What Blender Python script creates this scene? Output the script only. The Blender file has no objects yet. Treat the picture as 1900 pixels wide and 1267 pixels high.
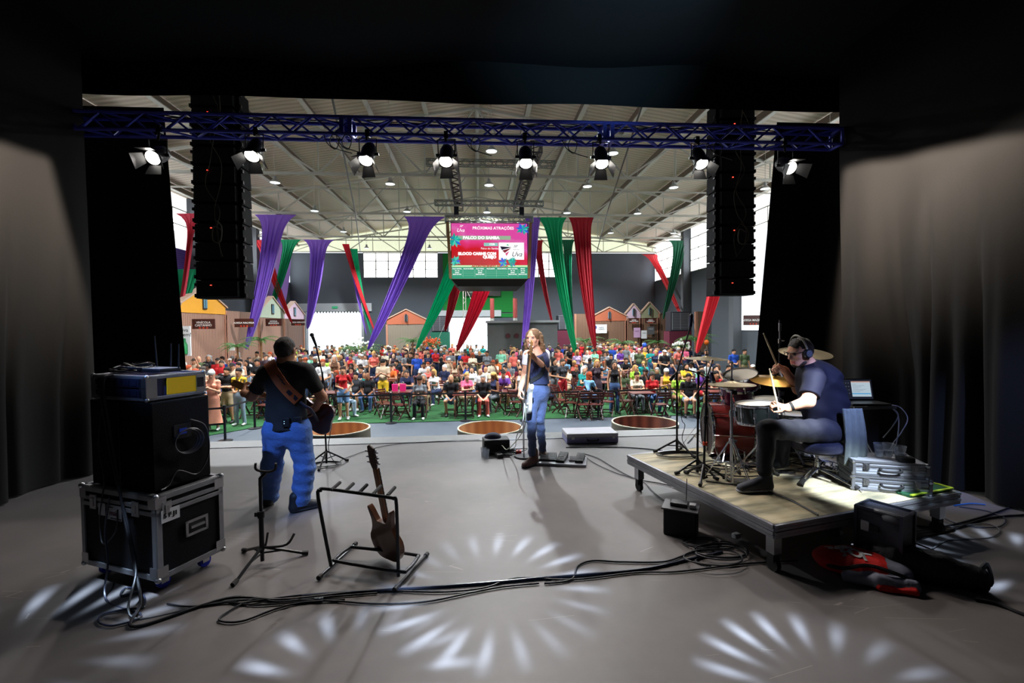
import bpy, math, random, zlib
import numpy as np
from mathutils import Vector, Matrix, Euler
PI = math.pi
R = math.radians
S = bpy.context.scene
COL = S.collection
# ---------------------------------------------------------------- camera (1900 x 1267 frame)
F, CZ, YAW, TILT, ROLL = 844.4, 1.75, R(4.2), R(1.7), R(-0.6)
cd = bpy.data.cameras.new('camera'); cam = bpy.data.objects.new('camera', cd); COL.objects.link(cam)
cd.sensor_width = 36; cd.lens = 36 * F / 1900; cd.clip_start = .05; cd.clip_end = 400
CM = Matrix.Rotation(-YAW, 3, 'Z') @ Matrix.Rotation(PI / 2 - TILT, 3, 'X') @ Matrix.Rotation(ROLL, 3, 'Z')
cam.matrix_world = Matrix.Translation((0, 0, CZ)) @ CM.to_4x4()
S.camera = cam
S.view_settings.view_transform = 'Standard'; S.view_settings.look = 'None'
S.view_settings.gamma = 1; S.view_settings.use_curve_mapping = False
S.view_settings.exposure = 0.0
S.cycles.max_bounces = 6; S.cycles.diffuse_bounces = 3; S.cycles.glossy_bounces = 3
S.cycles.transmission_bounces = 4; S.cycles.transparent_max_bounces = 8
S.cycles.sample_clamp_indirect = 4; S.cycles.caustics_reflective = False; S.cycles.caustics_refractive = False
S.cycles.use_denoising = True; S.cycles.use_light_tree = True
# ---------------------------------------------------------------- world: overcast bright day outside
W = bpy.data.worlds.new('world'); S.world = W; W.use_nodes = True
bg = W.node_tree.nodes['Background']; bg.inputs[0].default_value = (.86, .93, 1, 1); bg.inputs[1].default_value = 2.6

def ray(px, py):
    return CM @ Vector(((px - 950) / F, -(py - 633.5) / F, -1))
def atz(px, py, z=0):
    r = ray(px, py); t = (z - CZ) / r.z; return Vector((r.x * t, r.y * t, z))
def aty(px, py, Y):
    r = ray(px, py); t = Y / r.y; return Vector((r.x * t, Y, CZ + r.z * t))
def atx(px, py, X):
    r = ray(px, py); t = X / r.x; return Vector((X, r.y * t, CZ + r.z * t))

def aim(o, loc, target):
    o.location = loc
    o.rotation_euler = (Vector(target) - Vector(loc)).to_track_quat('-Z', 'Y').to_euler()
def spot(name, loc, target, power, size, blend, col, radius=.06, parent=None):
    l = bpy.data.lights.new(name, 'SPOT'); l.energy = power; l.spot_size = R(size); l.spot_blend = blend
    l.color = col; l.shadow_soft_size = radius
    o = bpy.data.objects.new(name, l); COL.objects.link(o); aim(o, loc, target); return o
# ---------------------------------------------------------------- materials
MATS = {}
def mat(name, c, rough=.6, metal=0., em=None, es=0., bump=0., bscale=40., var=0., vscale=6., alpha=1., trans=0., spec=.5, coat=0., sheen=0., sub=0.):
    if name in MATS: return MATS[name]
    m = bpy.data.materials.new(name); m.use_nodes = True; MATS[name] = m
    nt = m.node_tree; n = nt.nodes; p = n['Principled BSDF']
    if len(c) == 3: c = (*c, 1)
    p.inputs['Base Color'].default_value = c; p.inputs['Roughness'].default_value = rough
    p.inputs['Metallic'].default_value = metal; p.inputs['Specular IOR Level'].default_value = spec
    p.inputs['Coat Weight'].default_value = coat; p.inputs['Transmission Weight'].default_value = trans
    p.inputs['Alpha'].default_value = alpha; p.inputs['Sheen Weight'].default_value = sheen
    if em is not None:
        p.inputs['Emission Color'].default_value = (*em, 1); p.inputs['Emission Strength'].default_value = es
    if var or bump:
        tc = n.new('ShaderNodeTexCoord'); nz = n.new('ShaderNodeTexNoise'); nz.inputs['Scale'].default_value = vscale
        nz.inputs['Detail'].default_value = 5; nt.links.new(tc.outputs['Object'], nz.inputs['Vector'])
        if var:
            mx = n.new('ShaderNodeMix'); mx.data_type = 'RGBA'
            mx.inputs['A'].default_value = tuple(max(0, x * (1 - var)) for x in c[:3]) + (1,)
            mx.inputs['B'].default_value = tuple(min(1, x * (1 + var)) for x in c[:3]) + (1,)
            nt.links.new(nz.outputs['Fac'], mx.inputs['Factor']); nt.links.new(mx.outputs['Result'], p.inputs['Base Color'])
        if bump:
            nb = n.new('ShaderNodeTexNoise'); nb.inputs['Scale'].default_value = bscale; nb.inputs['Detail'].default_value = 3
            nt.links.new(tc.outputs['Object'], nb.inputs['Vector'])
            b = n.new('ShaderNodeBump'); b.inputs['Strength'].default_value = bump; b.inputs['Distance'].default_value = .02
            nt.links.new(nb.outputs['Fac'], b.inputs['Height']); nt.links.new(b.outputs['Normal'], p.inputs['Normal'])
    return m
def node(m, t, **kw):
    x = m.node_tree.nodes.new(t)
    for k, v in kw.items(): setattr(x, k, v)
    return x
def lk(m, a, b): m.node_tree.links.new(a, b)
def bands(name, c1, c2, axis='X', scale=1., rough=.5, bump=.3, noise=.0, mixc=.5, wave='SIN', metal=0):
    """stripes along one axis (corrugation, planks)"""
    if name in MATS: return MATS[name]
    m = mat(name, c1, rough, metal)
    p = m.node_tree.nodes['Principled BSDF']
    tc = node(m, 'ShaderNodeTexCoord'); w = node(m, 'ShaderNodeTexWave'); w.bands_direction = axis; w.wave_profile = wave
    w.inputs['Scale'].default_value = scale; w.inputs['Distortion'].default_value = noise; w.inputs['Detail Scale'].default_value = .4
    lk(m, tc.outputs['Object'], w.inputs['Vector'])
    mx = node(m, 'ShaderNodeMix', data_type='RGBA'); mx.inputs['A'].default_value = (*c1, 1); mx.inputs['B'].default_value = (*c2, 1)
    lk(m, w.outputs['Fac'], mx.inputs['Factor']); lk(m, mx.outputs['Result'], p.inputs['Base Color'])
    if bump:
        b = node(m, 'ShaderNodeBump'); b.inputs['Strength'].default_value = bump; b.inputs['Distance'].default_value = .03
        lk(m, w.outputs['Fac'], b.inputs['Height']); lk(m, b.outputs['Normal'], p.inputs['Normal'])
    return m
def srgb(r, g, b):
    f = lambda v: ((v / 255 + .055) / 1.055) ** 2.4 if v > 10 else v / 255 / 12.92
    return (f(r), f(g), f(b))
M = {}
M['black'] = mat('black_paint', (.007, .007, .009), .55, bump=.1, spec=.35)
M['blackmetal'] = mat('black_metal', (.015, .016, .02), .35, .3)
M['blackfab'] = mat('black_fabric', (.012, .012, .013), .9, bump=.3, bscale=200, sheen=.1)
M['rubber'] = mat('rubber', (.01, .01, .01), .7)
M['cable'] = mat('cable_black', (.012, .013, .018), .45)
M['chrome'] = mat('chrome', (.75, .76, .8), .16, 1, bump=.02)
M['steel'] = mat('steel', (.5, .51, .54), .35, 1, var=.15)
M['alu'] = mat('aluminium_edge', (.3, .31, .34), .42, .8, var=.2, vscale=15)
M['white'] = mat('white_plastic', (.75, .76, .78), .5, var=.05)
M['wood'] = mat('brown_wood', (.28, .14, .06), .5, var=.3)
# ---------------------------------------------------------------- mesh builder
def basis(d):
    d = Vector(d).normalized(); up = Vector((0, 0, 1)) if abs(d.z) < .95 else Vector((1, 0, 0))
    x = up.cross(d).normalized(); return x, d.cross(x), d
class MB:
    def __init__(s): s.v = []; s.f = []; s.m = []; s.mi = 0; s.mx = None
    def use(s, i): s.mi = i; return s
    def add(s, vs, fs):
        o = len(s.v)
        if s.mx is not None: vs = [s.mx @ Vector(v) for v in vs]
        s.v += [tuple(v) for v in vs]; s.f += [tuple(i + o for i in f) for f in fs]; s.m += [s.mi] * len(fs); return s
    def box(s, c, d, rz=0, rot=None):
        x, y, z = d[0] / 2, d[1] / 2, d[2] / 2; q = rot or Matrix.Rotation(rz, 3, 'Z'); c = Vector(c)
        vs = [c + q @ Vector((a * x, b * y, e * z)) for a in (-1, 1) for b in (-1, 1) for e in (-1, 1)]
        return s.add(vs, [(0, 1, 3, 2), (4, 6, 7, 5), (0, 4, 5, 1), (2, 3, 7, 6), (0, 2, 6, 4), (1, 5, 7, 3)])
    def bar(s, a, b, w, h=None):
        a = Vector(a); b = Vector(b); h = h or w; x, y, d = basis(b - a)
        return s.box((a + b) / 2, (w, h, (b - a).length), rot=Matrix((x, y, d)).transposed())
    def cyl(s, a, b, r0, r1=None, n=12, caps=True):
        r1 = r0 if r1 is None else r1; a = Vector(a); b = Vector(b); x, y, d = basis(b - a); vs = []
        for p, r in ((a, r0), (b, r1)):
            vs += [p + (x * math.cos(2 * PI * i / n) + y * math.sin(2 * PI * i / n)) * r for i in range(n)]
        fs = [(i, (i + 1) % n, n + (i + 1) % n, n + i) for i in range(n)]
        if caps: fs += [tuple(range(n - 1, -1, -1)), tuple(range(n, 2 * n))]
        return s.add(vs, fs)
    def tube(s, pts, r, n=6, closed=False, smooth=0, caps=True):
        P = [Vector(p) for p in pts]
        if smooth: P = catmull(P, smooth, closed)
        rr = r if isinstance(r, (list, tuple)) else None
        vs = []; L = len(P); px = None
        for i, p in enumerate(P):
            d = (P[(i + 1) % L] - P[i - 1]) if closed or 0 < i < L - 1 else (P[1] - P[0] if i == 0 else P[-1] - P[-2])
            if d.length < 1e-9: d = Vector((0, 0, 1))
            d.normalize()
            if px is None: px = basis(d)[0]
            px = (px - d * px.dot(d))
            if px.length < 1e-6: px = basis(d)[0]
            px.normalize(); py = d.cross(px)
            q = (rr[min(int(i * (len(rr) - 1) / max(L - 1, 1) + .5), len(rr) - 1)] if rr else r)
            vs += [p + (px * math.cos(2 * PI * k / n) + py * math.sin(2 * PI * k / n)) * q for k in range(n)]
        fs = [(i * n + k, i * n + (k + 1) % n, (i + 1) % L * n + (k + 1) % n, (i + 1) % L * n + k) for i in range(L if closed else L - 1) for k in range(n)]
        if not closed and caps: fs += [tuple(range(n - 1, -1, -1)), tuple(range((L - 1) * n, L * n))]
        return s.add(vs, fs)
    def lathe(s, prof, c=(0, 0, 0), n=24, axis=(0, 0, 1)):
        """prof: (radius, height) pairs along axis from c"""
        x, y, d = basis(axis); c = Vector(c); vs = []
        for r, h in prof: vs += [c + d * h + (x * math.cos(2 * PI * k / n) + y * math.sin(2 * PI * k / n)) * max(r, 1e-4) for k in range(n)]
        fs = [(i * n + k, i * n + (k + 1) % n, (i + 1) * n + (k + 1) % n, (i + 1) * n + k) for i in range(len(prof) - 1) for k in range(n)]
        return s.add(vs, fs)
    def ball(s, c, r, n=12, rot=None):
        r = (r, r, r) if not hasattr(r, '__len__') else r; c = Vector(c); q = rot or Matrix.Identity(3); vs = []; h = n // 2
        for i in range(h + 1):
            a = PI * i / h
            for k in range(n):
                t = 2 * PI * k / n; vs.append(c + q @ Vector((r[0] * math.sin(a) * math.cos(t), r[1] * math.sin(a) * math.sin(t), r[2] * math.cos(a))))
        return s.add(vs, [(i * n + k, (i + 1) * n + k, (i + 1) * n + (k + 1) % n, i * n + (k + 1) % n) for i in range(h) for k in range(n)])
    def prism(s, pts, t, o=(0, 0, 0), ux=(1, 0, 0), uy=(0, 0, 1)):
        """outline in plane (ux,uy), thickness t along ux x uy, centred"""
        ux = Vector(ux); uy = Vector(uy); w = ux.cross(uy).normalized() * t / 2; o = Vector(o); n = len(pts)
        a = [o + ux * x + uy * y for x, y in pts]
        return s.add([p - w for p in a] + [p + w for p in a], [tuple(range(n - 1, -1, -1)), tuple(range(n, 2 * n))] + [(i, (i + 1) % n, n + (i + 1) % n, n + i) for i in range(n)])
    def grid(s, fn, nu, nv):
        vs = [fn(i / nu, j / nv) for j in range(nv + 1) for i in range(nu + 1)]
        return s.add(vs, [(j * (nu + 1) + i, j * (nu + 1) + i + 1, (j + 1) * (nu + 1) + i + 1, (j + 1) * (nu + 1) + i) for j in range(nv) for i in range(nu)])
    def quad(s, a, b, c, d): return s.add([a, b, c, d], [(0, 1, 2, 3)])
    def mesh(s, name, mats, smooth=False):
        me = bpy.data.meshes.new(name); me.from_pydata(s.v, [], s.f)
        for m in (mats if isinstance(mats, (list, tuple)) else [mats]): me.materials.append(m)
        if max(s.m, default=0) > 0: me.polygons.foreach_set('material_index', s.m)
        me.update()
        if smooth: me.polygons.foreach_set('use_smooth', [True] * len(me.polygons)); me.set_sharp_from_angle(angle=R(40 if smooth is True else smooth))
        return me
    def build(s, name, mats, parent=None, smooth=True, bevel=0, loc=None, solid=0):
        """loc: origin; vertices are given in the parent's (or the world's) frame. parent with 'wo' set: vertices in world"""
        wo = None if parent is None else parent if parent.get('_wo') else parent.parent if parent.parent is not None and parent.parent.get('_wo') else None
        if wo is not None and loc is None:
            inv = wo.matrix_basis.inverted(); s.v = [tuple(inv @ Vector(v)) for v in s.v]
        if loc is not None: s.v = [tuple(Vector(v) - Vector(loc)) for v in s.v]
        o = bpy.data.objects.new(name, s.mesh(name, mats, smooth)); COL.objects.link(o)
        if loc is not None: o.location = loc
        if parent is not None: o.parent = parent
        if solid: q = o.modifiers.new('solid', 'SOLIDIFY'); q.thickness = solid; q.offset = 0
        if bevel: q = o.modifiers.new('bevel', 'BEVEL'); q.width = bevel; q.segments = 2; q.limit_method = 'ANGLE'
        return o
def catmull(P, k, closed=False):
    out = []; L = len(P)
    for i in range(L if closed else L - 1):
        a, b, c, d = (P[(i - 1) % L] if closed or i else P[0]), P[i], P[(i + 1) % L], (P[(i + 2) % L] if closed or i + 2 < L else P[-1])
        for j in range(k):
            t = j / k; out.append(.5 * ((2 * b) + (c - a) * t + (2 * a - 5 * b + 4 * c - d) * t * t + (3 * b - a - 3 * c + d) * t ** 3))
    if not closed: out.append(P[-1])
    return out
def tag(o, label=None, cat=None, group=None, kind=None):
    for k, v in (('label', label), ('category', cat), ('group', group), ('kind', kind)):
        if v: o[k] = v
    return o
def thing(name, label, cat, loc=(0, 0, 0), rz=0, group=None, world=False):
    o = bpy.data.objects.new(name, None); COL.objects.link(o); o.location = loc; o.rotation_euler = (0, 0, rz)
    o.matrix_basis = Matrix.Translation(loc) @ Matrix.Rotation(rz, 4, 'Z'); o.empty_display_size = .1
    if world: o['_wo'] = 1
    return tag(o, label, cat, group)
def dup(root, loc=None, rz=None, label=None, group=None, name=None):
    r = root.copy(); COL.objects.link(r)
    if loc is not None: r.location = loc
    if rz is not None: r.rotation_euler = (0, 0, rz)
    if label: r['label'] = label
    if group: r['group'] = group
    for ch in root.children:
        c = ch.copy(); COL.objects.link(c); c.parent = r
        for g in ch.children:
            d = g.copy(); COL.objects.link(d); d.parent = c
    return r
def struct(o): o['kind'] = 'structure'; return o
def text(name, body, size, loc, rot, m, parent=None, align='CENTER', ext=.001, bold=0.0, sx=1., shear=0.):
    c = bpy.data.curves.new(name, 'FONT'); c.body = body; c.size = size; c.align_x = align; c.align_y = 'CENTER'; c.extrude = ext; c.offset = bold; c.shear = shear
    c.resolution_u = 3
    t = bpy.data.objects.new(name, c); me = bpy.data.meshes.new_from_object(t); bpy.data.objects.remove(t); bpy.data.curves.remove(c)
    me.materials.clear(); me.materials.append(m)
    o = bpy.data.objects.new(name, me); COL.objects.link(o); o.location = loc; o.rotation_euler = rot; o.scale = (sx, 1, 1)
    if parent is not None: o.parent = parent
    return o
# ---------------------------------------------------------------- stage lighting (each beam leaves a fixture built further down)
WARM = (1, .91, .84)
PARS = []   # (lens position, target)
for i, (px, py) in enumerate([(283, 293), (467, 290), (678, 298), (827, 300), (976, 303), (1117, 304), (1302, 305), (1467, 312)]):
    p = aty(px, py, 5.75)
    tx = [-3.7, -2.7, -1.9, -.6, .5, 1.4, 2.9, 4.0][i]; ty = [1.0, 2.9, 3.2, 3.0, 3.1, 3.2, 3.0, 1.0][i]
    PARS.append((p, Vector((tx, ty, .0 if 0 < i < 7 else .6))))
for i, (p, t) in enumerate(PARS):
    d = (t - p).normalized()
    spot('par_lamp', p + d * .03, t, [110, 50, 66, 96, 270, 90, 52, 110][i], [80, 80, 84, 84, 84, 84, 80, 80][i], .35 if 0 < i < 7 else .12, WARM, .07)
HEADS = []  # moving heads on the rear truss: (position, target, power, cone, colour, gobo petals)
def head_light(pos, target, power, size, col, petals=0, blend=.3, seed=0):
    HEADS.append((Vector(pos), Vector(target)))
    d = (Vector(target) - Vector(pos)).normalized(); o = spot('moving_head_lamp', Vector(pos) + d * .03, target, power, size, blend, col, .02 if petals else .05)
    if petals:
        l = o.data; l.use_nodes = True; nt = l.node_tree; n = nt.nodes; em_ = n['Emission']
        tc = n.new('ShaderNodeTexCoord'); sp = n.new('ShaderNodeSeparateXYZ'); nt.links.new(tc.outputs['Normal'], sp.inputs[0])
        def mm(op, a, b=None, c=None):
            x = n.new('ShaderNodeMath'); x.operation = op
            for i, v in enumerate((a, b, c)):
                if v is None: continue
                if isinstance(v, (int, float)): x.inputs[i].default_value = v
                else: nt.links.new(v, x.inputs[i])
            return x.outputs[0]
        z = mm('ABSOLUTE', sp.outputs['Z']); u = mm('DIVIDE', sp.outputs['X'], z); v = mm('DIVIDE', sp.outputs['Y'], z)
        r = mm('DIVIDE', mm('SQRT', mm('ADD', mm('MULTIPLY', u, u), mm('MULTIPLY', v, v))), math.tan(R(size / 2)))
        th = mm('ADD', mm('ARCTAN2', v, u), seed * .37)
        # every petal: an elongated soft blob, slightly swirled, some dimmer than others
        c = mm('COSINE', mm('ADD', mm('MULTIPLY', th, petals), mm('MULTIPLY', r, 2.2)))
        a = mm('POWER', mm('MAXIMUM', mm('MULTIPLY', mm('ADD', c, .15), .87), 0), 1.6)
        rr = mm('DIVIDE', mm('SUBTRACT', r, .74), .19); rad = mm('EXPONENT', mm('MULTIPLY', mm('MULTIPLY', rr, rr), -1.4))
        dim = mm('ADD', .62, mm('MULTIPLY', mm('SINE', mm('ADD', mm('MULTIPLY', th, 2), seed)), .38))
        s = mm('ADD', mm('MULTIPLY', mm('MULTIPLY', a, rad), dim), .012)
        nt.links.new(s, em_.inputs['Strength'])
    return o
def door_light(pos, target, power, planes, col=(1, .84, .7)):
    """spot whose beam is cropped by barn doors: planes (a, b, c, soft) keep a*u + b*v < c"""
    HEADS.append((Vector(pos), Vector(target))); d = (Vector(target) - Vector(pos)).normalized()
    o = spot('shuttered_lamp', Vector(pos) + d * .03, target, power, 100, .5, col, .03); l = o.data; l.use_nodes = True; nt = l.node_tree; n = nt.nodes
    tc = n.new('ShaderNodeTexCoord'); sp = n.new('ShaderNodeSeparateXYZ'); nt.links.new(tc.outputs['Normal'], sp.inputs[0]); out = None
    def mm(op, a, b=None):
        x = n.new('ShaderNodeMath'); x.operation = op
        for i, v in enumerate((a, b)):
            if v is None: continue
            if isinstance(v, (int, float)): x.inputs[i].default_value = v
            else: nt.links.new(v, x.inputs[i])
        return x.outputs[0]
    z = mm('ABSOLUTE', sp.outputs['Z']); u = mm('DIVIDE', sp.outputs['X'], z); v = mm('DIVIDE', sp.outputs['Y'], z)
    for a, b, c, s_ in planes:
        e = mm('SUBTRACT', c, mm('ADD', mm('MULTIPLY', u, a), mm('MULTIPLY', v, b))); r = n.new('ShaderNodeMapRange'); r.interpolation_type = 'SMOOTHSTEP'; r.inputs['From Min'].default_value = 0; r.inputs['From Max'].default_value = s_; nt.links.new(e, r.inputs['Value'])
        out = r.outputs[0] if out is None else mm('MULTIPLY', out, r.outputs[0])
    nt.links.new(out, n['Emission'].inputs['Strength'])
BW = (.6, .77, 1.0)
for k, (px, py, sz) in enumerate([(915, 1092, 20), (1568, 1300, 17), (-10, 1235, 22), (655, 1262, 17), (1905, 1050, 18)]):
    t = atz(px, py); head_light((t.x * .86, t.y - .5 if t.y < 3 else t.y - 1.0, 4.55), t, [5200, 6000, 4200, 4200, 3600][k], sz, BW, [20, 18, 18, 16, 18][k], .1, k * 1.7)
head_light((.1, .2, 4.5), (.66, 5.67, .78), 8000, 5.5, (.62, .78, 1.0), 0, .7)
head_light((-.7, .4, 4.5), (.62, 5.67, 1.5), 3000, 7, (.85, .86, 1.0), 0, .8)
head_light((-2.6, .6, 4.5), (-1.9, 4.5, .42), 1100, 12.5, (.25, .45, 1.0), 0, .8)
head_light((2.9, .0, 4.5), tuple(aty(1540, 745, 3.8)), 3400, 11, (.38, .48, 1.0), 0, .9)
head_light((2.6, .5, 4.5), tuple(aty(1478, 738, 3.72)), 6500, 8, (.85, .92, 1.0), 0, .6)
head_light((4.3, 1.0, 4.5), (4.75, 4.3, .5), 1100, 18, (.35, .45, 1.0), 0, .9)
head_light((2.2, 2.3, 4.3), (1.9, 4.6, 5.3), 700, 50, (.35, .7, 1.0), 0, 1)
door_light((1.6, 2.2, 4.9), (4.98, 4.9, 2.2), 15000, [(-1, 0, .18, .03), (.47, 1, .31, .035), (1, -.4, .36, .5), (-.2, -1, .16, .5)])
door_light((-1.6, 2.6, 4.9), (-4.83, 5.0, 2.2), 8000, [(1, .13, .17, .03), (-.36, 1, .32, .035), (-1, -.4, .5, .6), (.1, -1, .2, .5)])
head_light((3.4, .4, 4.5), tuple(atz(1618, 893, .5)), 5200, 9, (.75, .86, 1.0), 0, .5)
# ================================================================ THE HALL
ZF = -1.1           # hall floor below the stage floor
XW, YB = 14.3, 36.0 # side walls, back wall
ZC, ZE, ZR = 7.7, 8.3, 10.6
def roofz(x): return ZR - (ZR - ZE) * abs(x) / XW
M['turf'] = mat('green_turf', srgb(22, 80, 34), .95, bump=.6, bscale=120, var=.35, vscale=2.5)
M['hallfloor'] = mat('grey_floor', srgb(66, 74, 84), .6, var=.12, vscale=3)
M['wallgrey'] = mat('grey_wall_paint', srgb(82, 88, 96), .85, var=.07, vscale=.6, bump=.05)
M['wallgreen'] = mat('green_wall_paint', srgb(4, 122, 44), .8, var=.05, vscale=.8)
M['wallpurple'] = bands('purple_corrugated', srgb(84, 44, 150), srgb(64, 30, 128), 'Z', 3, .6, .4)
M['roofsheet'] = bands('roof_sheet', srgb(232, 218, 202), srgb(206, 190, 172), 'Y', 1.3, .75, .5, 1.2)
M['steelwhite'] = mat('white_painted_steel', srgb(196, 194, 184), .55, var=.1, vscale=1.5)
M['pane'] = mat('daylit_pane', (.8, .85, .9), .4, em=(.93, .97, 1), es=5)
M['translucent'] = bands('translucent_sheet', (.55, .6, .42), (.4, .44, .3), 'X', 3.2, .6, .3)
q_ = M['translucent'].node_tree.nodes['Principled BSDF']; q_.inputs['Emission Color'].default_value = (.95, 1, .74, 1); q_.inputs['Emission Strength'].default_value = .8  # emission stands in for daylight behind the gable sheets
M['corrwhite'] = bands('white_corrugated_glow', (.72, .75, .78), (.5, .53, .56), 'Z', 2.6, .6, .5)
M['corrwhite'].node_tree.nodes['Principled BSDF'].inputs['Emission Color'].default_value = (.93, .97, 1, 1); M['corrwhite'].node_tree.nodes['Principled BSDF'].inputs['Emission Strength'].default_value = 1.1  # sheet glows in place of daylight, which also brightens the roof
M['doorframe'] = mat('door_header_white', srgb(186, 192, 196), .6, var=.05)

f = MB(); f.box((0, 20, ZF - .1), (60, 50, .2)); struct(f.build('floor', M['hallfloor']))
# ground outside behind the doors
f = MB(); f.box((0, 56, ZF - .12), (60, 22, .2)); struct(f.build('ground_outside', mat('sunlit_ground', (.8, .8, .78), .9, var=.1)))
f = MB()
f.prism([(-14, 12.6), (-7.6, 12.6), (-6.4, 14.0), (14.2, 14.0), (14.2, 35.8), (-14.2, 35.8)], .02, (0, 0, ZF + .01), (1, 0, 0), (0, 1, 0))
tag(f.build('artificial_turf', M['turf']), 'green artificial turf laid over the hall floor under the crowd', 'turf', kind='stuff')

def wall_with_holes(name, x0, x1, z0, z1, holes, Y, m, t=.2):
    """wall in the plane y=Y made of boxes around rectangular holes (x0,x1,z0,z1)"""
    xs = sorted({x0, x1, *[h[0] for h in holes], *[h[1] for h in holes]}); b = MB()
    for a, c in zip(xs, xs[1:]):
        hs = sorted([(h[2], h[3]) for h in holes if h[0] <= a and h[1] >= c]); z = z0
        for lo, hi in hs:
            if lo > z: b.box(((a + c) / 2, Y + t / 2, (z + lo) / 2), (c - a, t, lo - z))
            z = hi
        if z1 > z: b.box(((a + c) / 2, Y + t / 2, (z + z1) / 2), (c - a, t, z1 - z))
    return struct(b.build(name, m, smooth=False))
dL = (-13.1, -9.0, ZF, 3.15); dC = (-2.3, .95, ZF, 2.6); wL = (-8.8, -3.1, 5.75, 7.65); wR = (3.15, 6.5, 5.75, 7.65)
gx0, gx1 = -2.7, 2.75
wall_with_holes('wall_back', -XW, XW, ZF, ZC - .05, [dL, dC, wL, wR], YB, M['wallgrey'])
b = MB(); b.box(((gx0 + gx1) / 2, YB - .03, (3.0 + ZC - .1) / 2), (gx1 - gx0, .06, ZC - .1 - 3.0)); b.box((gx0 + .17, YB - .03, 1.0), (.34, .06, 4.1)); b.box((1.9, YB - .03, 2.76), (1.7, .06, .3))
struct(b.build('wall_back_green', M['wallgreen'], smooth=False))
# gable over the back wall: translucent sheets
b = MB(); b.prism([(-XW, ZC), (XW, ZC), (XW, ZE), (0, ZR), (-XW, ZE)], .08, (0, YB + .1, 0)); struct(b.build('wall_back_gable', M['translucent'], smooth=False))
# side walls with a window band and columns
def side(sx, nm):
    b = MB(); X = sx * XW
    b.box((X + sx * .1, (YB - 6) / 2, (ZF + 5.4) / 2), (.2, YB + 6, 5.4 - ZF)); b.box((X + sx * .1, 0, 6.5), (.2, 12, 2.3)); struct(b.build('wall_' + nm, M['wallgrey'], smooth=False))
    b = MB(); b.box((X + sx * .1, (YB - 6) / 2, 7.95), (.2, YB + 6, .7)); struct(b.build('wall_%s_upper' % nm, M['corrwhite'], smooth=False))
    k = 0
    for y0, y1 in ((6, 11.7), (12.3, 17.7), (18.3, 23.7), (24.3, 29.7), (30.3, 35.7)):
        k += 1
        w = MB(); w.quad((X, y0, 5.4), (X, y1, 5.4), (X, y1, 7.6), (X, y0, 7.6))
        o = struct(w.build('window_%s_%d' % (nm, k), M['pane'], smooth=False))
        fr = MB()
        for i in range(6): fr.box((X - sx * .03, y0 + (y1 - y0) * i / 5, 6.5), (.06, .06, 2.2))
        for i in range(4): fr.box((X - sx * .03, (y0 + y1) / 2, 5.4 + 2.2 * i / 3), (.06, y1 - y0, .05))
        fr.build('window_frame', M['steelwhite'], o)
    for i, y in enumerate((12, 18, 24, 30)):
        b = MB(); b.box((X - sx * .25, y, (ZF + ZE) / 2), (.5, .45, ZE - ZF)); struct(b.build('column_%s_%d' % (nm, i + 1), mat('column_paint', srgb(92, 96, 102), .8, var=.06)))
side(-1, 'left'); side(1, 'right')
# the near left bay and the near right bay are glowing corrugated sheet, seen past the speaker hangs
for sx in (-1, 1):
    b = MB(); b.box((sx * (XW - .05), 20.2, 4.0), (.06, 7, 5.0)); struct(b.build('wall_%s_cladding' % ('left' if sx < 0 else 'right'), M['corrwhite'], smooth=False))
b = MB(); b.box((-XW + .05, 21, 3.5), (.08, 9.5, 4.4)); struct(b.build('wall_left_purple', M['wallpurple'], smooth=False))
# windows in the back wall
for i, w in enumerate((wL, wR)):
    b = MB(); b.quad((w[0], YB + .1, w[2]), (w[1], YB + .1, w[2]), (w[1], YB + .1, w[3]), (w[0], YB + .1, w[3])); o = struct(b.build('window_back_%d' % (i + 1), M['pane'], smooth=False))
    fr = MB(); n = 6 if i == 0 else 4
    for k in range(n + 1): fr.box((w[0] + (w[1] - w[0]) * k / n, YB + .05, (w[2] + w[3]) / 2), (.08, .06, w[3] - w[2]))
    for k in range(4): fr.box(((w[0] + w[1]) / 2, YB + .05, w[2] + (w[3] - w[2]) * k / 3), (w[1] - w[0], .06, .06))
    fr.build('window_frame', M['steelwhite'], o)
# door openings: header panels and frames
for i, d in enumerate((dL, dC)):
    b = MB(); b.box(((d[0] + d[1]) / 2, YB - .08, d[3] + .32), (d[1] - d[0] + (1.6 if i == 0 else 1.7), .16, .62 if i == 0 else .5))
    b.box((d[0] - .08, YB - .05, (ZF + d[3]) / 2), (.16, .14, d[3] - ZF)); b.box((d[1] + .08, YB - .05, (ZF + d[3]) / 2), (.16, .14, d[3] - ZF))
    if i == 0:
        for k in range(18): b.prism([(-.09, 0), (.09, 0), (0, -.16)], .05, (d[0] + .12 + k * .226, YB - .06, d[3]))
    o = struct(b.build('door_%d' % (i + 1), M['doorframe'], smooth=False))
    g = MB(); g.box(((d[0] + d[1]) / 2 + .1, YB - .18, d[3] + .32), (.42, .05, .18)); g.build('exit_sign', mat('exit_green', srgb(20, 110, 70), .5, em=(.1, .7, .35), es=.35), o)
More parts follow.
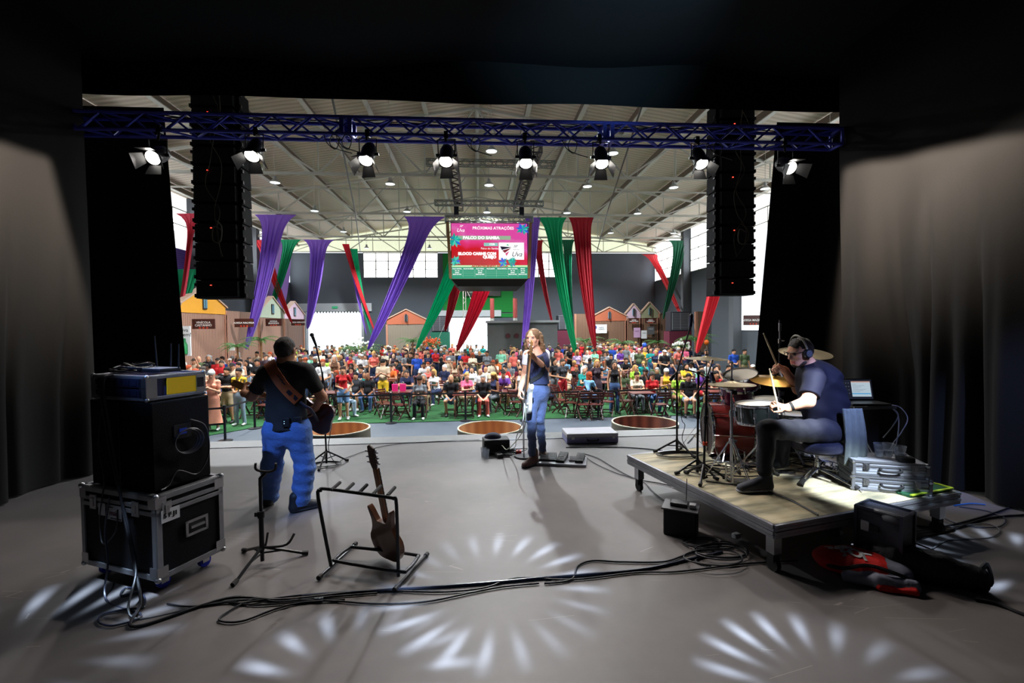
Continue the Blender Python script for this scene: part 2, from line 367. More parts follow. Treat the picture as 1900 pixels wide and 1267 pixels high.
# roof: two slopes, purlins, ridge
for sx in (-1, 1):
    b = MB(); b.prism([(0, ZR), (sx * (XW + .3), ZE - .02), (sx * (XW + .3), ZE + .06), (0, ZR + .08)], 43, (0, 15, 0)); struct(b.build('roof_' + ('left' if sx < 0 else 'right'), M['roofsheet'], smooth=False))
k = 0
for i in range(-7, 8):
    x = i * 1.95
    b = MB(); b.use(1).box((x, 20.5, roofz(x) - .14), (.05, 31, .26)); b.use(0).box((x + .05, 20.5, roofz(x) - .28), (.17, 31, .03))  # web coloured darker than the flange as its shaded side
    tag(b.build('roof_purlin', [M['steelwhite'], mat('purlin_web_shaded', srgb(110, 98, 86), .7)], smooth=False, loc=(x, 20.5, roofz(x) - .12)), ('steel roof purlin, number %s out from the ridge on the %s slope' % (['zero', 'one', 'two', 'three', 'four', 'five', 'six', 'seven'][abs(i)], 'left' if i < 0 else 'right')) if i else 'steel ridge purlin running along the peak of the hall roof', 'roof purlin', 'roof purlins')
TR = ['nearest', 'second', 'third', 'fourth', 'fifth']
def roof_truss(y, k):
    o = thing('roof_truss', 'white steel lattice roof truss spanning the hall, %s from the stage' % TR[k], 'roof truss', (0, y, ZC), group='roof trusses', world=True)
    c = MB()
    for dz in (0,): c.box((0, y, ZC), (2 * XW, .1, .1))
    for sx in (-1, 1): c.bar((0, y, ZR - .3), (sx * XW, y, ZE - .25), .1, .09)
    c.build('chord', M['steelwhite'], o, smooth=False)
    w = MB(); n = 14
    for i in range(-7, 8):
        x = i * 2.0; w.bar((x, y, ZC), (x, y, roofz(x) - .25), .045)
        if i < 7:
            x2 = x + 2
            if i % 2: w.bar((x, y, ZC), (x2, y, roofz(x2) - .25), .06)
            else: w.bar((x, y, roofz(x) - .25), (x2, y, ZC), .06)
    w.build('web', M['steelwhite'], o, smooth=False)
for k, y in enumerate((12, 18, 24, 30, 35.8)): roof_truss(y, k)
# cross bracing ties and a long conduit in the roof space
b = MB()
for y in (15, 21, 27, 33): b.box((0, y, ZC + .35), (2 * XW, .06, .06))
tag(b.build('roof_tie', M['steelwhite'], smooth=False, loc=(0, 24, ZC + .35)), 'thin steel ties crossing the roof space between the trusses', 'roof tie')
for i, (x0, x1) in enumerate(((-8.5, -3.4), (9.0, 4.2))):
    b = MB(); b.tube([(x0, 34, 7.45), ((x0 + x1) / 2, 23, 7.5), (x1, 11, 7.6)], .03)
    tag(b.build('power_conduit', M['blackmetal'], loc=(x0, 34, 7.45)), 'dark power conduit running under the %s roof slope' % ('left', 'right')[i], 'conduit')
# high-bay lamps
M['lampshade'] = mat('lamp_aluminium', (.6, .62, .64), .35, .6)
M['lampglow'] = mat('lamp_glow', (.8, .85, .9), .4, em=(.85, .95, 1), es=2.5)
def bay_proto():
    o = thing('high_bay_lamp', 'x', 'pendant lamp', (0, 0, 0), group='high-bay lamps')
    o.scale = (.68, .68, .68); b = MB(); b.lathe([(.06, .30), (.09, .26), (.09, .14), (.13, .10), (.25, -.05), (.26, -.06), (.24, -.05), (.1, .06)], n=16); b.build('lamp_shade', M['lampshade'], o)
    b = MB(); b.lathe([(.0, -.03), (.23, -.045), (.235, -.05)], n=16); b.build('diffuser', M['lampglow'], o)
    b = MB(); b.tube([(0, 0, 0), (0, 0, 1.0)], .012, 5); h = b.build('hanger', M['steelwhite'], o); h.location.z = .28
    return o
bay = bay_proto(); first = True
cols = [(-11, 'outer left'), (-7.1, 'inner left'), (-3.1, 'near left of middle'), (.45, 'middle'), (4.1, 'near right of middle'), (7.4, 'inner right'), (11, 'outer right')]
for yi, y in enumerate((13.6, 16.8, 20.7, 25.0, 30.0)):
    for x, cn in cols:
        if yi == 4 and abs(x) > 8: continue
        lb = 'round aluminium high-bay lamp in the %s row, %s one from the stage' % (cn, ['first', 'second', 'third', 'fourth', 'fifth'][yi])
        q = bay
        if first: bay.location = (x, y, 7.0); bay['label'] = lb; first = False
        else: q = dup(bay, (x, y, 7.0), label=lb)
        [setattr(c, 'scale', (1, 1, (roofz(x) - 7.34) / .68)) for c in q.children if c.name.startswith('hanger')]
for x in (-7.1, 0.45, 7.4):
    for y in (15, 22, 30):
        l = bpy.data.lights.new('bay_light', 'AREA'); l.shape = 'DISK'; l.size = .3; l.energy = 900; l.color = (.92, .97, 1); l.spread = R(150)
        o = bpy.data.objects.new('bay_light', l); COL.objects.link(o); o.location = (x, {15: 13.6, 22: 20.7, 30: 30}[y], 6.93)
# ---------------------------------------------------------------- hanging fabric drapes
FAB = {'purple': srgb(134, 92, 204), 'green': srgb(0, 160, 104), 'red': srgb(214, 30, 46), 'wine': srgb(158, 16, 36), 'pink': srgb(206, 50, 74), 'lilac': srgb(150, 116, 190), 'darkgreen': srgb(8, 92, 62), 'indigo': srgb(60, 36, 120)}
def fabmat(c):
    nm = 'drape_' + c
    if nm in MATS: return MATS[nm]
    m = mat(nm, FAB[c], .7, sheen=.2); p = m.node_tree.nodes['Principled BSDF']; nt = m.node_tree
    tr = node(m, 'ShaderNodeBsdfTranslucent'); tr.inputs[0].default_value = (*FAB[c], 1); mx = node(m, 'ShaderNodeMixShader'); mx.inputs[0].default_value = .35
    out = nt.nodes['Material Output']; lk(m, p.outputs[0], mx.inputs[1]); lk(m, tr.outputs[0], mx.inputs[2]); lk(m, mx.outputs[0], out.inputs[0]); return m
def drape(c, Y, a, b2, e, label, power=.05, wide=.5, seed=0, ye=None):
    """top edge from pixel a to b2 (x,y each) at depth Y, gathered to a point at pixel e"""
    A = aty(*a, Y); B = aty(*b2, Y); E = aty(*e, ye or Y); rnd = random.Random(seed + int(a[0])); ph = [rnd.random() * 6 for _ in range(4)]
    T = (A + B) / 2; w0 = (B - A).length
    def fn(u, t):
        w = w0 * (.03 + (1 - wide) * .97 * (1 - t) ** .55 + wide * .97 * math.exp(-t / power))
        c_ = T.lerp(E, t) ; bow = .25 * math.sin(PI * t) * (1 if E.x < T.x else -1)
        s_ = u - .5; amp = .22 * min(1, t * 4) * (1 - .5 * t)
        fold = amp * w0 * .25 * (math.sin(u * 34 + ph[0] + t * 2) + .5 * math.sin(u * 61 + ph[1]) + .6 * math.sin(u * 17 + ph[2]))
        return (c_.x + s_ * w + bow * .4, c_.y - .1 + fold * .8, c_.z + (0 if t else .0))
    g = MB(); g.grid(fn, 44, 40); g.build
    k = MB(); k.ball(E, (.05, .05, .1), 8)
    o = g.build('fabric_drape', fabmat(c), loc=(T.x, Y, T.z), smooth=180)
    return tag(o, label, 'drape', 'hanging fabric drapes')
drape('purple', 23.9, (474, 399), (552, 399), (459, 648), 'purple drape pulled down beside the hanging speaker column to the striped booth')
drape('purple', 23.9, (750, 402), (828, 403), (684, 648), 'long purple drape twisting down just left of the video screen')
drape('purple', 23.9, (974, 404), (1003, 404), (966, 690), 'narrow purple drape at the screen edge dropping behind the singer', wide=.2)
drape('green', 23.9, (996, 404), (1051, 404), (1070, 668), 'bright green drape beside the screen reaching down into the crowd')
drape('wine', 23.9, (1054, 404), (1101, 404), (1103, 648), 'broad dark red drape hanging straight beside the bright green one', wide=.3)
drape('pink', 20.5, (328, 397), (392, 397), (322, 650), 'pinkish red drape half hidden by the hanging speaker column', wide=.9)
drape('red', 29.9, (468, 446), (506, 446), (543, 600), 'scarlet drape crossing behind the purple and green drapes')
drape('green', 29.9, (520, 445), (560, 445), (494, 600), 'green drape falling behind the tall purple drape to the booths')
drape('purple', 29.9, (563, 445), (622, 445), (572, 610), 'purple drape in front of the dark panel by the bright left doorway')
drape('red', 33, (636, 450), (648, 456), (699, 622), 'thin red drape twisted with a green one near the bright doorway', wide=.2)
drape('green', 33.2, (650, 460), (664, 464), (690, 622), 'thin green drape twisted with a red one near the bright doorway', wide=.2)
drape('purple', 33.4, (646, 462), (656, 464), (681, 622), 'thin purple ribbon drape hanging between the thin red and green', wide=.2)
drape('green', 26, (836, 455), (884, 455), (773, 648), 'green drape coming from behind the screen down to the left', wide=.3)
drape('wine', 29.9, (838, 470), (872, 470), (826, 615), 'dark red drape hanging straight below the screen corner', wide=.2)
drape('wine', 27.5, (884, 500), (930, 500), (848, 652), 'dark red drape slanting under the middle of the screen', wide=.2)
drape('wine', 29.9, (984, 446), (1008, 446), (1027, 610), 'dark red drape slipping behind the bright green one', wide=.45)
drape('darkgreen', 29.9, (1040, 445), (1066, 445), (1062, 600), 'dark green drape tucked between the green and broad red drapes', wide=.4)
drape('red', 35.7, (1189, 472), (1223, 472), (1264, 590), 'scarlet drape in the far corner crossing the dark green one', wide=.6, ye=29)
drape('darkgreen', 29.9, (1240, 447), (1285, 446), (1229, 592), 'dark green drape hanging in front of the corner window')
drape('red', 21, (1318, 455), (1368, 455), (1291, 655), 'red drape emerging below the right-hand speaker column', wide=.3)
drape('green', 20.8, (330, 500), (375, 500), (322, 610), 'green drape showing under the pinkish red one by the curtain', wide=.2)
# flat lilac backdrop cloth by the left wall
A = aty(455, 444, 29.5)
g = MB(); g.grid(lambda u, t: (aty(450, 445, 30.6).x + u * 3.0 * (1 - .25 * t * t), 30.6 + .08 * math.sin(u * 14), 7.6 - t * 5.2), 30, 6)
tag(g.build('backdrop_cloth', fabmat('lilac'), loc=(-13, 30.6, 7.6)), 'wide flat lilac cloth hung behind the scarlet and purple drapes', 'cloth')

# ---------------------------------------------------------------- video cube
YS = 20.0
sc = thing('video_screen_cube', 'four-sided hanging video screen cube showing the pink and red programme', 'video screen', (0.45, YS + 1.6, 5.3), world=True)
s0 = aty(837, 414, YS); s1 = aty(979, 517, YS); SX0, SX1, SZ1, SZ0 = s0.x, s1.x, s0.z, s1.z; SW, SH = SX1 - SX0, SZ1 - SZ0
b = MB(); cx = (SX0 + SX1) / 2; b.box((cx, YS + 1.65, (SZ0 + SZ1) / 2), (SW + .06, 3.2, SH)); b.build('cabinet', M['black'], sc, smooth=False)
b = MB(); hw = (SW) / 2 + .03
lo = [(cx - hw * .84, YS + .3), (cx + hw * .84, YS + .3), (cx + hw * .84, YS + 3), (cx - hw * .84, YS + 3)]; hi = [(cx - hw, YS), (cx + hw, YS), (cx + hw, YS + 3.25), (cx - hw, YS + 3.25)]
zz0, zz1 = SZ0 - .3, SZ0 - .01
b.add([(x, y, zz1) for x, y in hi] + [(x, y, zz0) for x, y in lo], [(0, 1, 5, 4), (1, 2, 6, 5), (2, 3, 7, 6), (3, 0, 4, 7), (4, 5, 6, 7), (3, 2, 1, 0)]); b.build('bottom_skirt', M['black'], sc, smooth=False)
for sx in (-1, 1):
    b = MB(); b.bar((cx + sx * (hw + .12), YS - .03, SZ1 + .1), (cx + sx * (hw + .02), YS - .03, SZ0), .1, .12); b.build('side_post', mat('tan_post', srgb(150, 110, 70), .6, var=.3, vscale=8), sc, smooth=False)
# display picture
dm = mat('display_picture', (0, 0, 0), .4); p = dm.node_tree.nodes['Principled BSDF']; tc = node(dm, 'ShaderNodeTexCoord'); sp = node(dm, 'ShaderNodeSeparateXYZ'); lk(dm, tc.outputs['Generated'], sp.inputs[0])
nz = node(dm, 'ShaderNodeTexNoise'); nz.inputs['Scale'].default_value = 3.2; lk(dm, tc.outputs['Generated'], nz.inputs['Vector'])
def mth(m, op, a, b):
    x = node(m, 'ShaderNodeMath', operation=op)
    for i, v in enumerate((a, b)):
        if hasattr(v, 'links') or hasattr(v, 'is_linked'): lk(m, v, x.inputs[i])
        else: x.inputs[i].default_value = v
    return x.outputs[0]
t_ = mth(dm, 'ADD', mth(dm, 'ADD', sp.outputs['Z'], mth(dm, 'MULTIPLY', sp.outputs['X'], .35)), mth(dm, 'MULTIPLY', mth(dm, 'SUBTRACT', nz.outputs['Fac'], .5), .7))
rp = node(dm, 'ShaderNodeValToRGB'); lk(dm, t_, rp.inputs[0]); e = rp.color_ramp.elements
e[0].position = .35; e[0].color = (.55, .005, .01, 1); e[1].position = 1.15 if False else 1.0; e[1].color = (.85, .08, .42, 1)
x = e.new(.6); x.color = (.75, .01, .02, 1); x = e.new(.8); x.color = (.9, .05, .25, 1); x = e.new(.92); x.color = (.85, .16, .5, 1)
lk(dm, rp.outputs[0], p.inputs['Emission Color']); p.inputs['Emission Strength'].default_value = .85
b = MB(); b.box((cx, YS + .03, (SZ0 + SZ1) / 2), (SW, .04, SH)); disp = b.build('display', dm, sc, smooth=False)
SL = Vector(sc.location)
def em(n, c, s=1.0): return mat(n, (.02, .02, .02), .5, em=c, es=s)
def panel(nm, u0, u1, v0, v1, m, d=.012):
    """u,v in 0..1 from the display's top left"""
    g = MB(); g.box((SX0 + SW * (u0 + u1) / 2 - SL.x, YS - .0 - d - SL.y, SZ1 - SH * (v0 + v1) / 2 - SL.z), (SW * (u1 - u0), .01, SH * (v1 - v0))); o = g.build(nm, m, disp, smooth=False, loc=(0, 0, 0)); return o
def stext(nm, t, u, v, size, m, al='CENTER', bold=.0, sx=1, sh=0):
    return text(nm, t, size, (SX0 + SW * u - SL.x, YS - .035 - SL.y, SZ1 - SH * v - SL.z), (PI / 2, 0, 0), m, disp, al, .002, bold, sx, sh)
wh = em('screen_white', (1, 1, 1), 1.1)
panel('title_strip', .09, .78, .225, .295, em('screen_olive', (.32, .45, .3)))
panel('time_chip', .425, .61, .35, .41, em('screen_teal', (.28, .6, .55)))
panel('schedule_table', 0, 1, .79, 1, em('screen_green', (.0, .3, .16)))
panel('heading_strip', 0, 1, .755, .79, em('screen_lime', (.55, .85, .45)))
panel('logo_card', .62, .955, .345, .655, wh)
stext('title_text', 'PRÓXIMAS ATRAÇÕES', .55, .09, .17, wh, bold=.003, sx=1.05)
stext('stage_text', 'PALCO DO SAMBA', .39, .262, .17, wh, bold=.01, sx=1.1)
stext('time_text', '17:30', .53, .38, .11, wh, bold=.006)
stext('note_lettering', 'Palco do Samba', .50, .455, .12, wh)
stext('act_text', 'BLOCO CARNE COM', .585, .55, .16, wh, 'RIGHT', .013, 1.08)
stext('act_text', 'QUEIJO', .585, .61, .16, wh, 'RIGHT', .013, 1.08)
stext('heading_text', 'ACONTECENDO AGORA', .5, .773, .11, em('screen_redtext', (.5, .05, .02)), bold=.008, sx=1.25)
nv = em('screen_navy', (.012, .008, .03)); wn = em('screen_wine', (.22, .01, .03)); pk = em('screen_pink', (.7, .05, .2))
def tri(nm, pts, m):
    g = MB(); g.prism([(SX0 + SW * u - SL.x, SZ1 - SH * v - SL.z) for u, v in pts], .01, (0, YS - .03 - SL.y, 0)); g.build(nm, m, disp, smooth=False, loc=(0, 0, 0))
tri('logo_wedge', [(.638, .415), (.79, .43), (.66, .48)], nv); tri('logo_wedge', [(.665, .49), (.785, .445), (.70, .535)], wn); tri('logo_wedge', [(.705, .545), (.76, .5), (.722, .59)], pk); tri('logo_leaf', [(.72, .4), (.735, .37), (.76, .4)], em('screen_leaf', (.1, .5, .25)))
stext('logo_text', 'Uva', .855, .56, .3, nv, sh=.35); stext('logo_text', '38ª', .84, .415, .15, nv, sh=.3); stext('logo_text', 'FESTA DA', .85, .475, .06, nv)
stext('corner_logo', 'Uva', .12, .13, .22, wh, sh=.35); stext('corner_logo', '38ª', .13, .055, .12, wh, sh=.3)
ln = em('screen_line', (.3, .6, .45)); 
for u in (.145, .3, .445, .585, .74, .87): panel('table_line', u, u + .003, .83, .97, ln, .02)
for v in (.84, .875, .905, .94): panel('table_line', 0, 1, v, v + .003, ln, .02)
for u, n_ in ((.07, 'PALCO CENTRAL'), (.22, 'PALCO DO SAMBA'), (.37, 'PALCO VINHO'), (.51, 'PALCO JARDIM'), (.66, 'PALCO INFANTIL'), (.8, 'TENDA CULTURAL'), (.935, 'ESPAÇO')):
    stext('table_text', n_, u, .82, .052, wh, bold=.003)
for u in (.07, .37, .8, .935):
    for v, t in ((.857, '15h - 16h'), (.89, 'BANDA'), (.922, 'SHOW AO VIVO')): stext('table_text', t, u, v, .05, wh, bold=.003)
fl = [em('screen_flower_teal', (.0, .35, .3)), em('screen_flower_blue', (.03, .12, .7)), em('screen_flower_mint', (.05, .6, .45))]
def flower(u, v, r, seed):
    rn = random.Random(seed)
    g = MB()
    for i in range(16):
        a = 2 * PI * i / 16 + rn.random() * .3; q = r * (.7 + .5 * rn.random()); g.use(rn.choice((0, 0, 1, 2)))
        x0, z0 = SX0 + SW * u - SL.x, SZ1 - SH * v - SL.z
        g.prism([(x0, z0), (x0 + q * .6 * math.cos(a - .25), z0 + q * .6 * math.sin(a - .25)), (x0 + q * math.cos(a), z0 + q * math.sin(a)), (x0 + q * .6 * math.cos(a + .25), z0 + q * .6 * math.sin(a + .25))], .004 + .002 * (i % 4), (0, YS - .045 - SL.y, 0))
    g.build('flower_graphic', fl, disp, smooth=False, loc=(0, 0, 0))
flower(.045, .3, .3, 1); flower(.94, .1, .28, 2); flower(.05, .68, .24, 3); flower(.68, .71, .22, 4); flower(.79, .7, .22, 5)
# truss ring over the screen and the two carrying trusses
def box_truss(o, a, b2, s, rc, rw, m, step=None, name=('chord', 'web')):
    """square lattice truss from a to b2 (world), side s"""
    a = Vector(a); b2 = Vector(b2); d = (b2 - a); L = d.length; d.normalize()
    up = Vector((0, 0, 1)) if abs(d.z) < .9 else Vector((0, 1, 0)); x = d.cross(up).normalized(); y = x.cross(d).normalized(); h = s / 2
    c = MB(); w = MB(); cs = [(-h, -h), (h, -h), (h, h), (-h, h)]
    for i, j in cs: c.tube([a + x * i + y * j, b2 + x * i + y * j], rc, 8)
    n = max(2, round(L / (step or s))); st = L / n
    for k in range(4):
        p0 = x * cs[k][0] + y * cs[k][1]; p1 = x * cs[(k + 1) % 4][0] + y * cs[(k + 1) % 4][1]
        for i in range(n):
            q = (p0, p1) if (i + k) % 2 else (p1, p0); w.tube([a + q[0] + d * st * i, a + q[1] + d * st * (i + 1)], rw, 5)
    for e_ in (a, b2):
        for k in range(4):
            c.tube([e_ + x * cs[k][0] + y * cs[k][1], e_ + x * cs[(k + 1) % 4][0] + y * cs[(k + 1) % 4][1]], rc * .9, 6)
    c.build(name[0], m, o); w.build(name[1], m, o)
M['trussgrey'] = mat('grey_truss_metal', srgb(150, 156, 152), .4, .5, var=.1)
ring = thing('screen_truss', 'pale aluminium truss frame right above the hanging video screen', 'truss', (cx, YS + 1.6, SZ1 + .15), world=True)
box_truss(ring, (cx - hw - .22, YS, SZ1 + .17), (cx + hw + .22, YS, SZ1 + .17), .24, .025, .016, M['trussgrey'])
box_truss(ring, (cx - hw - .1, YS + 3.2, SZ1 + .17), (cx + hw + .1, YS + 3.2, SZ1 + .17), .24, .025, .016, M['trussgrey'])
for i, sx in enumerate((-1, 1)):
    t = thing('carrier_truss', 'dark lattice truss running toward the stage above the screen %s edge' % ('left', 'right')[i], 'truss', (cx + sx * 1.35, 17, 7.2), group='carrier trusses', world=True)
    box_truss(t, (cx + sx * 1.35, 14.3, 7.4), (cx + sx * 1.35, 21.5, 7.4), .34, .03, .018, mat('dark_truss', (.09, .09, .09), .5, .4))
    t = thing('hoist_chain', 'dark hoist chain holding the %s corner of the screen frame' % ('left', 'right')[i], 'chain', (cx + sx * 1.45, YS, 6.9), world=True)
    g = MB(); g.tube([(cx + sx * 1.5, YS, SZ1 + .28), (cx + sx * 1.38, YS, 7.25)], .035, 6); g.box((cx + sx * 1.42, YS, SZ1 + .55), (.2, .16, .35)); g.build('chain_link', M['blackmetal'], t)
for y, z, n_ in ((19.5, 7.05, 'lower'), (16.5, 7.65, 'upper')):
    t = thing('cross_truss', '%s grey lattice truss lying across the two carrier trusses' % n_, 'truss', (cx, y, z), world=True); box_truss(t, (cx - 2.3, y, z), (cx + 2.3, y, z), .2, .02, .012, M['trussgrey'])
b = MB(); b.box((0, -6.1, 4.8), (2 * XW + .4, .2, 12)); struct(b.build('wall_front', M['wallgrey'], smooth=False))
# ---------------------------------------------------------------- booths along the left wall and the back wall
M['slats'] = bands('vertical_wood_slats', srgb(172, 132, 112), srgb(128, 94, 78), 'Y', 2.6, .6, .35, .6)
M['slatsx'] = bands('vertical_wood_slats_back', srgb(140, 106, 84), srgb(102, 76, 60), 'X', 2.6, .6, .35, .6)
M['slatsdark'] = bands('dark_wood_slats', srgb(112, 76, 56), srgb(84, 56, 40), 'Y', 2.6, .6, .35, .6)
PAINT = {'terracotta': srgb(176, 96, 66), 'mustard': srgb(222, 156, 46), 'sage': srgb(178, 190, 168), 'rose': srgb(206, 178, 196), 'olive': srgb(150, 150, 118)}
signm = mat('sign_brown', srgb(74, 34, 26), .5, var=.35, vscale=3); signw = mat('sign_white', (.8, .8, .78), .5, em=(1, 1, 1), es=.15); signr = mat('sign_red', srgb(190, 60, 40), .5)
def booth(frame, origin, ux, n, w, ztop, peak, colour, slat, label, win=True, depth=.12):
    """front wall of a booth: slats to ztop, gable of colour above; origin = lower start on the floor, ux direction, n outward normal"""
    o = thing('market_booth', label, 'booth', origin, world=True, group='wine booth fronts')
    O = Vector(origin); ux = Vector(ux); nn = Vector(n); up = Vector((0, 0, 1)); h = ztop - ZF
    g = MB(); g.prism([(0, 0), (w, 0), (w, h), (0, h)], depth, O, ux, up); g.build('slat_wall', slat, o, smooth=False)
    if colour:
        g = MB(); g.prism([(0, h), (w, h), (w, h + .35), (w / 2, peak - ZF), (0, h + .35)], depth + .06, O, ux, up); gb = g.build('gable', mat('booth_' + colour, PAINT[colour], .7, var=.06), o, smooth=False)
        g = MB(); 
        g.bar(O + up * (h + .33) - ux * .12, O + ux * w / 2 + up * (peak - ZF + .04), .3, .07); g.bar(O + ux * (w + .12) + up * (h + .33), O + ux * w / 2 + up * (peak - ZF + .04), .3, .07); g.build('roof_edge', mat('roof_edge', srgb(190, 160, 140), .6), o, smooth=False)
        if win:
            c = O + ux * w / 2 + up * (h + (peak - ZF - h) * .42) + nn * (depth / 2 + .05); g = MB(); g.use(0).bar(c - up * .3, c + up * .3, .3, .05)
            for s_ in (-.08, .08): g.use(1); g.bar(c + ux * s_ - up * .24 + nn * .03, c + ux * s_ + up * .24 + nn * .03, .1, .03)
            g.build('window_shutter', [mat('shutter_frame', srgb(60, 50, 44), .6), mat('shutter_glass', srgb(96, 140, 160), .3)], o, smooth=False)
    g = MB()
    for s_ in (0, 1): g.box(O + ux * w * s_ + up * h / 2 + nn * .03, (.14, .14, h))
    g.build('corner_post', mat('booth_post', srgb(176, 122, 98), .7), o, smooth=False)
    return o
def booth_sign(px, py, Y, w, h, lines, label):
    c = aty(px, py, Y); o = thing('booth_sign', label, 'sign', c, group='booth name signs')
    g = MB(); g.box((0, 0, 0), (w, .05, h)); g.build('board', signm, o, smooth=False)
    for i, t in enumerate(lines): text('sign_text', t, h * (.3 if len(lines) > 1 else .3), (0, -.03, h * ((.0 + .14 * (len(lines) - 1)) - .28 * i)), (PI / 2, 0, 0), signw, o, bold=.002)
    g = MB()
    for i in range(3): g.ball(((i - 1) * w * .16, -.03, -h * .4), (.05, .01, .05), 8)
    g.build('grape_emblem', signr, o)
XB = -12.4
for a in ((16.2, 19.8, 'terracotta', 2.55, 3.4, M['slats'], 'terracotta gabled booth half hidden by the black side curtain'),
          (19.8, 23.3, 'mustard', 2.55, 3.7, M['slats'], 'booth front with a mustard yellow gable and blue shutter'),
          (23.3, 26.7, None, 2.75, 3, M['slats'], 'plain striped wood booth front between the yellow and sage gables'),
          (26.7, 30.0, 'sage', 2.5, 3.75, M['slats'], 'booth front with a pale sage green gable'),
          (30.0, 33.3, 'rose', 2.5, 3.65, M['slatsdark'], 'booth front with a pale pink gable nearest the bright left doorway')):
    booth(None, (XB, a[0], ZF), (0, 1, 0), (1, 0, 0), a[1] - a[0] - .06, a[3], a[4], a[2], a[5], a[6])
booth_sign(378, 601, 20.2, .92, .42, ['VINÍCOLA', 'CASTANHO'], 'brown hanging sign under the yellow gable reading VINÍCOLA CASTANHO')
booth_sign(453, 599, 23.6, .9, .42, ['ADEGA NALVIGA'], 'brown hanging sign before the plain striped booth')
booth_sign(508, 598, 27.2, .9, .42, ['ADEGA', 'BRANDINI'], 'brown hanging sign beside the sage green gable')
booth_sign(553, 598, 30.5, .85, .4, ['ADEGA BERALDO'], 'brown hanging sign beside the pale pink gable')
booth_sign(1397, 594, 21.5, .95, .48, ['ADEGA MAZIERO'], 'brown hanging sign at the edge of the right curtain')
Yb = 33.6
def backbooth(px0, px1, ztop, peak, colour, label, Y=Yb, win=True, m=None):
    a = aty(px0, 600, Y); b_ = aty(px1, 600, Y); booth(None, (a.x, Y, ZF), (1, 0, 0), (0, -1, 0), b_.x - a.x, ztop, peak, colour, m or M['slatsx'], label, win)
backbooth(718, 790, 2.1, 3.15, 'terracotta', 'terracotta gabled stall between the purple and green drapes', m=bands('pale_corrugated', srgb(150, 140, 124), srgb(112, 100, 86), 'X', 4, .6, .4))
backbooth(1067, 1098, 2.75, 3, None, 'narrow striped wood panel left of the orange gabled stall')
backbooth(1099, 1161, 2.2, 3.2, 'terracotta', 'orange gabled stall with a white notice beside the broad red drape')
backbooth(1162, 1188, 2.4, 3.45, 'rose', 'stall with a small pink gable in the back row')
backbooth(1189, 1221, 2.4, 3.55, 'olive', 'stall with a small olive gable beside the pink one')
backbooth(1222, 1250, 2.75, 3, None, 'striped wood partition right of the olive gable')
backbooth(1291, 1340, 2.65, 3, None, 'wide striped wood partition behind the big mic boom', Y=27.5)
booth_sign(1176, 595, 33.2, .78, .36, ['ADEGA', 'SANTA CRUZ'], 'brown sign fixed under the small pink gable')
booth_sign(1207, 595, 33.2, .82, .36, ['ADEGA', 'LOURENÇO'], 'brown sign fixed under the small olive gable')
def board(px0, px1, py0, py1, Y, m, label, name='notice_board', txt=None, tm=None, cat='notice'):
    a = aty(px0, py0, Y); b_ = aty(px1, py1, Y); c = (a + b_) / 2; o = thing(name, label, cat, c)
    g = MB(); g.box((0, 0, 0), (abs(b_.x - a.x), .05, abs(a.z - b_.z))); g.build('board', m, o, smooth=False)
    for t, s_, dx, dz in (txt or ()): text('notice_lettering', t, s_, (dx, -.03, dz), (PI / 2, 0, 0), tm or M['black'], o)
    return o
wp = mat('white_poster', (.75, .76, .78), .6); 
o = board(1098, 1126, 602, 618, 33.2, wp, 'white notice with a round blue emblem beside the red drape', txt=[('INFO', .16, .15, .08), ('INGRESSOS', .09, .15, -.04)])
g = MB(); g.cyl((-.36, -.03, .12), (-.36, -.05, .12), .15, n=20); g.build('round_emblem', mat('emblem_blue', srgb(30, 70, 140), .5), o)
board(1176, 1188, 608, 626, 33.2, mat('pink_poster', srgb(200, 160, 196), .6), 'pink menu poster under the pink gable', 'menu_poster', [('MENU', .12, 0, .1)], cat='poster')
board(1190, 1200, 613, 628, 33.2, wp, 'white menu poster standing beside the pink one', 'menu_poster', [('MENU', .1, 0, .1)], cat='poster')
board(1201, 1214, 606, 620, 33.2, mat('grey_poster', srgb(90, 90, 92), .6), 'grey and white poster under the olive gable', 'menu_poster', [('VINHOS', .1, 0, .1)], wp, cat='poster')
o = board(331, 355, 605, 660, 18.5, wp, 'white vinyl banner with a green bottle beside the side curtain', 'vinyl_banner', [('viva', .2, .0, .42), ('bem!', .2, .06, .24)], cat='banner')
g = MB(); g.lathe([(0, -.5), (.1, -.5), (.1, -.15), (.04, -.02), (.04, .1), (0, .1)], c=(.02, -.06, 0), n=10); g.build('bottle_picture', mat('bottle_green', srgb(30, 130, 70), .4), o)
board(426, 435, 638, 650, 22.6, wp, 'small white paper taped to the yellow gabled booth', 'paper_notice')
# window poster on the green wall, white strips, pillars, stone stage block
o = board(862, 929, 528, 549, 35.7, mat('poster_dark', (.03, .03, .03), .4), 'dark framed photo banner on the green back wall', 'photo_banner', cat='banner')
g = MB(); 
for i in range(6): g.box((-.9 + i * .36, -.03, -.05 + .1 * (i % 3)), (.26, .02, .3 + .1 * (i % 2)))
g.build('picture', mat('photo_grey', (.25, .3, .22), .5, var=.6, vscale=4), o)
for i, x in enumerate((913.5, 956)):
    c = aty(x, 600, 31.5); o = thing('factory_chimney', 'round pillar painted red above grey, %s' % ('nearer the doorway', 'nearer the purple drape')[i], 'pillar', (c.x, 31.5, ZF), group='red and grey pillars')
    g = MB(); g.cyl((0, 0, 0), (0, 0, 3.6), .14, n=14); g.build('shaft', mat('pillar_grey', srgb(150, 148, 142), .8), o); g = MB(); g.cyl((0, 0, 3.55), (0, 0, 4.9), .15, n=14); g.build('red_top', mat('pillar_red', srgb(120, 40, 34), .7), o)
a = aty(905, 640, 29); b_ = aty(1035, 640, 29)
o = thing('stone_counter', 'long grey weathered masonry block with two round plaques behind the crowd', 'masonry block', ((a.x + b_.x) / 2, 29.3, ZF))
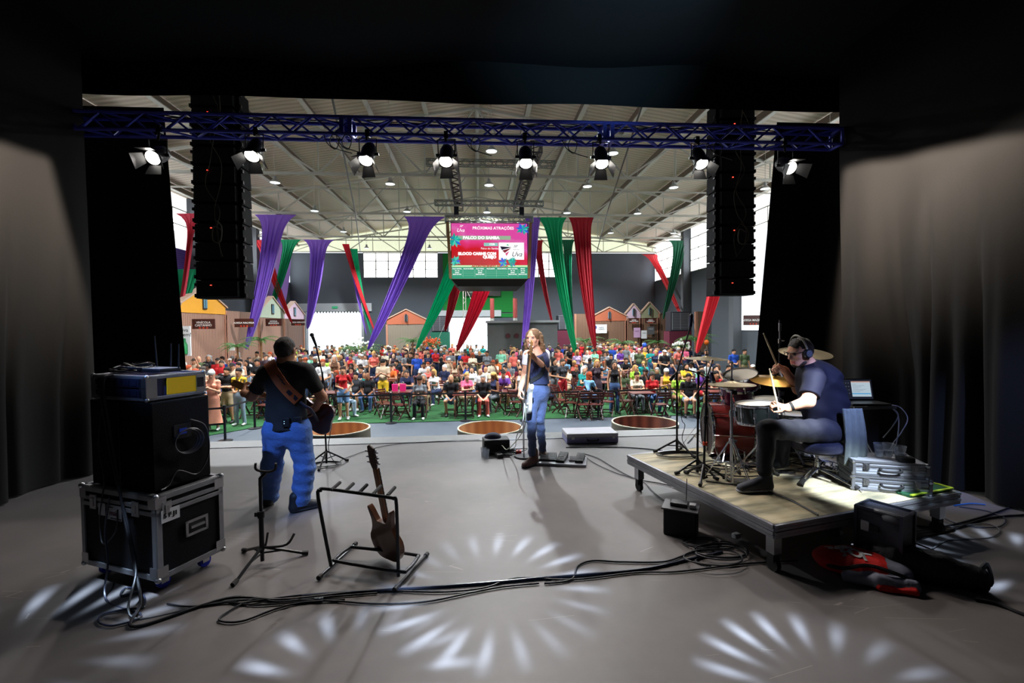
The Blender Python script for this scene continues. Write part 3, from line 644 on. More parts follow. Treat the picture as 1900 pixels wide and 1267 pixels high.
g = MB(); g.box((0, .4, 1.6), (b_.x - a.x, 1.2, 3.2)); g.build('block', mat('weathered_plaster', srgb(120, 122, 122), .9, bump=.3, bscale=12, var=.25, vscale=1.5), o, smooth=False)
g = MB(); g.box((0, .3, 3.25), (b_.x - a.x + .2, 1.5, .14)); g.build('coping', mat('coping_white', srgb(190, 196, 200), .7, var=.15), o, smooth=False)
for s_ in (-.95, -.4): g = MB(); g.cyl((s_, -.26, 2.35), (s_, -.22, 2.35), .16, n=20); g.build('plaque', mat('plaque_wine', srgb(110, 60, 66), .6), o)
# evaporative coolers
def cooler(px, py, Y, s, label, base=None):
    c = aty(px, py, Y); o = thing('evaporative_cooler', label, 'air cooler', (c.x, Y, c.z), group='evaporative coolers')
    g = MB(); g.box((0, .4, 0), (s, .8, s)); g.build('housing', mat('cooler_dark', srgb(34, 36, 46), .5), o, smooth=False, bevel=.03)
    g = MB(); g.use(0)
    g.box((0, -.01, 0), (s * .86, .02, s * .86)); g.use(1)
    for i in range(11): g.box((0, -.03, (i - 5) * s * .078), (s * .84, .02, .022))
    for i in range(3): g.box(((i - 1) * s * .42, -.04, 0), (.04, .02, s * .86))
    g.build('grille', [mat('cooler_pad', (.05, .05, .06), .7), mat('grille_grey', srgb(120, 124, 130), .5)], o, smooth=False)
    if base:
        g = MB(); h = c.z - s / 2 - ZF; g.box((0, .4, -s / 2 - h / 2), (s * 1.15, .9, h)); g.build('plinth', base, o, smooth=False)
pw = mat('plinth_wine', srgb(92, 22, 46), .7); pg = mat('plinth_green', srgb(14, 96, 74), .7)
cooler(816, 601, 32.5, 1.15, 'dark evaporative cooler on a green plinth beside the slanting green drape', pg)
cooler(1049, 599, 32.8, 1.1, 'dark evaporative cooler behind the bright green drape', pw)
cooler(1262, 596, 28.0, 1.25, 'dark evaporative cooler on a wine red plinth behind the mic boom', pw)
cooler(1400, 612, 24.5, 1.2, 'evaporative cooler beside the curtain under the booth sign', pw)
# planters: palms and flowers
lf = mat('leaf_green', srgb(70, 110, 50), .6, var=.4, vscale=5)
def palm(px, py, Y, r, label, seed, nf=11, flowers=None, base=0):
    c = aty(px, py, Y); rn = random.Random(seed); o = thing('potted_palm' if not flowers else 'flower_planter', label, 'plant', (c.x, Y, ZF), group='plants among the crowd'); zc = c.z - ZF
    g = MB()
    for i in range(nf):
        a = 2 * PI * i / nf + rn.random() * .5; L = r * (.8 + .4 * rn.random()); el = .5 + .7 * rn.random(); pts = []
        for k in range(9):
            t = k / 8; pts.append(Vector((math.cos(a) * L * t * math.cos(el * (1 - t)), math.sin(a) * L * t * math.cos(el * (1 - t)), zc - .1 + L * math.sin(el) * t - L * .75 * t * t)))
        g.tube(pts, .008, 4)
        for k in range(1, 9):
            d = (pts[k] - pts[k - 1]).normalized(); sd = d.cross(Vector((0, 0, 1))).normalized(); w = L * .33 * math.sin(PI * min(.95, k / 8 * .9 + .08))
            for s_ in (-1, 1):
                for q in (0, .5):
                    p0 = pts[k - 1].lerp(pts[k], q); p1 = p0 + (sd * s_ * .9 + d * .7).normalized() * w - Vector((0, 0, w * .35))
                    g.add([p0, p0 + d * .035, p1, p0 + d * .01 + Vector((0, 0, .01))], [(0, 1, 2), (0, 2, 3)])
    g.build('fronds' if not flowers else 'foliage', lf, o, smooth=False)
    g = MB(); g.tube([(0, 0, .5), (0.02, 0, zc - .05)], .05, 8); g.build('stem', M['wood'], o)
    g = MB(); g.lathe([(0, 0), (.2, 0), (.26, .5), (.22, .5), (.2, .45), (0, .45)], n=16); g.build('pot', mat('pot_terracotta', srgb(120, 80, 60), .8), o)
    if flowers:
        g = MB()
        for i in range(60):
            a = rn.random() * 6.28; b2 = rn.random() ** .5 * r * .8; g.ball((math.cos(a) * b2, math.sin(a) * b2, zc + rn.random() * r * .6 - b2 * .4), .05 + .03 * rn.random(), 6)
        g.build('blossoms', flowers, o)
fw = mat('white_blossom', (.75, .76, .7), .7); fo = mat('orange_blossom', srgb(210, 90, 40), .7)
palm(440, 640, 21.5, .8, 'palm in front of the plain striped booth', 1); palm(484, 628, 23.5, .8, 'palm beside the tall purple drape', 2)
palm(665, 650, 25, 1.3, 'big leafy planter with white blossom at the bright doorway', 3, 18, fw); palm(765, 632, 29, 1.0, 'fern planter under the green drape', 4, 14); palm(800, 636, 29, .7, 'orange flowering planter by the cooler plinth', 5, 12, fo)
palm(1085, 632, 29, 1.1, 'palm at the foot of the bright green drape', 6, 13); palm(1155, 635, 29, 1.1, 'palm in front of the orange gabled stall', 7, 13); palm(1290, 628, 24.5, 1.2, 'palm below the wine red plinth', 8, 12)
palm(1220, 634, 27, .9, 'palm under the olive gable stall', 9, 10); palm(1265, 642, 25, .7, 'planter full of white blossom near the mic boom', 10, 12, fw)
# guyed mast in front of the centre door
c = aty(862, 640, 30); o = thing('lattice_mast', 'thin pale lattice mast standing before the bright centre doorway', 'mast', (c.x, 30, ZF))
g = MB()
for i in range(3): a = 2 * PI * i / 3; g.tube([(.13 * math.cos(a), .13 * math.sin(a), 0), (.1 * math.cos(a), .1 * math.sin(a), 6.2)], .02, 6)
for k in range(24):
    a0 = 2 * PI * k / 3; a1 = 2 * PI * (k + 1) / 3; g.tube([(.12 * math.cos(a0), .12 * math.sin(a0), k * .26), (.12 * math.cos(a1), .12 * math.sin(a1), (k + 1) * .26)], .01, 4)
g.build('lattice', M['steelwhite'], o)
for i, dx in enumerate((-2.2, 2.0)):
    g = MB(); g.tube([(0, 0, 5.8), (dx, .3, 1.2)], .012, 4); g.build('guy_wire', M['steelwhite'], o)
# old tractor / cart by the masonry block and a black flight case
c = aty(887, 652, 26); o = thing('road_case', 'black road case parked behind the crowd next to the masonry block', 'case', (c.x, 26, ZF)); g = MB(); g.box((0, .4, .95), (1.05, .8, .75)); g.box((0, .4, .29), (.9, .7, .58)); g.build('case_body', mat('case_navy', (.02, .025, .035), .5), o, bevel=.03)
g = MB(); g.tube([(-.3, -.02, .95), (-.1, -.02, 1.05), (.1, -.02, .95), (.3, -.02, 1.05)], .02, 5, smooth=6); g.build('emblem', M['white'], o)
# ================================================================ THE STAGE
YE = 7.45
sf = mat('stage_floor', srgb(112, 103, 98), .5, bump=.12, bscale=3, var=.0)
nt = sf.node_tree; p = nt.nodes['Principled BSDF']
tc = node(sf, 'ShaderNodeTexCoord'); n1 = node(sf, 'ShaderNodeTexNoise'); n1.inputs['Scale'].default_value = .9; n1.inputs['Detail'].default_value = 6; n1.inputs['Roughness'].default_value = .65
lk(sf, tc.outputs['Object'], n1.inputs['Vector'])
rp = node(sf, 'ShaderNodeValToRGB'); rp.color_ramp.elements[0].position = .3; rp.color_ramp.elements[0].color = (*srgb(92, 88, 88), 1); rp.color_ramp.elements[1].position = .75; rp.color_ramp.elements[1].color = (*srgb(116, 110, 109), 1); lk(sf, n1.outputs['Fac'], rp.inputs[0])
# thin pale scuffs
mp = node(sf, 'ShaderNodeMapping'); mp.inputs['Scale'].default_value = (1.2, 7, 1); mp.inputs['Rotation'].default_value = (0, 0, .7); lk(sf, tc.outputs['Object'], mp.inputs['Vector'])
vo = node(sf, 'ShaderNodeTexVoronoi', feature='DISTANCE_TO_EDGE'); vo.inputs['Scale'].default_value = .7; lk(sf, mp.outputs[0], vo.inputs['Vector'])
n2 = node(sf, 'ShaderNodeTexNoise'); n2.inputs['Scale'].default_value = 2.1; lk(sf, tc.outputs['Object'], n2.inputs['Vector'])
s1 = mth(sf, 'LESS_THAN', vo.outputs['Distance'], .004); s2 = mth(sf, 'GREATER_THAN', n2.outputs['Fac'], .62)
mx = node(sf, 'ShaderNodeMix', data_type='RGBA'); lk(sf, rp.outputs[0], mx.inputs['A']); mx.inputs['B'].default_value = (*srgb(150, 142, 136), 1); lk(sf, mth(sf, 'MULTIPLY', s1, mth(sf, 'MULTIPLY', s2, .8)), mx.inputs['Factor']); lk(sf, mx.outputs['Result'], p.inputs['Base Color'])
b = MB(); b.box((0, (YE - 3.2) / 2 - .19, -.06), (16, YE + 3.2 - .38, .12)); struct(b.build('floor_stage', sf, smooth=False))
b = MB(); b.box((0, YE - .2, -.055), (16, .4, .13)); struct(b.build('trim_1', mat('stage_lip', srgb(128, 128, 128), .42, var=.2, vscale=4, bump=.2, bscale=9), smooth=False))
b = MB(); b.box((0, YE - .4, .002), (16, .018, .012)); struct(b.build('trim_2', M['alu'], smooth=False))
b = MB(); b.box((0, YE - .1, (ZF - .12) / 2), (16, .1, -ZF - .13)); struct(b.build('wall_stage_fascia', M['black'], smooth=False))
# ---- drapes
ct = mat('stage_curtain', (.0078, .0074, .007), .85, sheen=.01, bump=.15, bscale=150, spec=.2)
def folds(rn, n=9):
    return [(rn.uniform(.3, 1), rn.uniform(1.5, 9), rn.random() * 6.3) for _ in range(n)]
def curtain(name, p0, p1, z0, z1, amp, seed, label, nfold=1., lean=0, gather=0.):
    """hanging cloth from p0 to p1 (x,y); folds grow towards the floor"""
    rn = random.Random(seed); fs = folds(rn, 10); P0 = Vector((*p0, 0)); P1 = Vector((*p1, 0)); d = (P1 - P0); L = d.length; d.normalize(); nrm = Vector((-d.y, d.x, 0))
    pl = [(rn.uniform(0, L), rn.uniform(.04, .1), rn.uniform(.4, 1.3), rn.uniform(-.12, .12)) for _ in range(int(L * 2.6))]
    def fn(u, v):
        z = z1 + (z0 - z1) * v; s_ = u * L
        a = amp * (.06 + .94 * min(1, v * 1.25) ** 2.2)
        w = sum(q * math.sin(f_ * s_ * nfold + ph + .5 * math.sin(v * 3 + ph)) for q, f_, ph in fs) / 3.0 + .55 * abs(math.sin(s_ * 4.1 * nfold + .8 * math.sin(v * 2.2))) ** 3
        if v > .4 and amp > .1: w += min(1, (v - .4) * 2.4) * sum(q * math.exp(-((s_ - c_ - sl * v) / wd) ** 2) for c_, wd, q, sl in pl)
        return P0 + d * (s_ + lean * (1 - v) * (1 if u > .5 else 0) * (u - .5) * 2) + nrm * (a * w) + Vector((0, 0, z + .02))
    g = MB(); g.grid(fn, int(L * 40), 34); o = g.build(name, ct, loc=((P0.x + P1.x) / 2, (P0.y + P1.y) / 2, z0), smooth=180)
    return tag(o, label, 'curtain', 'black stage curtains')
YL = atx(168, 600, -4.8).y; YR = atx(1552, 600, 4.98).y
curtain('stage_curtain', (-4.85, -3), (-4.8, YL), 0, 5.6, .13, 3, 'black side curtain along the stage behind the stacked speaker and road case')
curtain('stage_curtain', (4.98, YR), (5.0, -3), 0, 5.6, .15, 8, 'black side curtain beside the drum riser, lit beige near its top')
xl0, xl1 = aty(307, 300, 7.1).x, aty(354, 750, 7.1).x; xr0, xr1 = aty(1441, 300, 7.1).x, aty(1392, 750, 7.1).x
curtain('stage_curtain', (-8, 7.1), (xl1, 7.1), 0, 5.0, .05, 5, 'black leg drape at the stage mouth behind the rack stack', lean=(xl0 - xl1))
curtain('stage_curtain', (8, 7.1), (xr1, 7.1), 0, 5.0, .05, 6, 'black leg drape at the stage mouth behind the drummer', lean=-(xr0 - xr1))
curtain('light_block_cloth', (-8, -3), (8, -3), 0, 5.5, .1, 9, 'unseen black cloth added behind the camera to keep the stage dark')  # unseen, added behind the camera to keep outside light off the stage
b = MB(); b.grid(lambda u, v: (-8 + 16 * u, 6.62 + .02 * math.sin(u * 40), 4.97 + 1.4 * v + .012 * math.sin(u * 23)), 120, 6)
tag(b.build('header_drape', ct, loc=(0, 6.62, 4.97), smooth=180), 'black header drape across the top of the stage opening', 'curtain')
b = MB(); b.grid(lambda u, v: (-8 + 16 * u, -3 + 9.7 * v, 5.5 + .1 * math.sin(u * 9 + 2 * v) * math.sin(v * 7) + .05 * math.sin(u * 31 + v * 5)), 90, 50)
tag(b.build('ceiling_cloth', mat('ceiling_cloth', (.009, .0105, .012), .8, spec=.2), loc=(0, 1.8, 5.5), smooth=180), 'black cloth stretched as a ceiling over the whole stage', 'cloth')
for sx, nm in ((-1, 'left'), (1, 'right')):
    b = MB(); b.box((sx * 8, 1.9, 2.8), (.03, 9.9, 5.6)); o = b.build('side_light_block', ct, loc=(sx * 8, 1.9, 0), smooth=False); tag(o, 'outer black cloth added to block light on the %s side' % nm, 'cloth')  # unseen, added beyond the side curtains to shut outside light out
# ---- blue front truss
YT = 6.0
tb = mat('truss_blue', (.075, .085, .55), .4, .25, var=.15, vscale=3)
za = aty(900, 222.5, YT - .11).z; zb = aty(900, 253, YT - .11).z; zm = (za + zb) / 2; sd = za - zb
ft = thing('front_truss', 'blue painted lattice lighting truss spanning the stage mouth', 'truss', (0, YT, zm), world=True)
box_truss(ft, (-5.25, YT, zm), (4.95, YT, zm), sd, .024, .014, tb, step=.25)
for x in (-1.62, 1.72):
    g = MB()
    for dx in (-.05, .05):
        for i in (-1, 1): g.box((x + dx, YT + i * sd / 2, zm), (.05, .045, sd)); g.box((x + dx, YT, zm + i * sd / 2), (.05, sd, .045))
    g.build('coupler_plate', tb, ft, smooth=False)
for sx, x in ((-1, -5.35), (1, 5.45)):
    s_ = thing('side_truss', 'dark blue side truss above the %s curtain' % ('left' if sx < 0 else 'right'), 'truss', (x, 2, 4.5), world=True, group='side trusses')
    box_truss(s_, (x, YT - .2, 4.5), (x, -2.5, 4.5), sd, .02, .011, tb, step=.28)
rt = thing('rear_truss', 'dark lighting truss over the stage carrying the moving heads', 'truss', (0, 1.2, 4.9), world=True)
box_truss(rt, (-5, .9, 5.0), (5, .9, 5.0), sd, .02, .011, tb, step=.28)
# cables clipped along the truss
g = MB(); rn = random.Random(4)
for k in range(3):
    pts = [(-5 + i * .5, YT + .1 * (k - 1), za + .02 - .05 * (i % 2) * rn.random() + .01 * k) for i in range(21)]; g.tube(pts, .008, 5, smooth=3)
for x in (-1.9, -1.75, -.15, 1.1, 3.05):
    g.tube([(x, YT - .1, zb + .02), (x + .05, YT - .12, zb - .12), (x + .16, YT - .13, zb - .2), (x + .2, YT - .12, zb - .06), (x + .12, YT - .12, zb - .02), (x + .1, YT - .12, zb - .16), (x + .35, YT - .1, zb - .24)], .006, 5, smooth=5)
tag(g.build('truss_cable', M['cable'], loc=(0, YT, za)), 'black power cables clipped along the blue front truss', 'cable')
# ---- par cans with barn doors
lens = mat('lens_glow', (.9, .9, .9), .2, em=(1, .95, .86), es=14)
dark = mat('fixture_black', (.02, .02, .022), .42, .2)
doors_m = mat('barn_door_black', (.02, .02, .022), .45, .2)
def par(i):
    p, t = PARS[i]; d = (t - p).normalized(); names = ['far left one against the black curtain', 'one beside the left speaker column', 'third from the left', 'one left of the screen trusses', 'one right of the screen trusses', 'sixth from the left', 'one beside the right speaker column', 'far right one against the black curtain']
    o = thing('stage_spotlight', 'black theatre spotlight with barn doors under the truss, ' + names[i], 'spotlight', (p.x, YT - .11, zb - .02), world=True, group='spotlights under the front truss')
    x, y, dd = basis(d); c0 = p - d * .30; r = .086
    g = MB(); g.lathe([(0, 0), (.05, .0), (.075, .04), (.092, .12), (r, .2), (r, .27), (r + .012, .275), (r + .012, .30), (r * .93, .30), (r * .93, .285)], c0, 24, d); g.build('housing', dark, o)
    g = MB(); g.lathe([(0, .283), (r * .72, .288), (r * .93, .292)], c0, 24, d); g.build('lens', lens, o)
    g = MB(); hook = Vector((p.x, YT - .11, zb)); mid = p - d * .13; sx = Vector((1, 0, 0)); tp = mid + Vector((0, 0, .20)); tp.x = p.x
    g.tube([mid + sx * (r + .015), mid + sx * (r + .02) + Vector((0, 0, .19)), mid - sx * (r + .02) + Vector((0, 0, .19)), mid - sx * (r + .015)], .008, 5); g.build('yoke', dark, o)
    g = MB(); g.cyl(tp - Vector((0, 0, .02)), Vector((p.x, YT - .11, zb + .03)), .014); g.box((p.x, YT - .11, zb), (.05, .07, .09)); g.build('clamp', dark, o)
    for s_ in (-1, 1): g = MB(); g.cyl(mid + sx * s_ * (r - .01), mid + sx * s_ * (r + .045), .018, n=10); g.build('knob', dark, o)
    # four doors hinged at the front ring, each opened by its own angle
    ang = [(35, 50, 62, 12), (48, 70, 85, 15), (35, 60, 75, 12), (30, 55, 80, 10), (30, 30, 80, 10), (60, 35, 78, 12), (40, 40, 40, 12), (30, 60, 84, 20)][i]
    e = c0 + d * .30
    upv = (Vector((0, 0, 1)) - d * d.z).normalized(); lt = d.cross(upv).normalized()
    for k, (sv, tv) in enumerate(((lt, upv), (-lt, upv), (-upv, lt), (upv, lt))):
        a = R(ang[k] if k < 3 else 80); h0 = e + sv * r; out = d * math.cos(R(90) - a if k == 3 else R(ang[k]) * .55) + sv * math.sin(R(ang[k]) * .55)
        if k == 3: out = d * .9 + sv * .45
        L_ = .165 if k < 2 else .13
        w0, w1 = (.06, .09) if k < 2 else (.065, .088)
        g = MB(); A = [h0 - tv * w0, h0 + tv * w0, h0 + tv * w1 + out * L_, h0 - tv * w1 + out * L_]; nn = (A[1] - A[0]).cross(A[3] - A[0]).normalized() * .002
        g.add([q - nn for q in A] + [q + nn for q in A], [(3, 2, 1, 0), (4, 5, 6, 7), (0, 1, 5, 4), (1, 2, 6, 5), (2, 3, 7, 6), (3, 0, 4, 7)]); g.build('barn_door', doors_m, o, smooth=False)
for i in range(8): par(i)
# ---- moving heads
def moving_head(i, p, t):
    d = (t - p).normalized(); o = thing('moving_head_light', 'x', 'stage light', p, world=True, group='moving heads over the stage')
    o['label'] = 'black moving head lamp hung over the stage, ' + ['throwing the middle flower pattern', 'throwing the flower pattern below the bags', 'throwing the flower pattern before the road case', 'throwing the flower pattern under the guitar rack', 'throwing the flower pattern by the right curtain', 'lighting the jeans of the singer', 'lighting the face of the singer', 'lighting the guitarist blue', 'lighting the drummer blue', 'lighting the drummer arm white', 'washing the right curtain blue', 'washing the ceiling cloth', 'lighting the right curtain beige', 'lighting the left curtain beige', 'lighting the silver cases white'][i]
    g = MB(); g.lathe([(0, -.34), (.08, -.33), (.11, -.22), (.11, -.05), (.09, 0), (.075, 0), (.075, -.02)], p, 20, d); g.build('head', dark, o)
    g = MB(); g.lathe([(0, -.018), (.075, -.015)], p, 20, d); g.build('lens', mat('head_lens', (.9, .95, 1), .1, em=(.6, .8, 1), es=3), o)
    c = p - d * .18; g = MB(); g.tube([c + Vector((.13, 0, 0)), c + Vector((.14, 0, .2)), c + Vector((-.14, 0, .2)), c + Vector((-.13, 0, 0))], .022, 6); g.build('yoke', dark, o)
    up = i == 11
    zt = (4.95 if not up else 4.95)
    g = MB(); g.box((c.x, c.y, c.z + .26), (.3, .22, .12)); g.cyl((c.x, c.y, c.z + .3), (c.x, c.y, max(zt, c.z + .4)), .02); g.tube([(c.x, c.y, max(zt, c.z + .4)), (c.x, .9, 5.0)], .02); g.build('base', dark, o)
for i, (p, t) in enumerate(HEADS): moving_head(i, p, t)
# ---- speaker columns (line arrays) flown either side
ledm = mat('red_led', (.3, 0, 0), .4, em=(1, .05, .03), es=5)
def array(x0, x1, zbot, label, sx):
    o = thing('line_array', label, 'loudspeaker array', ((x0 + x1) / 2, 8.2, zbot), world=True, group='flown speaker columns'); w = x1 - x0; cx_ = (x0 + x1) / 2
    for i in range(11):
        z = zbot + .325 * i; g = MB(); g.prism([(-w / 2, 0), (w / 2, 0), (w / 2 - .01, .31), (-w / 2 + .01, .31)], .34, (cx_, 8.45, z)); g.box((cx_, 8.24, z + .155), (w * .82, .1, .27)); bx = g.build('speaker_box', mat('array_black', (.0035, .0035, .004), .8, spec=.2), o, smooth=False, bevel=.006)
        g = MB()
        for s_ in (-1, 1): g.box((cx_ + s_ * (w / 2 + .008), 8.3, z + .05), (.03, .05, .06)); g.box((cx_ + s_ * (w / 2 + .008), 8.3, z + .24), (.03, .05, .05))
        g.build('rigging_lug', M['blackmetal'], bx, smooth=False); 
        if i % 3 == (0 if sx < 0 else 0): g = MB(); g.box((cx_ + .03 * (i % 2) - .1, 8.18, z + .22), (.022, .012, .01)); g.build('status_led', ledm, bx, smooth=False)
    g = MB(); g.box((cx_, 8.4, zbot + 3.62), (w * .8, .5, .06)); g.cyl((cx_, 8.4, zbot + 3.6), (cx_, 8.4, zbot + 5.3), .02); g.build('fly_bar', M['blackmetal'], o)
    g = MB(); rn = random.Random(7 + sx)
    for k in range(2):
        pts = [(cx_ + rn.uniform(-.15, .25) * w, 8.15, zbot + 3.5 - j * .4) for j in range(8)]; g.tube(pts, .006, 5, smooth=6)
    g.tube([(cx_ + .05, 8.14, zbot + 1.3), (cx_ + .13, 8.13, zbot + 1.2), (cx_ + .1, 8.13, zbot + .95), (cx_ - .02, 8.13, zbot + .98), (cx_, 8.13, zbot + 1.2), (cx_ + .12, 8.13, zbot + 1.15)], .012, 5, smooth=6)
    g.build('signal_cable', mat('cable_grey', (.09, .08, .05), .5), o)
xa = aty(356, 540, 8.2).x; xb = aty(452, 540, 8.2).x; array(xa + .02, xb - .02, aty(400, 553, 8.2).z, 'black flown speaker column left of the stage mouth with tiny red lights', -1)
xa = aty(1329, 540, 8.2).x; xb = aty(1404, 540, 8.2).x; array(xa + .02, xb - .0, aty(1360, 547, 8.2).z, 'black flown speaker column right of the stage mouth', 1)
# ---- open vats in front of the stage
vin = bands('vat_inside', srgb(206, 160, 118), srgb(180, 132, 96), 'X', 1.5, .35, .2, 1.0)
def vat(pxc, pytop, r, Yc, label, c):
    q = aty(pxc, pytop, Yc + r); zt = q.z; x = aty(pxc, pytop, Yc).x; x = q.x * (Yc / (Yc + r))
    o = thing('open_vat', label, 'vat', (x, Yc, ZF), group='open round vats before the stage'); h = zt - ZF
    g = MB(); g.lathe([(r, h - .02), (r, h), (r - .035, h), (r - .035, h - .02)], n=64); g.build('rim', mat('vat_rim', srgb(190, 186, 160), .5), o)
    g = MB(); g.lathe([(r - .03, h - .02), (r - .035, .06), (0, .06)], n=64); g.build('inside_wall', c, o)
    g = MB(); g.lathe([(r, h - .02), (r, 0)], n=64); g.build('outside_wall', mat('vat_outside', srgb(90, 84, 70), .6), o)
vat(626, 783, .72, 10.6, 'open round wooden vat before the stage behind the guitarist', vin)
vat(909, 780, .76, 10.6, 'open round wooden vat before the stage beside the singer', vin)
vat(1196, 770, .8, 10.9, 'open copper coloured vat before the stage left of the drums', bands('vat_copper', srgb(170, 120, 104), srgb(120, 90, 84), 'X', 1.2, .25, .2, 1.5, metal=.5))
# ---- belt barrier
def post_at(px, y0):
    b0 = atz(px, y0, ZF); return b0
posts = [(374, 822), (418, 818), (473, 795), (592, 790), (726, 785), (864, 781), (975, 781), (1110, 777), (1235, 773), (1352, 771)]
pb = [post_at(*p) for p in posts]
wheres = ['in the corner by the side curtain', 'beside the woman in the peach dress', 'beside the guitarist elbow', 'behind the mic stand', 'before the man in yellow shorts', 'before the couple at the table', 'behind the singer legs', 'right of the singer', 'behind the tall mic boom', 'behind the cymbals']
pr0 = None
for i, p in enumerate(pb):
    lb = 'black belt barrier post standing ' + wheres[i]
    if pr0 is None:
        o = thing('barrier_post', lb, 'barrier post', p, group='belt barrier posts')
        g = MB(); g.lathe([(0, .012), (.17, .012), (.175, .0), (.17, .022), (.06, .04), (.035, .045)], n=24); g.build('base', M['blackmetal'], o)
        g = MB(); g.cyl((0, 0, .03), (0, 0, .88), .032, n=14); g.cyl((0, 0, .82), (0, 0, .93), .042, n=14); g.build('pole', M['blackmetal'], o); pr0 = o
    else: dup(pr0, p, label=lb)
for i in range(len(pb) - 1):
    g = MB()
    for z in ((.86, .45) if i < 1 else (.86,)):
        a = pb[i] + Vector((0, 0, z)); c = pb[i + 1] + Vector((0, 0, z)); g.bar(a, c, .004, .05)
    o = g.build('barrier_belt', M['blackfab'], smooth=False, loc=pb[i]); 
    tag(o, 'black retractable belt stretched from the post %s' % wheres[i], 'belt', 'barrier belts')
# ================================================================ SMOOTH BODIES (implicit surface -> quads)
def _n(v): return np.array(v, dtype=np.float32)
class Body:
    """smooth union of rounded cones and ellipsoids; every piece carries a material slot number"""
    def __init__(s): s.p = []; s.cuts = []
    def cone(s, a, b, ra, rb, lab=0, k=.03, flat=None, cap=False, sub=False):
        s.p.append(('c', _n(a), _n(b), ra, rb, lab, k, flat, cap, sub)); return s
    def ell(s, c, r, lab=0, k=.03, rot=None, sub=False):
        s.p.append(('e', _n(c), _n(r), None if rot is None else np.array(rot, dtype=np.float32), 0, lab, k, None, False, sub)); return s
    def cut(s, p, n): s.cuts.append((_n(p), _n(n))); return s
    def mesh(s, name, mats, h=.008, wr=None):
        lo = np.min([np.minimum(q[1], q[2] if q[0] == 'c' else q[1]) - (max(q[3], q[4]) if q[0] == 'c' else q[2].max()) for q in s.p if not q[9]], 0) - 3 * h
        hi = np.max([np.maximum(q[1], q[2] if q[0] == 'c' else q[1]) + (max(q[3], q[4]) if q[0] == 'c' else q[2].max()) for q in s.p if not q[9]], 0) + 3 * h
        n = np.ceil((hi - lo) / h).astype(int) + 1
        ax = [lo[i] + h * np.arange(n[i], dtype=np.float32) for i in range(3)]
        Fd = np.full(n, .2, np.float32); best = np.full(n, 9., np.float32); L = np.zeros(n, np.int8)
        for q in s.p:
            kind, a, b, ra, rb, lab, k, flat, cap, sub = q; pad = k + 2.5 * h + .012
            if kind == 'c': l_ = np.minimum(a, b) - max(ra, rb) - pad; u_ = np.maximum(a, b) + max(ra, rb) + pad
            else: l_ = a - b.max() - pad; u_ = a + b.max() + pad
            i0 = np.clip(((l_ - lo) / h).astype(int), 0, n - 1); i1 = np.clip(np.ceil((u_ - lo) / h).astype(int) + 1, 1, n)
            if (i1 <= i0).any(): continue
            sl = tuple(slice(i0[i], i1[i]) for i in range(3))
            P = np.stack(np.meshgrid(*[ax[i][sl[i]] for i in range(3)], indexing='ij'), -1)
            if kind == 'c':
                A, B_ = a, b
                if flat is not None:
                    f, sc = _n(flat[0]), flat[1]; f = f / np.linalg.norm(f); P = P + ((P - A) @ f)[..., None] * f * (1 / sc - 1); B_ = B_ + ((B_ - A) @ f) * f * (1 / sc - 1)
                d = B_ - A; L2 = max(float(d @ d), 1e-9); t = ((P - A) @ d) / L2; tc_ = np.clip(t, 0, 1); r = ra + (rb - ra) * tc_
                D = np.linalg.norm(P - A - tc_[..., None] * d, axis=-1) - r
                if flat is not None: D = D * max(.55, flat[1])
                if cap:
                    ll = math.sqrt(L2); rad = np.linalg.norm(P - A - t[..., None] * d, axis=-1) - r; D = np.maximum(rad * (1 if flat is None else max(.55, flat[1])), np.maximum(-t, t - 1) * ll)
            else:
                Q = P - a
                if rb is not None and False: pass
                if ra is not None: Q = Q @ ra
                k0 = np.linalg.norm(Q / b, axis=-1); k1 = np.linalg.norm(Q / (b * b), axis=-1) + 1e-6; D = k0 * (k0 - 1) / k1
            D = D.astype(np.float32); cur = Fd[sl]
            if sub: Fd[sl] = np.maximum(cur, -D) if k <= 0 else -_smin(-cur, D, k); continue
            Fd[sl] = _smin(cur, D, k) if k > 0 else np.minimum(cur, D)
            m = D < best[sl]; best[sl] = np.where(m, D, best[sl]); L[sl] = np.where(m, lab, L[sl])
        if wr is not None:
            X = np.meshgrid(*ax, indexing='ij'); Fd += wr(*X).astype(np.float32)
        for p_, nn in s.cuts:
            X, Y, Z = np.meshgrid(*ax, indexing='ij', sparse=True); Fd = np.maximum(Fd, (X - p_[0]) * nn[0] + (Y - p_[1]) * nn[1] + (Z - p_[2]) * nn[2])
        V, Q, FL = _nets(Fd, L, lo, h)
        me = bpy.data.meshes.new(name); me.from_pydata(V.tolist(), [], Q.tolist())
        for m in mats: me.materials.append(m)
        if len(mats) > 1: me.polygons.foreach_set('material_index', FL.astype(np.int32))
        me.polygons.foreach_set('use_smooth', np.ones(len(Q), bool)); me.update(); return me
    def build(s, name, mats, parent=None, h=.008, wr=None):
        me = s.mesh(name, mats if isinstance(mats, list) else [mats], h, wr); o = bpy.data.objects.new(name, me); COL.objects.link(o)
        if parent is not None:
            o.parent = parent
            if parent.get('_wo'):
                me.transform(parent.matrix_basis.inverted())
        return o
def _smin(a, b, k):
    h = np.maximum(k - np.abs(a - b), 0) / k; return np.minimum(a, b) - h * h * k * .25
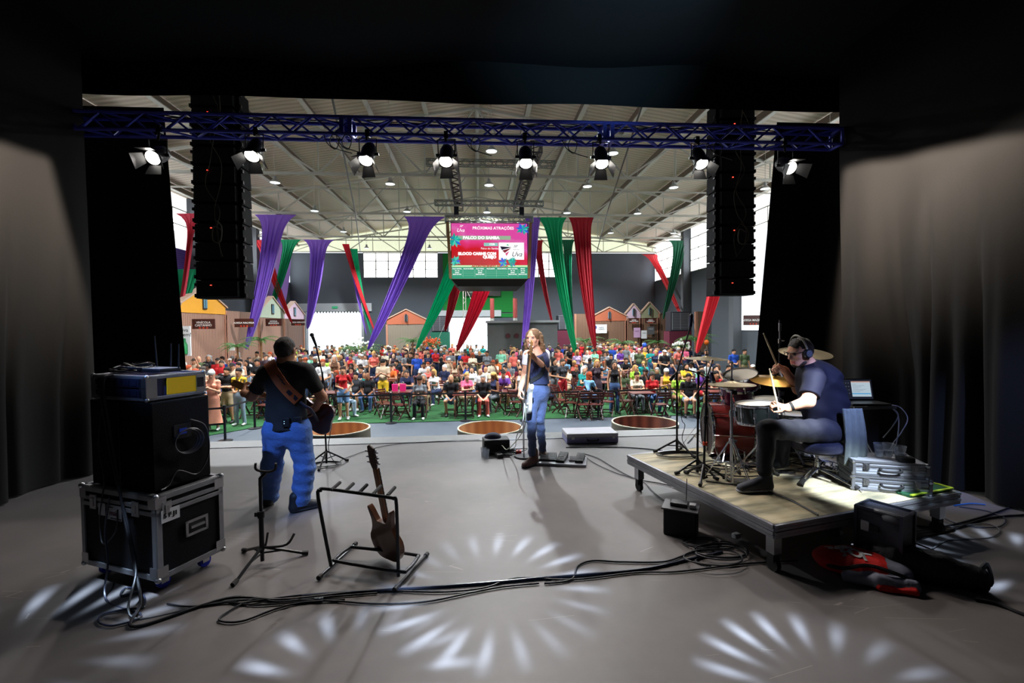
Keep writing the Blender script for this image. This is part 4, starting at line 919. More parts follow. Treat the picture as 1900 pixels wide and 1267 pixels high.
def _nets(Fd, L, lo, h):
    ins = Fd < 0; n = Fd.shape; c = [(i, j, k) for i in (0, 1) for j in (0, 1) for k in (0, 1)]
    sh = lambda A, o: A[o[0]:n[0] - 1 + o[0], o[1]:n[1] - 1 + o[1], o[2]:n[2] - 1 + o[2]]
    cnt = sum(sh(ins, o).astype(np.int8) for o in c); act = (cnt > 0) & (cnt < 8); idx = np.argwhere(act)
    num = np.full(act.shape, -1, np.int64); num[tuple(idx.T)] = np.arange(len(idx))
    val = {o: Fd[idx[:, 0] + o[0], idx[:, 1] + o[1], idx[:, 2] + o[2]] for o in c}
    acc = np.zeros((len(idx), 3)); w = np.zeros(len(idx))
    for o in c:
        for a in range(3):
            if o[a]: continue
            p = list(o); p[a] = 1; p = tuple(p); v0, v1 = val[o], val[p]; m = (v0 < 0) != (v1 < 0); t = np.where(m, v0 / np.where(m, v0 - v1, 1), 0)
            pt = np.tile(np.array(o, float), (len(idx), 1)); pt[:, a] = t; acc[m] += pt[m]; w[m] += 1
    V = lo + h * (idx + acc / w[:, None]); qs = []; ls = []
    for a in range(3):
        b, c2 = (a + 1) % 3, (a + 2) % 3
        s0 = [slice(None)] * 3; s1 = [slice(None)] * 3; s0[a] = slice(0, -1); s1[a] = slice(1, None)
        A_, B_ = ins[tuple(s0)], ins[tuple(s1)]; e = np.argwhere(A_ != B_); e = e[(e[:, b] > 0) & (e[:, c2] > 0) & (e[:, b] < n[b] - 1) & (e[:, c2] < n[c2] - 1)]
        fl = ins[tuple(e.T)]
        def cell(db, dc): q = e.copy(); q[:, b] -= db; q[:, c2] -= dc; return num[tuple(q.T)]
        q = np.stack([cell(1, 1), cell(0, 1), cell(0, 0), cell(1, 0)], 1); q[~fl] = q[~fl][:, ::-1]; qs.append(q)
        g = e.copy(); g[~fl, a] += 1; ls.append(L[tuple(g.T)])
    Q = np.concatenate(qs); ok = (Q >= 0).all(1); return V, Q[ok], np.concatenate(ls)[ok]
def V3(*a): return Vector(a)
def nrm(v): return Vector(v).normalized()
def frame_of(f, u=(0, 0, 1)):
    f = nrm(f); r = f.cross(Vector(u)).normalized(); return f, r, r.cross(f)      # forward, right, up
def add_head(B, c, f, u=(0, 0, 1), s=1., skin=0, eye=2, lip=3, detail=True, wide=1.):
    """c: middle of the head (eye level), f: where the face points"""
    f, r, u = frame_of(f, u); c = Vector(c); M3 = np.array([list(r), list(f), list(u)]).T; A = lambda x, y, z: c + r * x * s + f * y * s + u * z * s
    B.ell(A(0, -.012, .028), (.078 * s * wide, .096 * s, .094 * s), skin, .02, M3)
    B.ell(A(0, .018, -.03), (.066 * s * wide, .072 * s, .085 * s), skin, .03, M3)
    B.ell(A(0, .052, -.088), (.033 * s * wide, .03 * s, .026 * s), skin, .04, M3)
    for q in (-1, 1):
        B.cone(A(q * .055 * wide, .0, -.06), A(q * .02, .055, -.092), .022 * s, .018 * s, skin, .03)
        B.ell(A(q * .078 * wide, -.008, -.005), (.012 * s, .02 * s, .032 * s), skin, .008, M3)
        B.ell(A(q * .043, .05, -.03), (.022 * s, .022 * s, .02 * s), skin, .02, M3)
    if detail:
        for q in (-1, 1):
            B.ell(A(q * .033, .095, .004), (.02 * s, .02 * s, .014 * s), skin, .012, M3, sub=True)
            B.ell(A(q * .032, .072, .003), (.013 * s, .013 * s, .010 * s), eye, .002, M3)
            B.cone(A(q * .015, .082, .026), A(q * .05, .07, .026), .009 * s, .007 * s, skin, .01)
        B.ell(A(0, .083, -.068), (.024 * s, .009 * s, .006 * s), lip, .004, M3); B.ell(A(0, .081, -.078), (.019 * s, .008 * s, .006 * s), lip, .004, M3)
    B.cone(A(0, .078, .012), A(0, .104, -.030), .008 * s, .014 * s, skin, .012)
    for q in (-1, 1): B.ell(A(q * .013, .09, -.036), (.010 * s, .012 * s, .008 * s), skin, .008, M3)
def add_hand(B, w, d, n, curl=.5, side=1, s=1., lab=0, fingers=True, spread=.06, thumb=.7):
    """w wrist, d towards the fingers, n palm normal (where the palm faces), side: +1 thumb on d x n side"""
    w = Vector(w); d = nrm(d); n = nrm(Vector(n) - d * Vector(n).dot(d)); t = d.cross(n) * side
    B.cone(w + d * .02 * s, w + d * .075 * s, .030 * s, .038 * s, lab, .02, flat=(n, .42)); B.cone(w - d * .02 * s, w + d * .02 * s, .026 * s, .026 * s, lab, .02, flat=(n, .75))
    if not fingers: B.cone(w + d * .07 * s, w + d * .14 * s + n * .03 * s, .03 * s, .02 * s, lab, .02, flat=(n, .5)); return
    L = [.075, .083, .078, .062]
    for i in range(4):
        o = (1.5 - i) * .0195; p = w + d * .088 * s + t * o * s; dd = (d + t * (1.5 - i) * spread).normalized(); a = 0
        for j, fr in enumerate((.45, .32, .25)):
            a += curl * (.95 + .06 * i); q = p + (dd * math.cos(a) + n * math.sin(a)) * L[i] * fr * s
            B.cone(p, q, (.0092 - j * .0008) * s, (.0085 - j * .0009) * s, lab, .004); p = q
    p = w + d * .03 * s + t * .028 * s; q = p + (t * .8 + d * .5 + n * .35) .normalized() * .035 * s; B.cone(p, q, .014 * s, .0115 * s, lab, .012)
    q2 = q + (d * (1.1 - .3 * thumb) + n * thumb + t * .15).normalized() * .03 * s; B.cone(q, q2, .011 * s, .010 * s, lab, .004)
    q3 = q2 + (d * .9 + n * thumb * 1.1 - t * .2).normalized() * .024 * s; B.cone(q2, q3, .0098 * s, .008 * s, lab, .003)
def shoe(B, heel, toe, lab=0, s=1., sole=None, h=0.05):
    heel = Vector(heel); toe = Vector(toe); d = (toe - heel).normalized(); z = Vector((0, 0, 1)); Lh = (toe - heel).length
    B.cone(heel + z * .045 * s + d * .035, heel + z * (.085 + h) * s + d * .045, .043 * s, .047 * s, lab, .02)
    B.cone(heel + z * .042 * s + d * .04, toe + z * .034 * s - d * .045, .042 * s, .042 * s, lab, .03, flat=((0, 0, 1), .85)); B.cone(heel + z * .09 * s + d * .07, toe + z * .05 * s - d * .09, .035 * s, .03 * s, lab, .03)
    if sole is not None: B.cone(heel + z * .014 + d * .04, toe + z * .014 - d * .045, .046 * s, .048 * s, sole, .0, flat=((0, 0, 1), .3))
# ---------------------------------------------------------------- guitars
def guitar(name, label, c, neck, face, body_m, kind='s', L=.98, pick=None, headm=None):
    """c: middle of the body, neck: direction body -> headstock, face: where the strings look"""
    o = thing(name, label, 'guitar', (0, 0, 0)); nk = nrm(neck); fc = nrm(Vector(face) - nk * Vector(face).dot(nk)); sd = nk.cross(fc)
    o.matrix_basis = Matrix.Translation(c) @ Matrix((sd, nk, fc)).transposed().to_4x4()      # local x = side, y = along the neck, z = face
    if kind == 's': out = [(0, -.2), (.1, -.21), (.155, -.15), (.16, -.06), (.125, .03), (.125, .1), (.15, .17), (.12, .21), (.075, .14), (.035, .1), (-.035, .1), (-.07, .13), (-.1, .18), (-.14, .2), (-.15, .14), (-.12, .06), (-.12, 0), (-.165, -.08), (-.155, -.16), (-.09, -.21)]
    else: out = [(0, -.21), (.1, -.2), (.16, -.13), (.17, -.05), (.13, .02), (.115, .09), (.135, .17), (.13, .2), (.1, .17), (.06, .1), (.03, .09), (-.03, .09), (-.06, .1), (-.1, .17), (-.13, .2), (-.135, .17), (-.115, .09), (-.13, .02), (-.17, -.05), (-.16, -.13), (-.1, -.2)]
    pts = [(p.x, p.y) for p in catmull([Vector((x, y, 0)) for x, y in out], 4, True)]
    g = MB(); g.prism(pts, .042, (0, 0, 0), (1, 0, 0), (0, 1, 0)); g.build('body', body_m, o, bevel=.008)
    nm = mat('neck_maple', (.30, .13, .05), .35, var=.2, coat=.3)
    g = MB(); g.bar((0, .04, .022), (0, L - .36, .022), .05, .022); g.build('neck', nm, o, bevel=.006)
    g = MB(); g.bar((0, .04, .036), (0, L - .36, .036), .05, .006)
    for i in range(14): g.box((0, L - .37 - i * .031, .041), (.05, .0025, .003))
    g.build('fretboard', mat('fretboard', (.04, .02, .012), .4), o)
    g = MB(); y = L - .36; g.prism([(-.024, y), (.024, y), (.042, y + .05), (.036, y + .17), (.01, y + .185), (-.012, y + .17), (-.038, y + .16), (-.04, y + .05)], .016, (0, 0, .018), (1, 0, 0), (0, 1, 0)); hd = g.build('headstock', headm or nm, o, bevel=.003)
    g = MB()
    for s_ in (-1, 1):
        for i in range(3): g.cyl((s_ * .04, y + .045 + i * .042, .016), (s_ * .062, y + .045 + i * .042, .016), .006, n=8); g.ball((s_ * .068, y + .045 + i * .042, .016), (.008, .006, .009), 8); g.cyl((s_ * .026, y + .045 + i * .042, .02), (s_ * .026, y + .045 + i * .042, .04), .005, n=8)
    g.build('tuning_peg', M['chrome'], hd)
    if pick: g = MB(); g.prism([(x * .75, yy * .8 - .01) for x, yy in pts if yy < .2], .004, (0, 0, .023), (1, 0, 0), (0, 1, 0)); g.build('pickguard', pick, o)
    g = MB()
    for yy in (-.03, .03): g.box((0, yy, .03), (.085, .03, .014))
    g.build('pickup', M['black'], o, bevel=.002)
    g = MB(); g.box((0, -.11, .03), (.08, .03, .016)); g.build('bridge', M['chrome'], o, bevel=.002)
    g = MB()
    for i in range(6): g.tube([((i - 2.5) * .0105, -.11, .042), ((i - 2.5) * .007, L - .36, .044)], .0009, 4)
    g.build('string', M['steel'], o)
    g = MB(); 
    for q in ((.1, -.12), (.12, -.06)): g.cyl((q[0], q[1], .02), (q[0], q[1], .038), .011, n=12)
    g.build('control_knob', mat('knob_cream', (.6, .5, .3), .4), o)
    return o
SK = mat('skin_light', srgb(214, 158, 128), .5, var=.08, vscale=9, bump=.1, bscale=90, spec=.4)
SK2 = mat('skin_tan', srgb(190, 136, 106), .5, var=.08, vscale=9, bump=.1, bscale=90, spec=.4)
eyem = mat('eye_dark', (.03, .02, .02), .2); lipm = mat('lips', srgb(176, 96, 88), .5)
def denim(name, c, bs=30, st=.5):
    return mat(name, c, .8, var=.28, vscale=5, bump=st, bscale=bs, sheen=.1)
# ---------------------------------------------------------------- guitarist seen from behind
def G(px, py, dy=0): return aty(px, py, 4.5 + dy)
Z = V3(0, 0, 1)
gb = atz(528, 945)
gt = thing('person', 'guitarist in black t-shirt and blue jeans with brown leather strap, standing with back turned', 'person', (gb.x, 4.5, 0), world=True)
fL = atz(496, 937); fR = atz(545, 949)
hc = G(531, 650, .03)
J = dict(neck=G(528, 676, .0), chest=G(530, 706, .0), belly=G(531, 760, .02), pel=G(533, 792, 0), sL=G(496, 692, 0), sR=G(567, 689, 0), eL=G(468, 735, .06), wL=G(452, 729, .30), eR=G(597, 736, .08), wR=G(585, 757, .27),
         hL=G(514, 800, .0), hR=G(553, 800, .0), kL=G(505, 862, .03), kR=G(566, 866, .03), aL=fL + V3(.0, .05, .1), aR=fR + V3(.05, .04, .1))
f = nrm((.16, 1, -.08)); B = Body()
add_head(B, hc, f, s=1.02)
B.cone(J['neck'] + Z * .0, hc - Z * .06 - f * .03, .07, .062, 0, .03)
B.cone(J['chest'] - Z * .02, J['neck'], .13, .06, 0, .05, flat=(f, .7)); B.cone(J['belly'], J['chest'], .15, .15, 0, .05, flat=(f, .7)); B.cone(J['pel'], J['belly'], .14, .15, 0, .04, flat=(f, .7))
for a, b, c in (('sL', 'eL', 'wL'), ('sR', 'eR', 'wR')):
    B.cone(J[a], J[b], .06, .05, 0, .04); B.cone(J[b], J[c], .049, .031, 0, .02)
add_hand(B, J['wL'], nrm((-.1, .5, .8)), (1, .3, -.3), .75, 1); add_hand(B, J['wR'], nrm((-.9, .2, -.3)), (0, -1, 0), .5, -1)
for h_, k_, a_ in (('hL', 'kL', 'aL'), ('hR', 'kR', 'aR')): B.cone(J[h_], J[k_], .09, .06, 0, .03); B.cone(J[k_], J[a_], .055, .04, 0, .02)
B.build('body', [SK2, M['black'], eyem, lipm], gt)
# shirt
def wr1(X, Y, Z_): return .0035 * np.sin(38 * Z_ + 9 * X) * np.sin(11 * X + 5) + .003 * np.sin(30 * X + 22 * Z_)
B = Body(); up = J['neck']
B.cone(J['chest'] + Z * .01, J['neck'] - Z * .03, .165, .085, 0, .06, flat=(f, .72)); B.cone(J['chest'], J['belly'], .178, .175, 0, .08, flat=(f, .75)); B.cone(J['belly'], J['pel'] - Z * .04, .172, .205, 0, .06, flat=(f, .78))
B.cone(J['sL'].lerp(J['neck'], .3), J['sL'], .075, .078, 0, .05); B.cone(J['sR'].lerp(J['neck'], .3), J['sR'], .075, .078, 0, .05)
for a, b in (('sL', 'eL'), ('sR', 'eR')): B.cone(J[a], J[a].lerp(J[b], .74), .077, .07, 0, .03, cap=True); B.cone(J[a], J[a].lerp(J[b], .3), .077, .07, 0, .03)
B.cut(J['pel'] - Z * .01, (0, .0, -1)); B.cut(J['neck'] + Z * .03 + f * -.02, nrm(Z + f * .35))
shirt = B.build('shirt', mat('tshirt_black', (.007, .007, .008), .85, bump=.25, bscale=18, sheen=.05), gt, wr=wr1)
B = Body()
def wr2(X, Y, Z_): return .004 * np.sin(60 * Z_ + 12 * X) * np.clip(1.2 - Z_, 0, 1) + .003 * np.sin(25 * Z_ - 30 * X)
for h_, k_, a_ in (('hL', 'kL', 'aL'), ('hR', 'kR', 'aR')):
    B.cone(J[h_] + Z * .03, J[k_], .122, .09, 0, .05); B.cone(J[k_], J[a_] - Z * .05, .09, .086, 0, .04, cap=True); B.cone(J[k_], J[k_].lerp(J[a_], .6), .09, .083, 0, .03); B.ell(J[h_] - f * .045 + Z * .015, (.095, .085, .1), 0, .05)
B.cone(J['pel'] + Z * .06, J['pel'] - Z * .03, .165, .17, 0, .06, flat=(f, .72)); B.cut(J['pel'] + Z * .07, (0, 0, 1))
jeans = B.build('jeans', denim('denim_blue', srgb(74, 112, 176)), gt, wr=wr2)
for nm_, p0, p1 in (('shoe', fL + V3(.02, -.05, 0), fL + V3(-.05, .22, 0)), ('shoe', fR + V3(-.02, -.03, 0), fR + V3(.21, .12, 0))):
    B = Body(); shoe(B, p0, p1, 0, 1.08, 1); B.build(nm_, [mat('shoe_dark', (.014, .014, .016), .6), mat('shoe_sole', (.03, .03, .03), .7)], gt)
B = Body(); B.ell(hc + Z * .045 - f * .022, (.088, .104, .088), 0, .02); B.ell(hc - f * .05 + Z * .0, (.078, .07, .085), 0, .03); B.cut(hc + f * .05, nrm(f + Z * -.9)); B.cut(hc - Z * .075, nrm(f * .4 - Z))
B.build('hair', mat('hair_dark', (.02, .014, .01), .7, bump=.7, bscale=120, sheen=.1), gt, wr=lambda X, Y, Q: .002 * np.sin(90 * X) * np.sin(80 * Q + 40 * Y))
g = MB()
for s_ in (-1, 1):
    r_ = f.cross(Z); e0 = hc + r_ * s_ * .082 * 1.0 + f * .0 + Z * .008; e1 = hc + r_ * s_ * .068 + f * .095 + Z * .006; g.tube([e0, e1], .0025, 5); g.tube([e1 + r_ * s_ * 0 + Z * .018, e1 - r_ * s_ * .05 + f * .012 + Z * .018, e1 - r_ * s_ * .05 + f * .012 - Z * .018, e1 - Z * .018], .002, 5, closed=True)
g.build('glasses', M['blackmetal'], gt)
def on_surface(obj, px, py, off=.006):
    mw = obj.matrix_basis if obj.parent is None else obj.parent.matrix_basis @ obj.matrix_basis; inv = mw.inverted(); o_ = inv @ Vector((0, 0, CZ)); d = (inv.to_3x3() @ ray(px, py)).normalized(); ok, loc, n_, _ = obj.ray_cast(o_, d)
    if not ok: return None, None
    return mw @ loc + (mw.to_3x3() @ n_) * off, mw.to_3x3() @ n_
bpy.context.view_layer.update()
def ribbon(name, obj, pix, w, m, parent, th=.006, near=None, off=.007):
    P = []; N = []
    for x, y in catmull2(pix, 5):
        p, n_ = on_surface(obj, x, y, off)
        if p is not None: P.append(p); N.append(n_)
    if near: P += near; N += [N[-1]] * len(near)
    g = MB(); vs = []; L = len(P)
    for i, p in enumerate(P):
        d = (P[min(i + 1, L - 1)] - P[max(i - 1, 0)]).normalized(); s_ = d.cross(N[i]).normalized() * w / 2; q = N[i] * th; vs += [p - s_, p + s_, p + s_ + q, p - s_ + q]
    g.add(vs, [(i * 4 + a, i * 4 + (a + 1) % 4, (i + 1) * 4 + (a + 1) % 4, (i + 1) * 4 + a) for i in range(L - 1) for a in range(4)] + [(3, 2, 1, 0), (L * 4 - 4, L * 4 - 3, L * 4 - 2, L * 4 - 1)])
    return g.build(name, m, parent)
def catmull2(P, k): return [(p.x, p.y) for p in catmull([Vector((x, y, 0)) for x, y in P], k)]
# leather strap is part of the guitar below; belt packs sit on the waistband
leather = mat('leather_tan', srgb(176, 92, 50), .55, var=.2, vscale=14, bump=.2)
cg = G(583, 770, .30); hd_ = G(424, 708, .46)
ga = guitar('electric_guitar', 'sunburst electric guitar slung on the guitarist in the black t-shirt', cg, hd_ - cg, (.0, 1, .15), mat('sunburst', srgb(74, 34, 18), .2, var=.7, vscale=5, coat=.6), 's', 1.15, M['black'], mat('maple_pale', srgb(190, 140, 80), .4))
ga['_wo'] = 1
st = ribbon('strap', shirt, [(500, 673), (509, 690), (523, 711), (539, 729), (553, 742)], .105, leather, ga)
b2 = MB(); p1, n1_ = on_surface(shirt, 556, 745, .012); p2 = G(577, 760, -.05); b2.tube([p1, p1.lerp(p2, .5) + V3(0, -.015, 0), p2, cg + V3(.05, -.03, -.06)], .014, 6, smooth=4); b2.build('strap_tail', mat('strap_navy', (.02, .02, .05), .7), ga)
g = MB()
for t in (.35, .45, .55): 
    p, n_ = on_surface(shirt, 505 + 40 * t, 680 + 55 * t, .016); g.box(p, (.04, .004, .012), rz=0, rot=Matrix.Rotation(.8, 3, 'Y'))
g.build('strap_stitching', mat('fitting_dark', (.02, .02, .03), .4, .3), st)
for x, y in ((537, 728), (547, 737)):
    p, n_ = on_surface(shirt, x, y, .017); g = MB(); g.box(p, (.05, .006, .035), rot=Matrix.Rotation(.85, 3, 'Y')); g.build('strap_buckle', MATS['fitting_dark'], st)
for i, (x, y, w) in enumerate(((532, 783, .062), (550, 777, .075))):
    p, n_ = on_surface(shirt if y < 785 else jeans, x, y, .018); 
    o = thing('wireless_pack', ('black wireless belt pack with two tiny lights on the back of the guitarist' if i == 0 else 'wide black belt pack at the waistband beside the strap end'), 'belt pack', p, world=False)
    g = MB(); g.box((0, 0, 0), (w, .026, .085 if i == 0 else .04)); g.build('case', M['black'], o, bevel=.005)
    if i == 0: g = MB(); g.box((-.012, -.015, .012), (.004, .003, .004)); g.box((-.012, -.015, -.008), (.004, .003, .004)); g.build('indicator_light', mat('led_white', (.5, .5, .5), .4, em=(.5, .8, 1), es=3), o)
# ---------------------------------------------------------------- singer
def Sg(px, py, dy=0): return aty(px, py, 5.67 + dy)
sb = atz(990, 862)
st_ = thing('person', 'long-haired singer in denim vest and jeans playing a guitar at the microphone', 'person', (sb.x, sb.y, 0), world=True)
hc = Sg(989, 628); f = nrm((-.55, -.84, .06))
J = dict(neck=Sg(995, 654), chest=Sg(996, 672), belly=Sg(996, 700), pel=Sg(997, 722), sA=Sg(980, 659, -.02), sB=Sg(1011, 658, .04), eA=Sg(974, 692, -.02), wA=Sg(966, 721, -.2), eB=Sg(1012, 683, -.06), wB=Sg(990, 662, -.27),
         hA=Sg(989, 727, -.03), hB=Sg(1005, 727, .03), kA=Sg(986, 776, -.06), kB=Sg(1001, 776, .06))
fA = atz(988, 862); fB = atz(1007, 851); J['aA'] = fA + V3(0, .0, .12); J['aB'] = fB + V3(0, 0, .12)
B = Body(); add_head(B, hc, f, s=1.0, wide=.92); B.cone(J['neck'], hc - Z * .07 - f * .02, .06, .05, 0, .03)
B.cone(J['chest'], J['neck'], .12, .055, 0, .05, flat=(f, .7)); B.cone(J['belly'], J['chest'], .115, .135, 0, .05, flat=(f, .7)); B.cone(J['pel'], J['belly'], .12, .115, 0, .04, flat=(f, .7))
for a, b, c in (('sA', 'eA', 'wA'), ('sB', 'eB', 'wB')): B.cone(J[a], J[b], .05, .042, 0, .04); B.cone(J[b], J[c], .043, .028, 0, .02)
add_hand(B, J['wB'], nrm((-.55, -.2, .6)), (-.5, -.5, -.5), .7, 1); add_hand(B, J['wA'], nrm((-.25, -.4, -.8)), (1, .2, -.3), .6, 1)
for h_, k_, a_ in (('hA', 'kA', 'aA'), ('hB', 'kB', 'aB')): B.cone(J[h_], J[k_], .08, .055, 0, .03); B.cone(J[k_], J[a_], .05, .036, 0, .02)
B.build('body', [SK, M['black'], eyem, lipm], st_, h=.007)
B = Body()
B.cone(J['chest'] + Z * .02, J['neck'] - Z * .03, .145, .085, 0, .05, flat=(f, .72)); B.cone(J['chest'], J['belly'], .155, .142, 0, .06, flat=(f, .75)); B.cone(J['belly'], J['pel'] + Z * .03, .142, .15, 0, .05, flat=(f, .75))
for a in 'AB': B.cone(J['s' + a].lerp(J['neck'], .5), J['s' + a].lerp(J['neck'], .15), .06, .065, 0, .04)
B.cut(J['pel'] + Z * .07, (0, 0, -1)); B.cut(J['neck'] + Z * .0, nrm(Z + f * .5))
vest = B.build('vest', denim('denim_vest', srgb(40, 48, 84)), st_, h=.007, wr=wr1)
B = Body()
for a in 'AB': B.cone(J['s' + a], J['s' + a].lerp(J['e' + a], .55), .066, .06, 0, .03, cap=True); B.ell(J['s' + a], (.068, .068, .07), 0, .02)
B.build('shirt_sleeve', mat('shirt_white', (.7, .7, .74), .8, bump=.3), st_, h=.007)
B = Body()
for h_, k_, a_ in (('hA', 'kA', 'aA'), ('hB', 'kB', 'aB')): B.cone(J[h_], J[k_], .098, .064, 0, .04); B.cone(J[k_], J[a_], .063, .048, 0, .03); B.ell(J[h_] - f * .03, (.09, .09, .1), 0, .05)
B.cone(J['pel'] + Z * .05, J['pel'] - Z * .02, .13, .135, 0, .05, flat=(f, .75)); B.cut(J['pel'] + Z * .065, (0, 0, 1))
B.build('jeans', denim('denim_faded', srgb(66, 80, 116), 40), st_, h=.007, wr=wr2)
for k_, p0, p1 in ((1, fA + V3(.06, .04, 0), fA + V3(-.14, -.14, 0)), (2, fB + V3(-.01, .07, 0), fB + V3(.05, -.14, 0))):
    B = Body(); shoe(B, p0, p1, 0, 1.05, 1, .08); B.build('boot', [mat('boot_brown', srgb(96, 66, 58), .6, var=.3, bump=.3), mat('boot_sole', (.02, .02, .03), .7)], st_, h=.007)
# wavy shoulder-length hair
B = Body(); f2, r2, u2 = frame_of(f)
B.ell(hc + Z * .04 - f * .025, (.095, .10, .09), 0, .02); rn = random.Random(2)
for i in range(30):
    a = R(100 + i * (160 / 29.) ) if True else 0
    d = f2 * math.cos(a) * .09 + r2 * math.sin(a) * .09 * (1 if i % 2 else -1)
    p = hc + d + Z * .06
    for j in range(7): q = p - Z * .036 + d * (.09 if j < 4 else .02) + V3(.012 * math.sin(i * 2 + j * 1.9), .012 * math.cos(i + j * 2.3), 0); B.cone(p, q, .02, .018 if j < 6 else .008, 0, .012); p = q
B.cut(hc + f * .055, nrm(f + Z * -.55))
B.build('hair', mat('hair_sandy', srgb(112, 82, 52), .6, var=.4, vscale=20, bump=.8, bscale=70), st_, h=.006)
B = Body(); B.ell(hc + f * .07 - Z * .085, (.03, .03, .035), 0, .02); B.build('beard', mat('beard_grey', (.35, .33, .33), .8), st_, h=.006)
cg = Sg(980, 731, -.24); gs = guitar('electric_guitar', 'white electric guitar held upright and edge-on by the long-haired singer', cg, V3(.05, -.42, .95), (-1, -.12, 0), mat('guitar_white', (.75, .74, .68), .25, coat=.5), 's', .9, mat('pick_white', (.6, .62, .66), .3), mat('maple_pale', srgb(190, 140, 80), .4))
gs['_wo'] = 1; bpy.context.view_layer.update()
ribbon('strap', vest, [(1004, 662), (1008, 680), (1004, 694), (992, 703), (983, 709)], .05, M['blackfab'], gs)
# microphone and stand at the singer
mb = atz(972, 848); o = thing('microphone_stand', 'straight chrome microphone stand in front of the singer', 'microphone stand', mb, world=True)
mh = aty(973, 632, mb.y)
g = MB(); g.cyl((mb.x, mb.y, .0), (mb.x, mb.y, .02), .13, .12, 28); g.build('base', M['blackmetal'], o); g = MB(); g.cyl((mb.x, mb.y, .02), (mb.x, mb.y, 1.0), .011); g.cyl((mb.x, mb.y, .9), (mb.x, mb.y, mh.z - .12), .008); g.cyl((mb.x, mb.y, .88), (mb.x, mb.y, .96), .018); g.build('pole', M['chrome'], o)
g = MB(); g.bar((mb.x, mb.y, mh.z - .13), (mb.x + .01, mb.y + .03, mh.z - .07), .03, .03); g.build('clip', M['black'], o)
o = thing('microphone', 'silver vocal microphone at the mouth of the singer', 'microphone', mh, world=True); dd = nrm((.25, .35, .0) )
e0 = mh + V3(-.0, -.0, 0); g = MB(); g.ball(e0, .027, 14); g.build('grille', mat('mic_grille', (.6, .62, .66), .3, .8, bump=.6, bscale=400), o); g = MB(); ax = nrm((.02, .03, -.3)); g.cyl(e0 + ax * .02, e0 + ax * .15, .022, .014, 14); g.build('handle', M['blackmetal'], o)
# ---------------------------------------------------------------- drummer
def D(px, py, Y=3.85): return aty(px, py, Y)
dp = D(1530, 800, 3.9)
dr = thing('person', 'drummer in navy t-shirt with headphones and glasses, seated sideways on the drum throne', 'person', (dp.x, 3.9, .36), world=True)
hc = D(1483, 653, 3.95); f = nrm((-.95, -.06, -.22)); uu = nrm((-.2, 0, 1))
J = dict(neck=D(1504, 683, 3.95), chest=D(1517, 705, 3.95), mid=D(1528, 745, 3.95), pel=D(1533, 792, 3.93), sN=D(1511, 700, 3.76), sF=D(1497, 696, 4.13), eN=D(1499, 745, 3.66), wN=D(1458, 757, 3.72), eF=D(1482, 722, 4.2), wF=D(1455, 686, 4.1),
         hN=D(1528, 800, 3.8), hF=D(1528, 796, 4.05), kN=D(1424, 796, 3.66), kF=D(1452, 796, 4.08), aN=D(1418, 873, 3.62), aF=D(1449, 856, 4.12))
B = Body(); add_head(B, hc, f, uu, s=1.04); B.cone(J['neck'], hc - Z * .05 - f * .045, .066, .06, 0, .03)
B.cone(J['chest'], J['neck'], .13, .06, 0, .05); B.cone(J['mid'], J['chest'], .14, .14, 0, .05); B.cone(J['pel'], J['mid'], .14, .14, 0, .05)
for a in 'NF': B.cone(J['s' + a], J['e' + a], .062, .052, 0, .04); B.cone(J['e' + a], J['w' + a], .052, .031, 0, .025); B.cone(J['h' + a], J['k' + a], .085, .06, 0, .03); B.cone(J['k' + a], J['a' + a], .058, .042, 0, .02)
add_hand(B, J['wN'], nrm((-.8, .1, .35)), (0, .5, -.9), .95, 1, 1.05); add_hand(B, J['wF'], nrm((-.85, -.05, .35)), (-.2, -.6, -.5), .95, -1, 1.05)
B.build('body', [SK, M['black'], eyem, lipm], dr, h=.007)
def wr3(X, Y, Q): return .006 * np.sin(55 * Q + 26 * X) * np.clip((X - J['chest'].x + .05) * 5, 0, 1) + .002 * np.sin(30 * X + 40 * Q)
B = Body(); lat = (0, 1, 0)
B.cone(J['chest'], J['neck'] - Z * .02, .165, .085, 0, .06); B.cone(J['chest'], J['mid'], .18, .185, 0, .08); B.cone(J['mid'], J['pel'] + Z * .01, .18, .175, 0, .06)
for a in 'NF': B.cone(J['s' + a].lerp(J['neck'], .4), J['s' + a], .08, .085, 0, .06); B.cone(J['s' + a], J['s' + a].lerp(J['e' + a], .76), .084, .078, 0, .03, cap=True)
B.cut(J['pel'] - Z * .0, (0, 0, -1)); B.cut(J['neck'] + nrm((-.6, 0, .9)) * .062, nrm((-.35, 0, .9)))
B.build('shirt', mat('tshirt_navy', srgb(16, 17, 32), .75, bump=.15, bscale=14, spec=.2), dr, h=.007, wr=wr3)
B = Body()
for a in 'NF': B.cone(J['h' + a], J['k' + a], .108, .08, 0, .05); B.cone(J['k' + a], J['a' + a], .078, .06, 0, .03, cap=False); B.ell(J['h' + a] + V3(.05, 0, .0), (.12, .1, .1), 0, .05)
B.cone(J['pel'] + Z * .02, J['pel'] - Z * .02, .15, .15, 0, .05); B.cut(J['pel'] + Z * .15, (0, 0, 1))
B.build('trousers', mat('trousers_dark', srgb(18, 20, 32), .8, bump=.3, bscale=20), dr, h=.008, wr=lambda X, Y, Q: .004 * np.sin(45 * X + 20 * Q))
for a, dy in (('N', 0), ('F', 0)):
    an = J['a' + a]; B = Body(); z0 = .36 if a == 'N' else .385; h0 = V3(an.x + .06, an.y, z0); t0 = V3(an.x - .24, an.y - .01, z0 + (.0 if a == 'N' else .0))
    shoe(B, h0, t0, 0, 1.05, 1); B.build('shoe', [mat('sneaker_navy', (.03, .035, .055), .7), mat('sneaker_sole', (.3, .3, .34), .6)], dr, h=.007)
B = Body(); ff, rr, u3 = frame_of(f, uu); Mh = np.array([list(rr), list(ff), list(u3)]).T
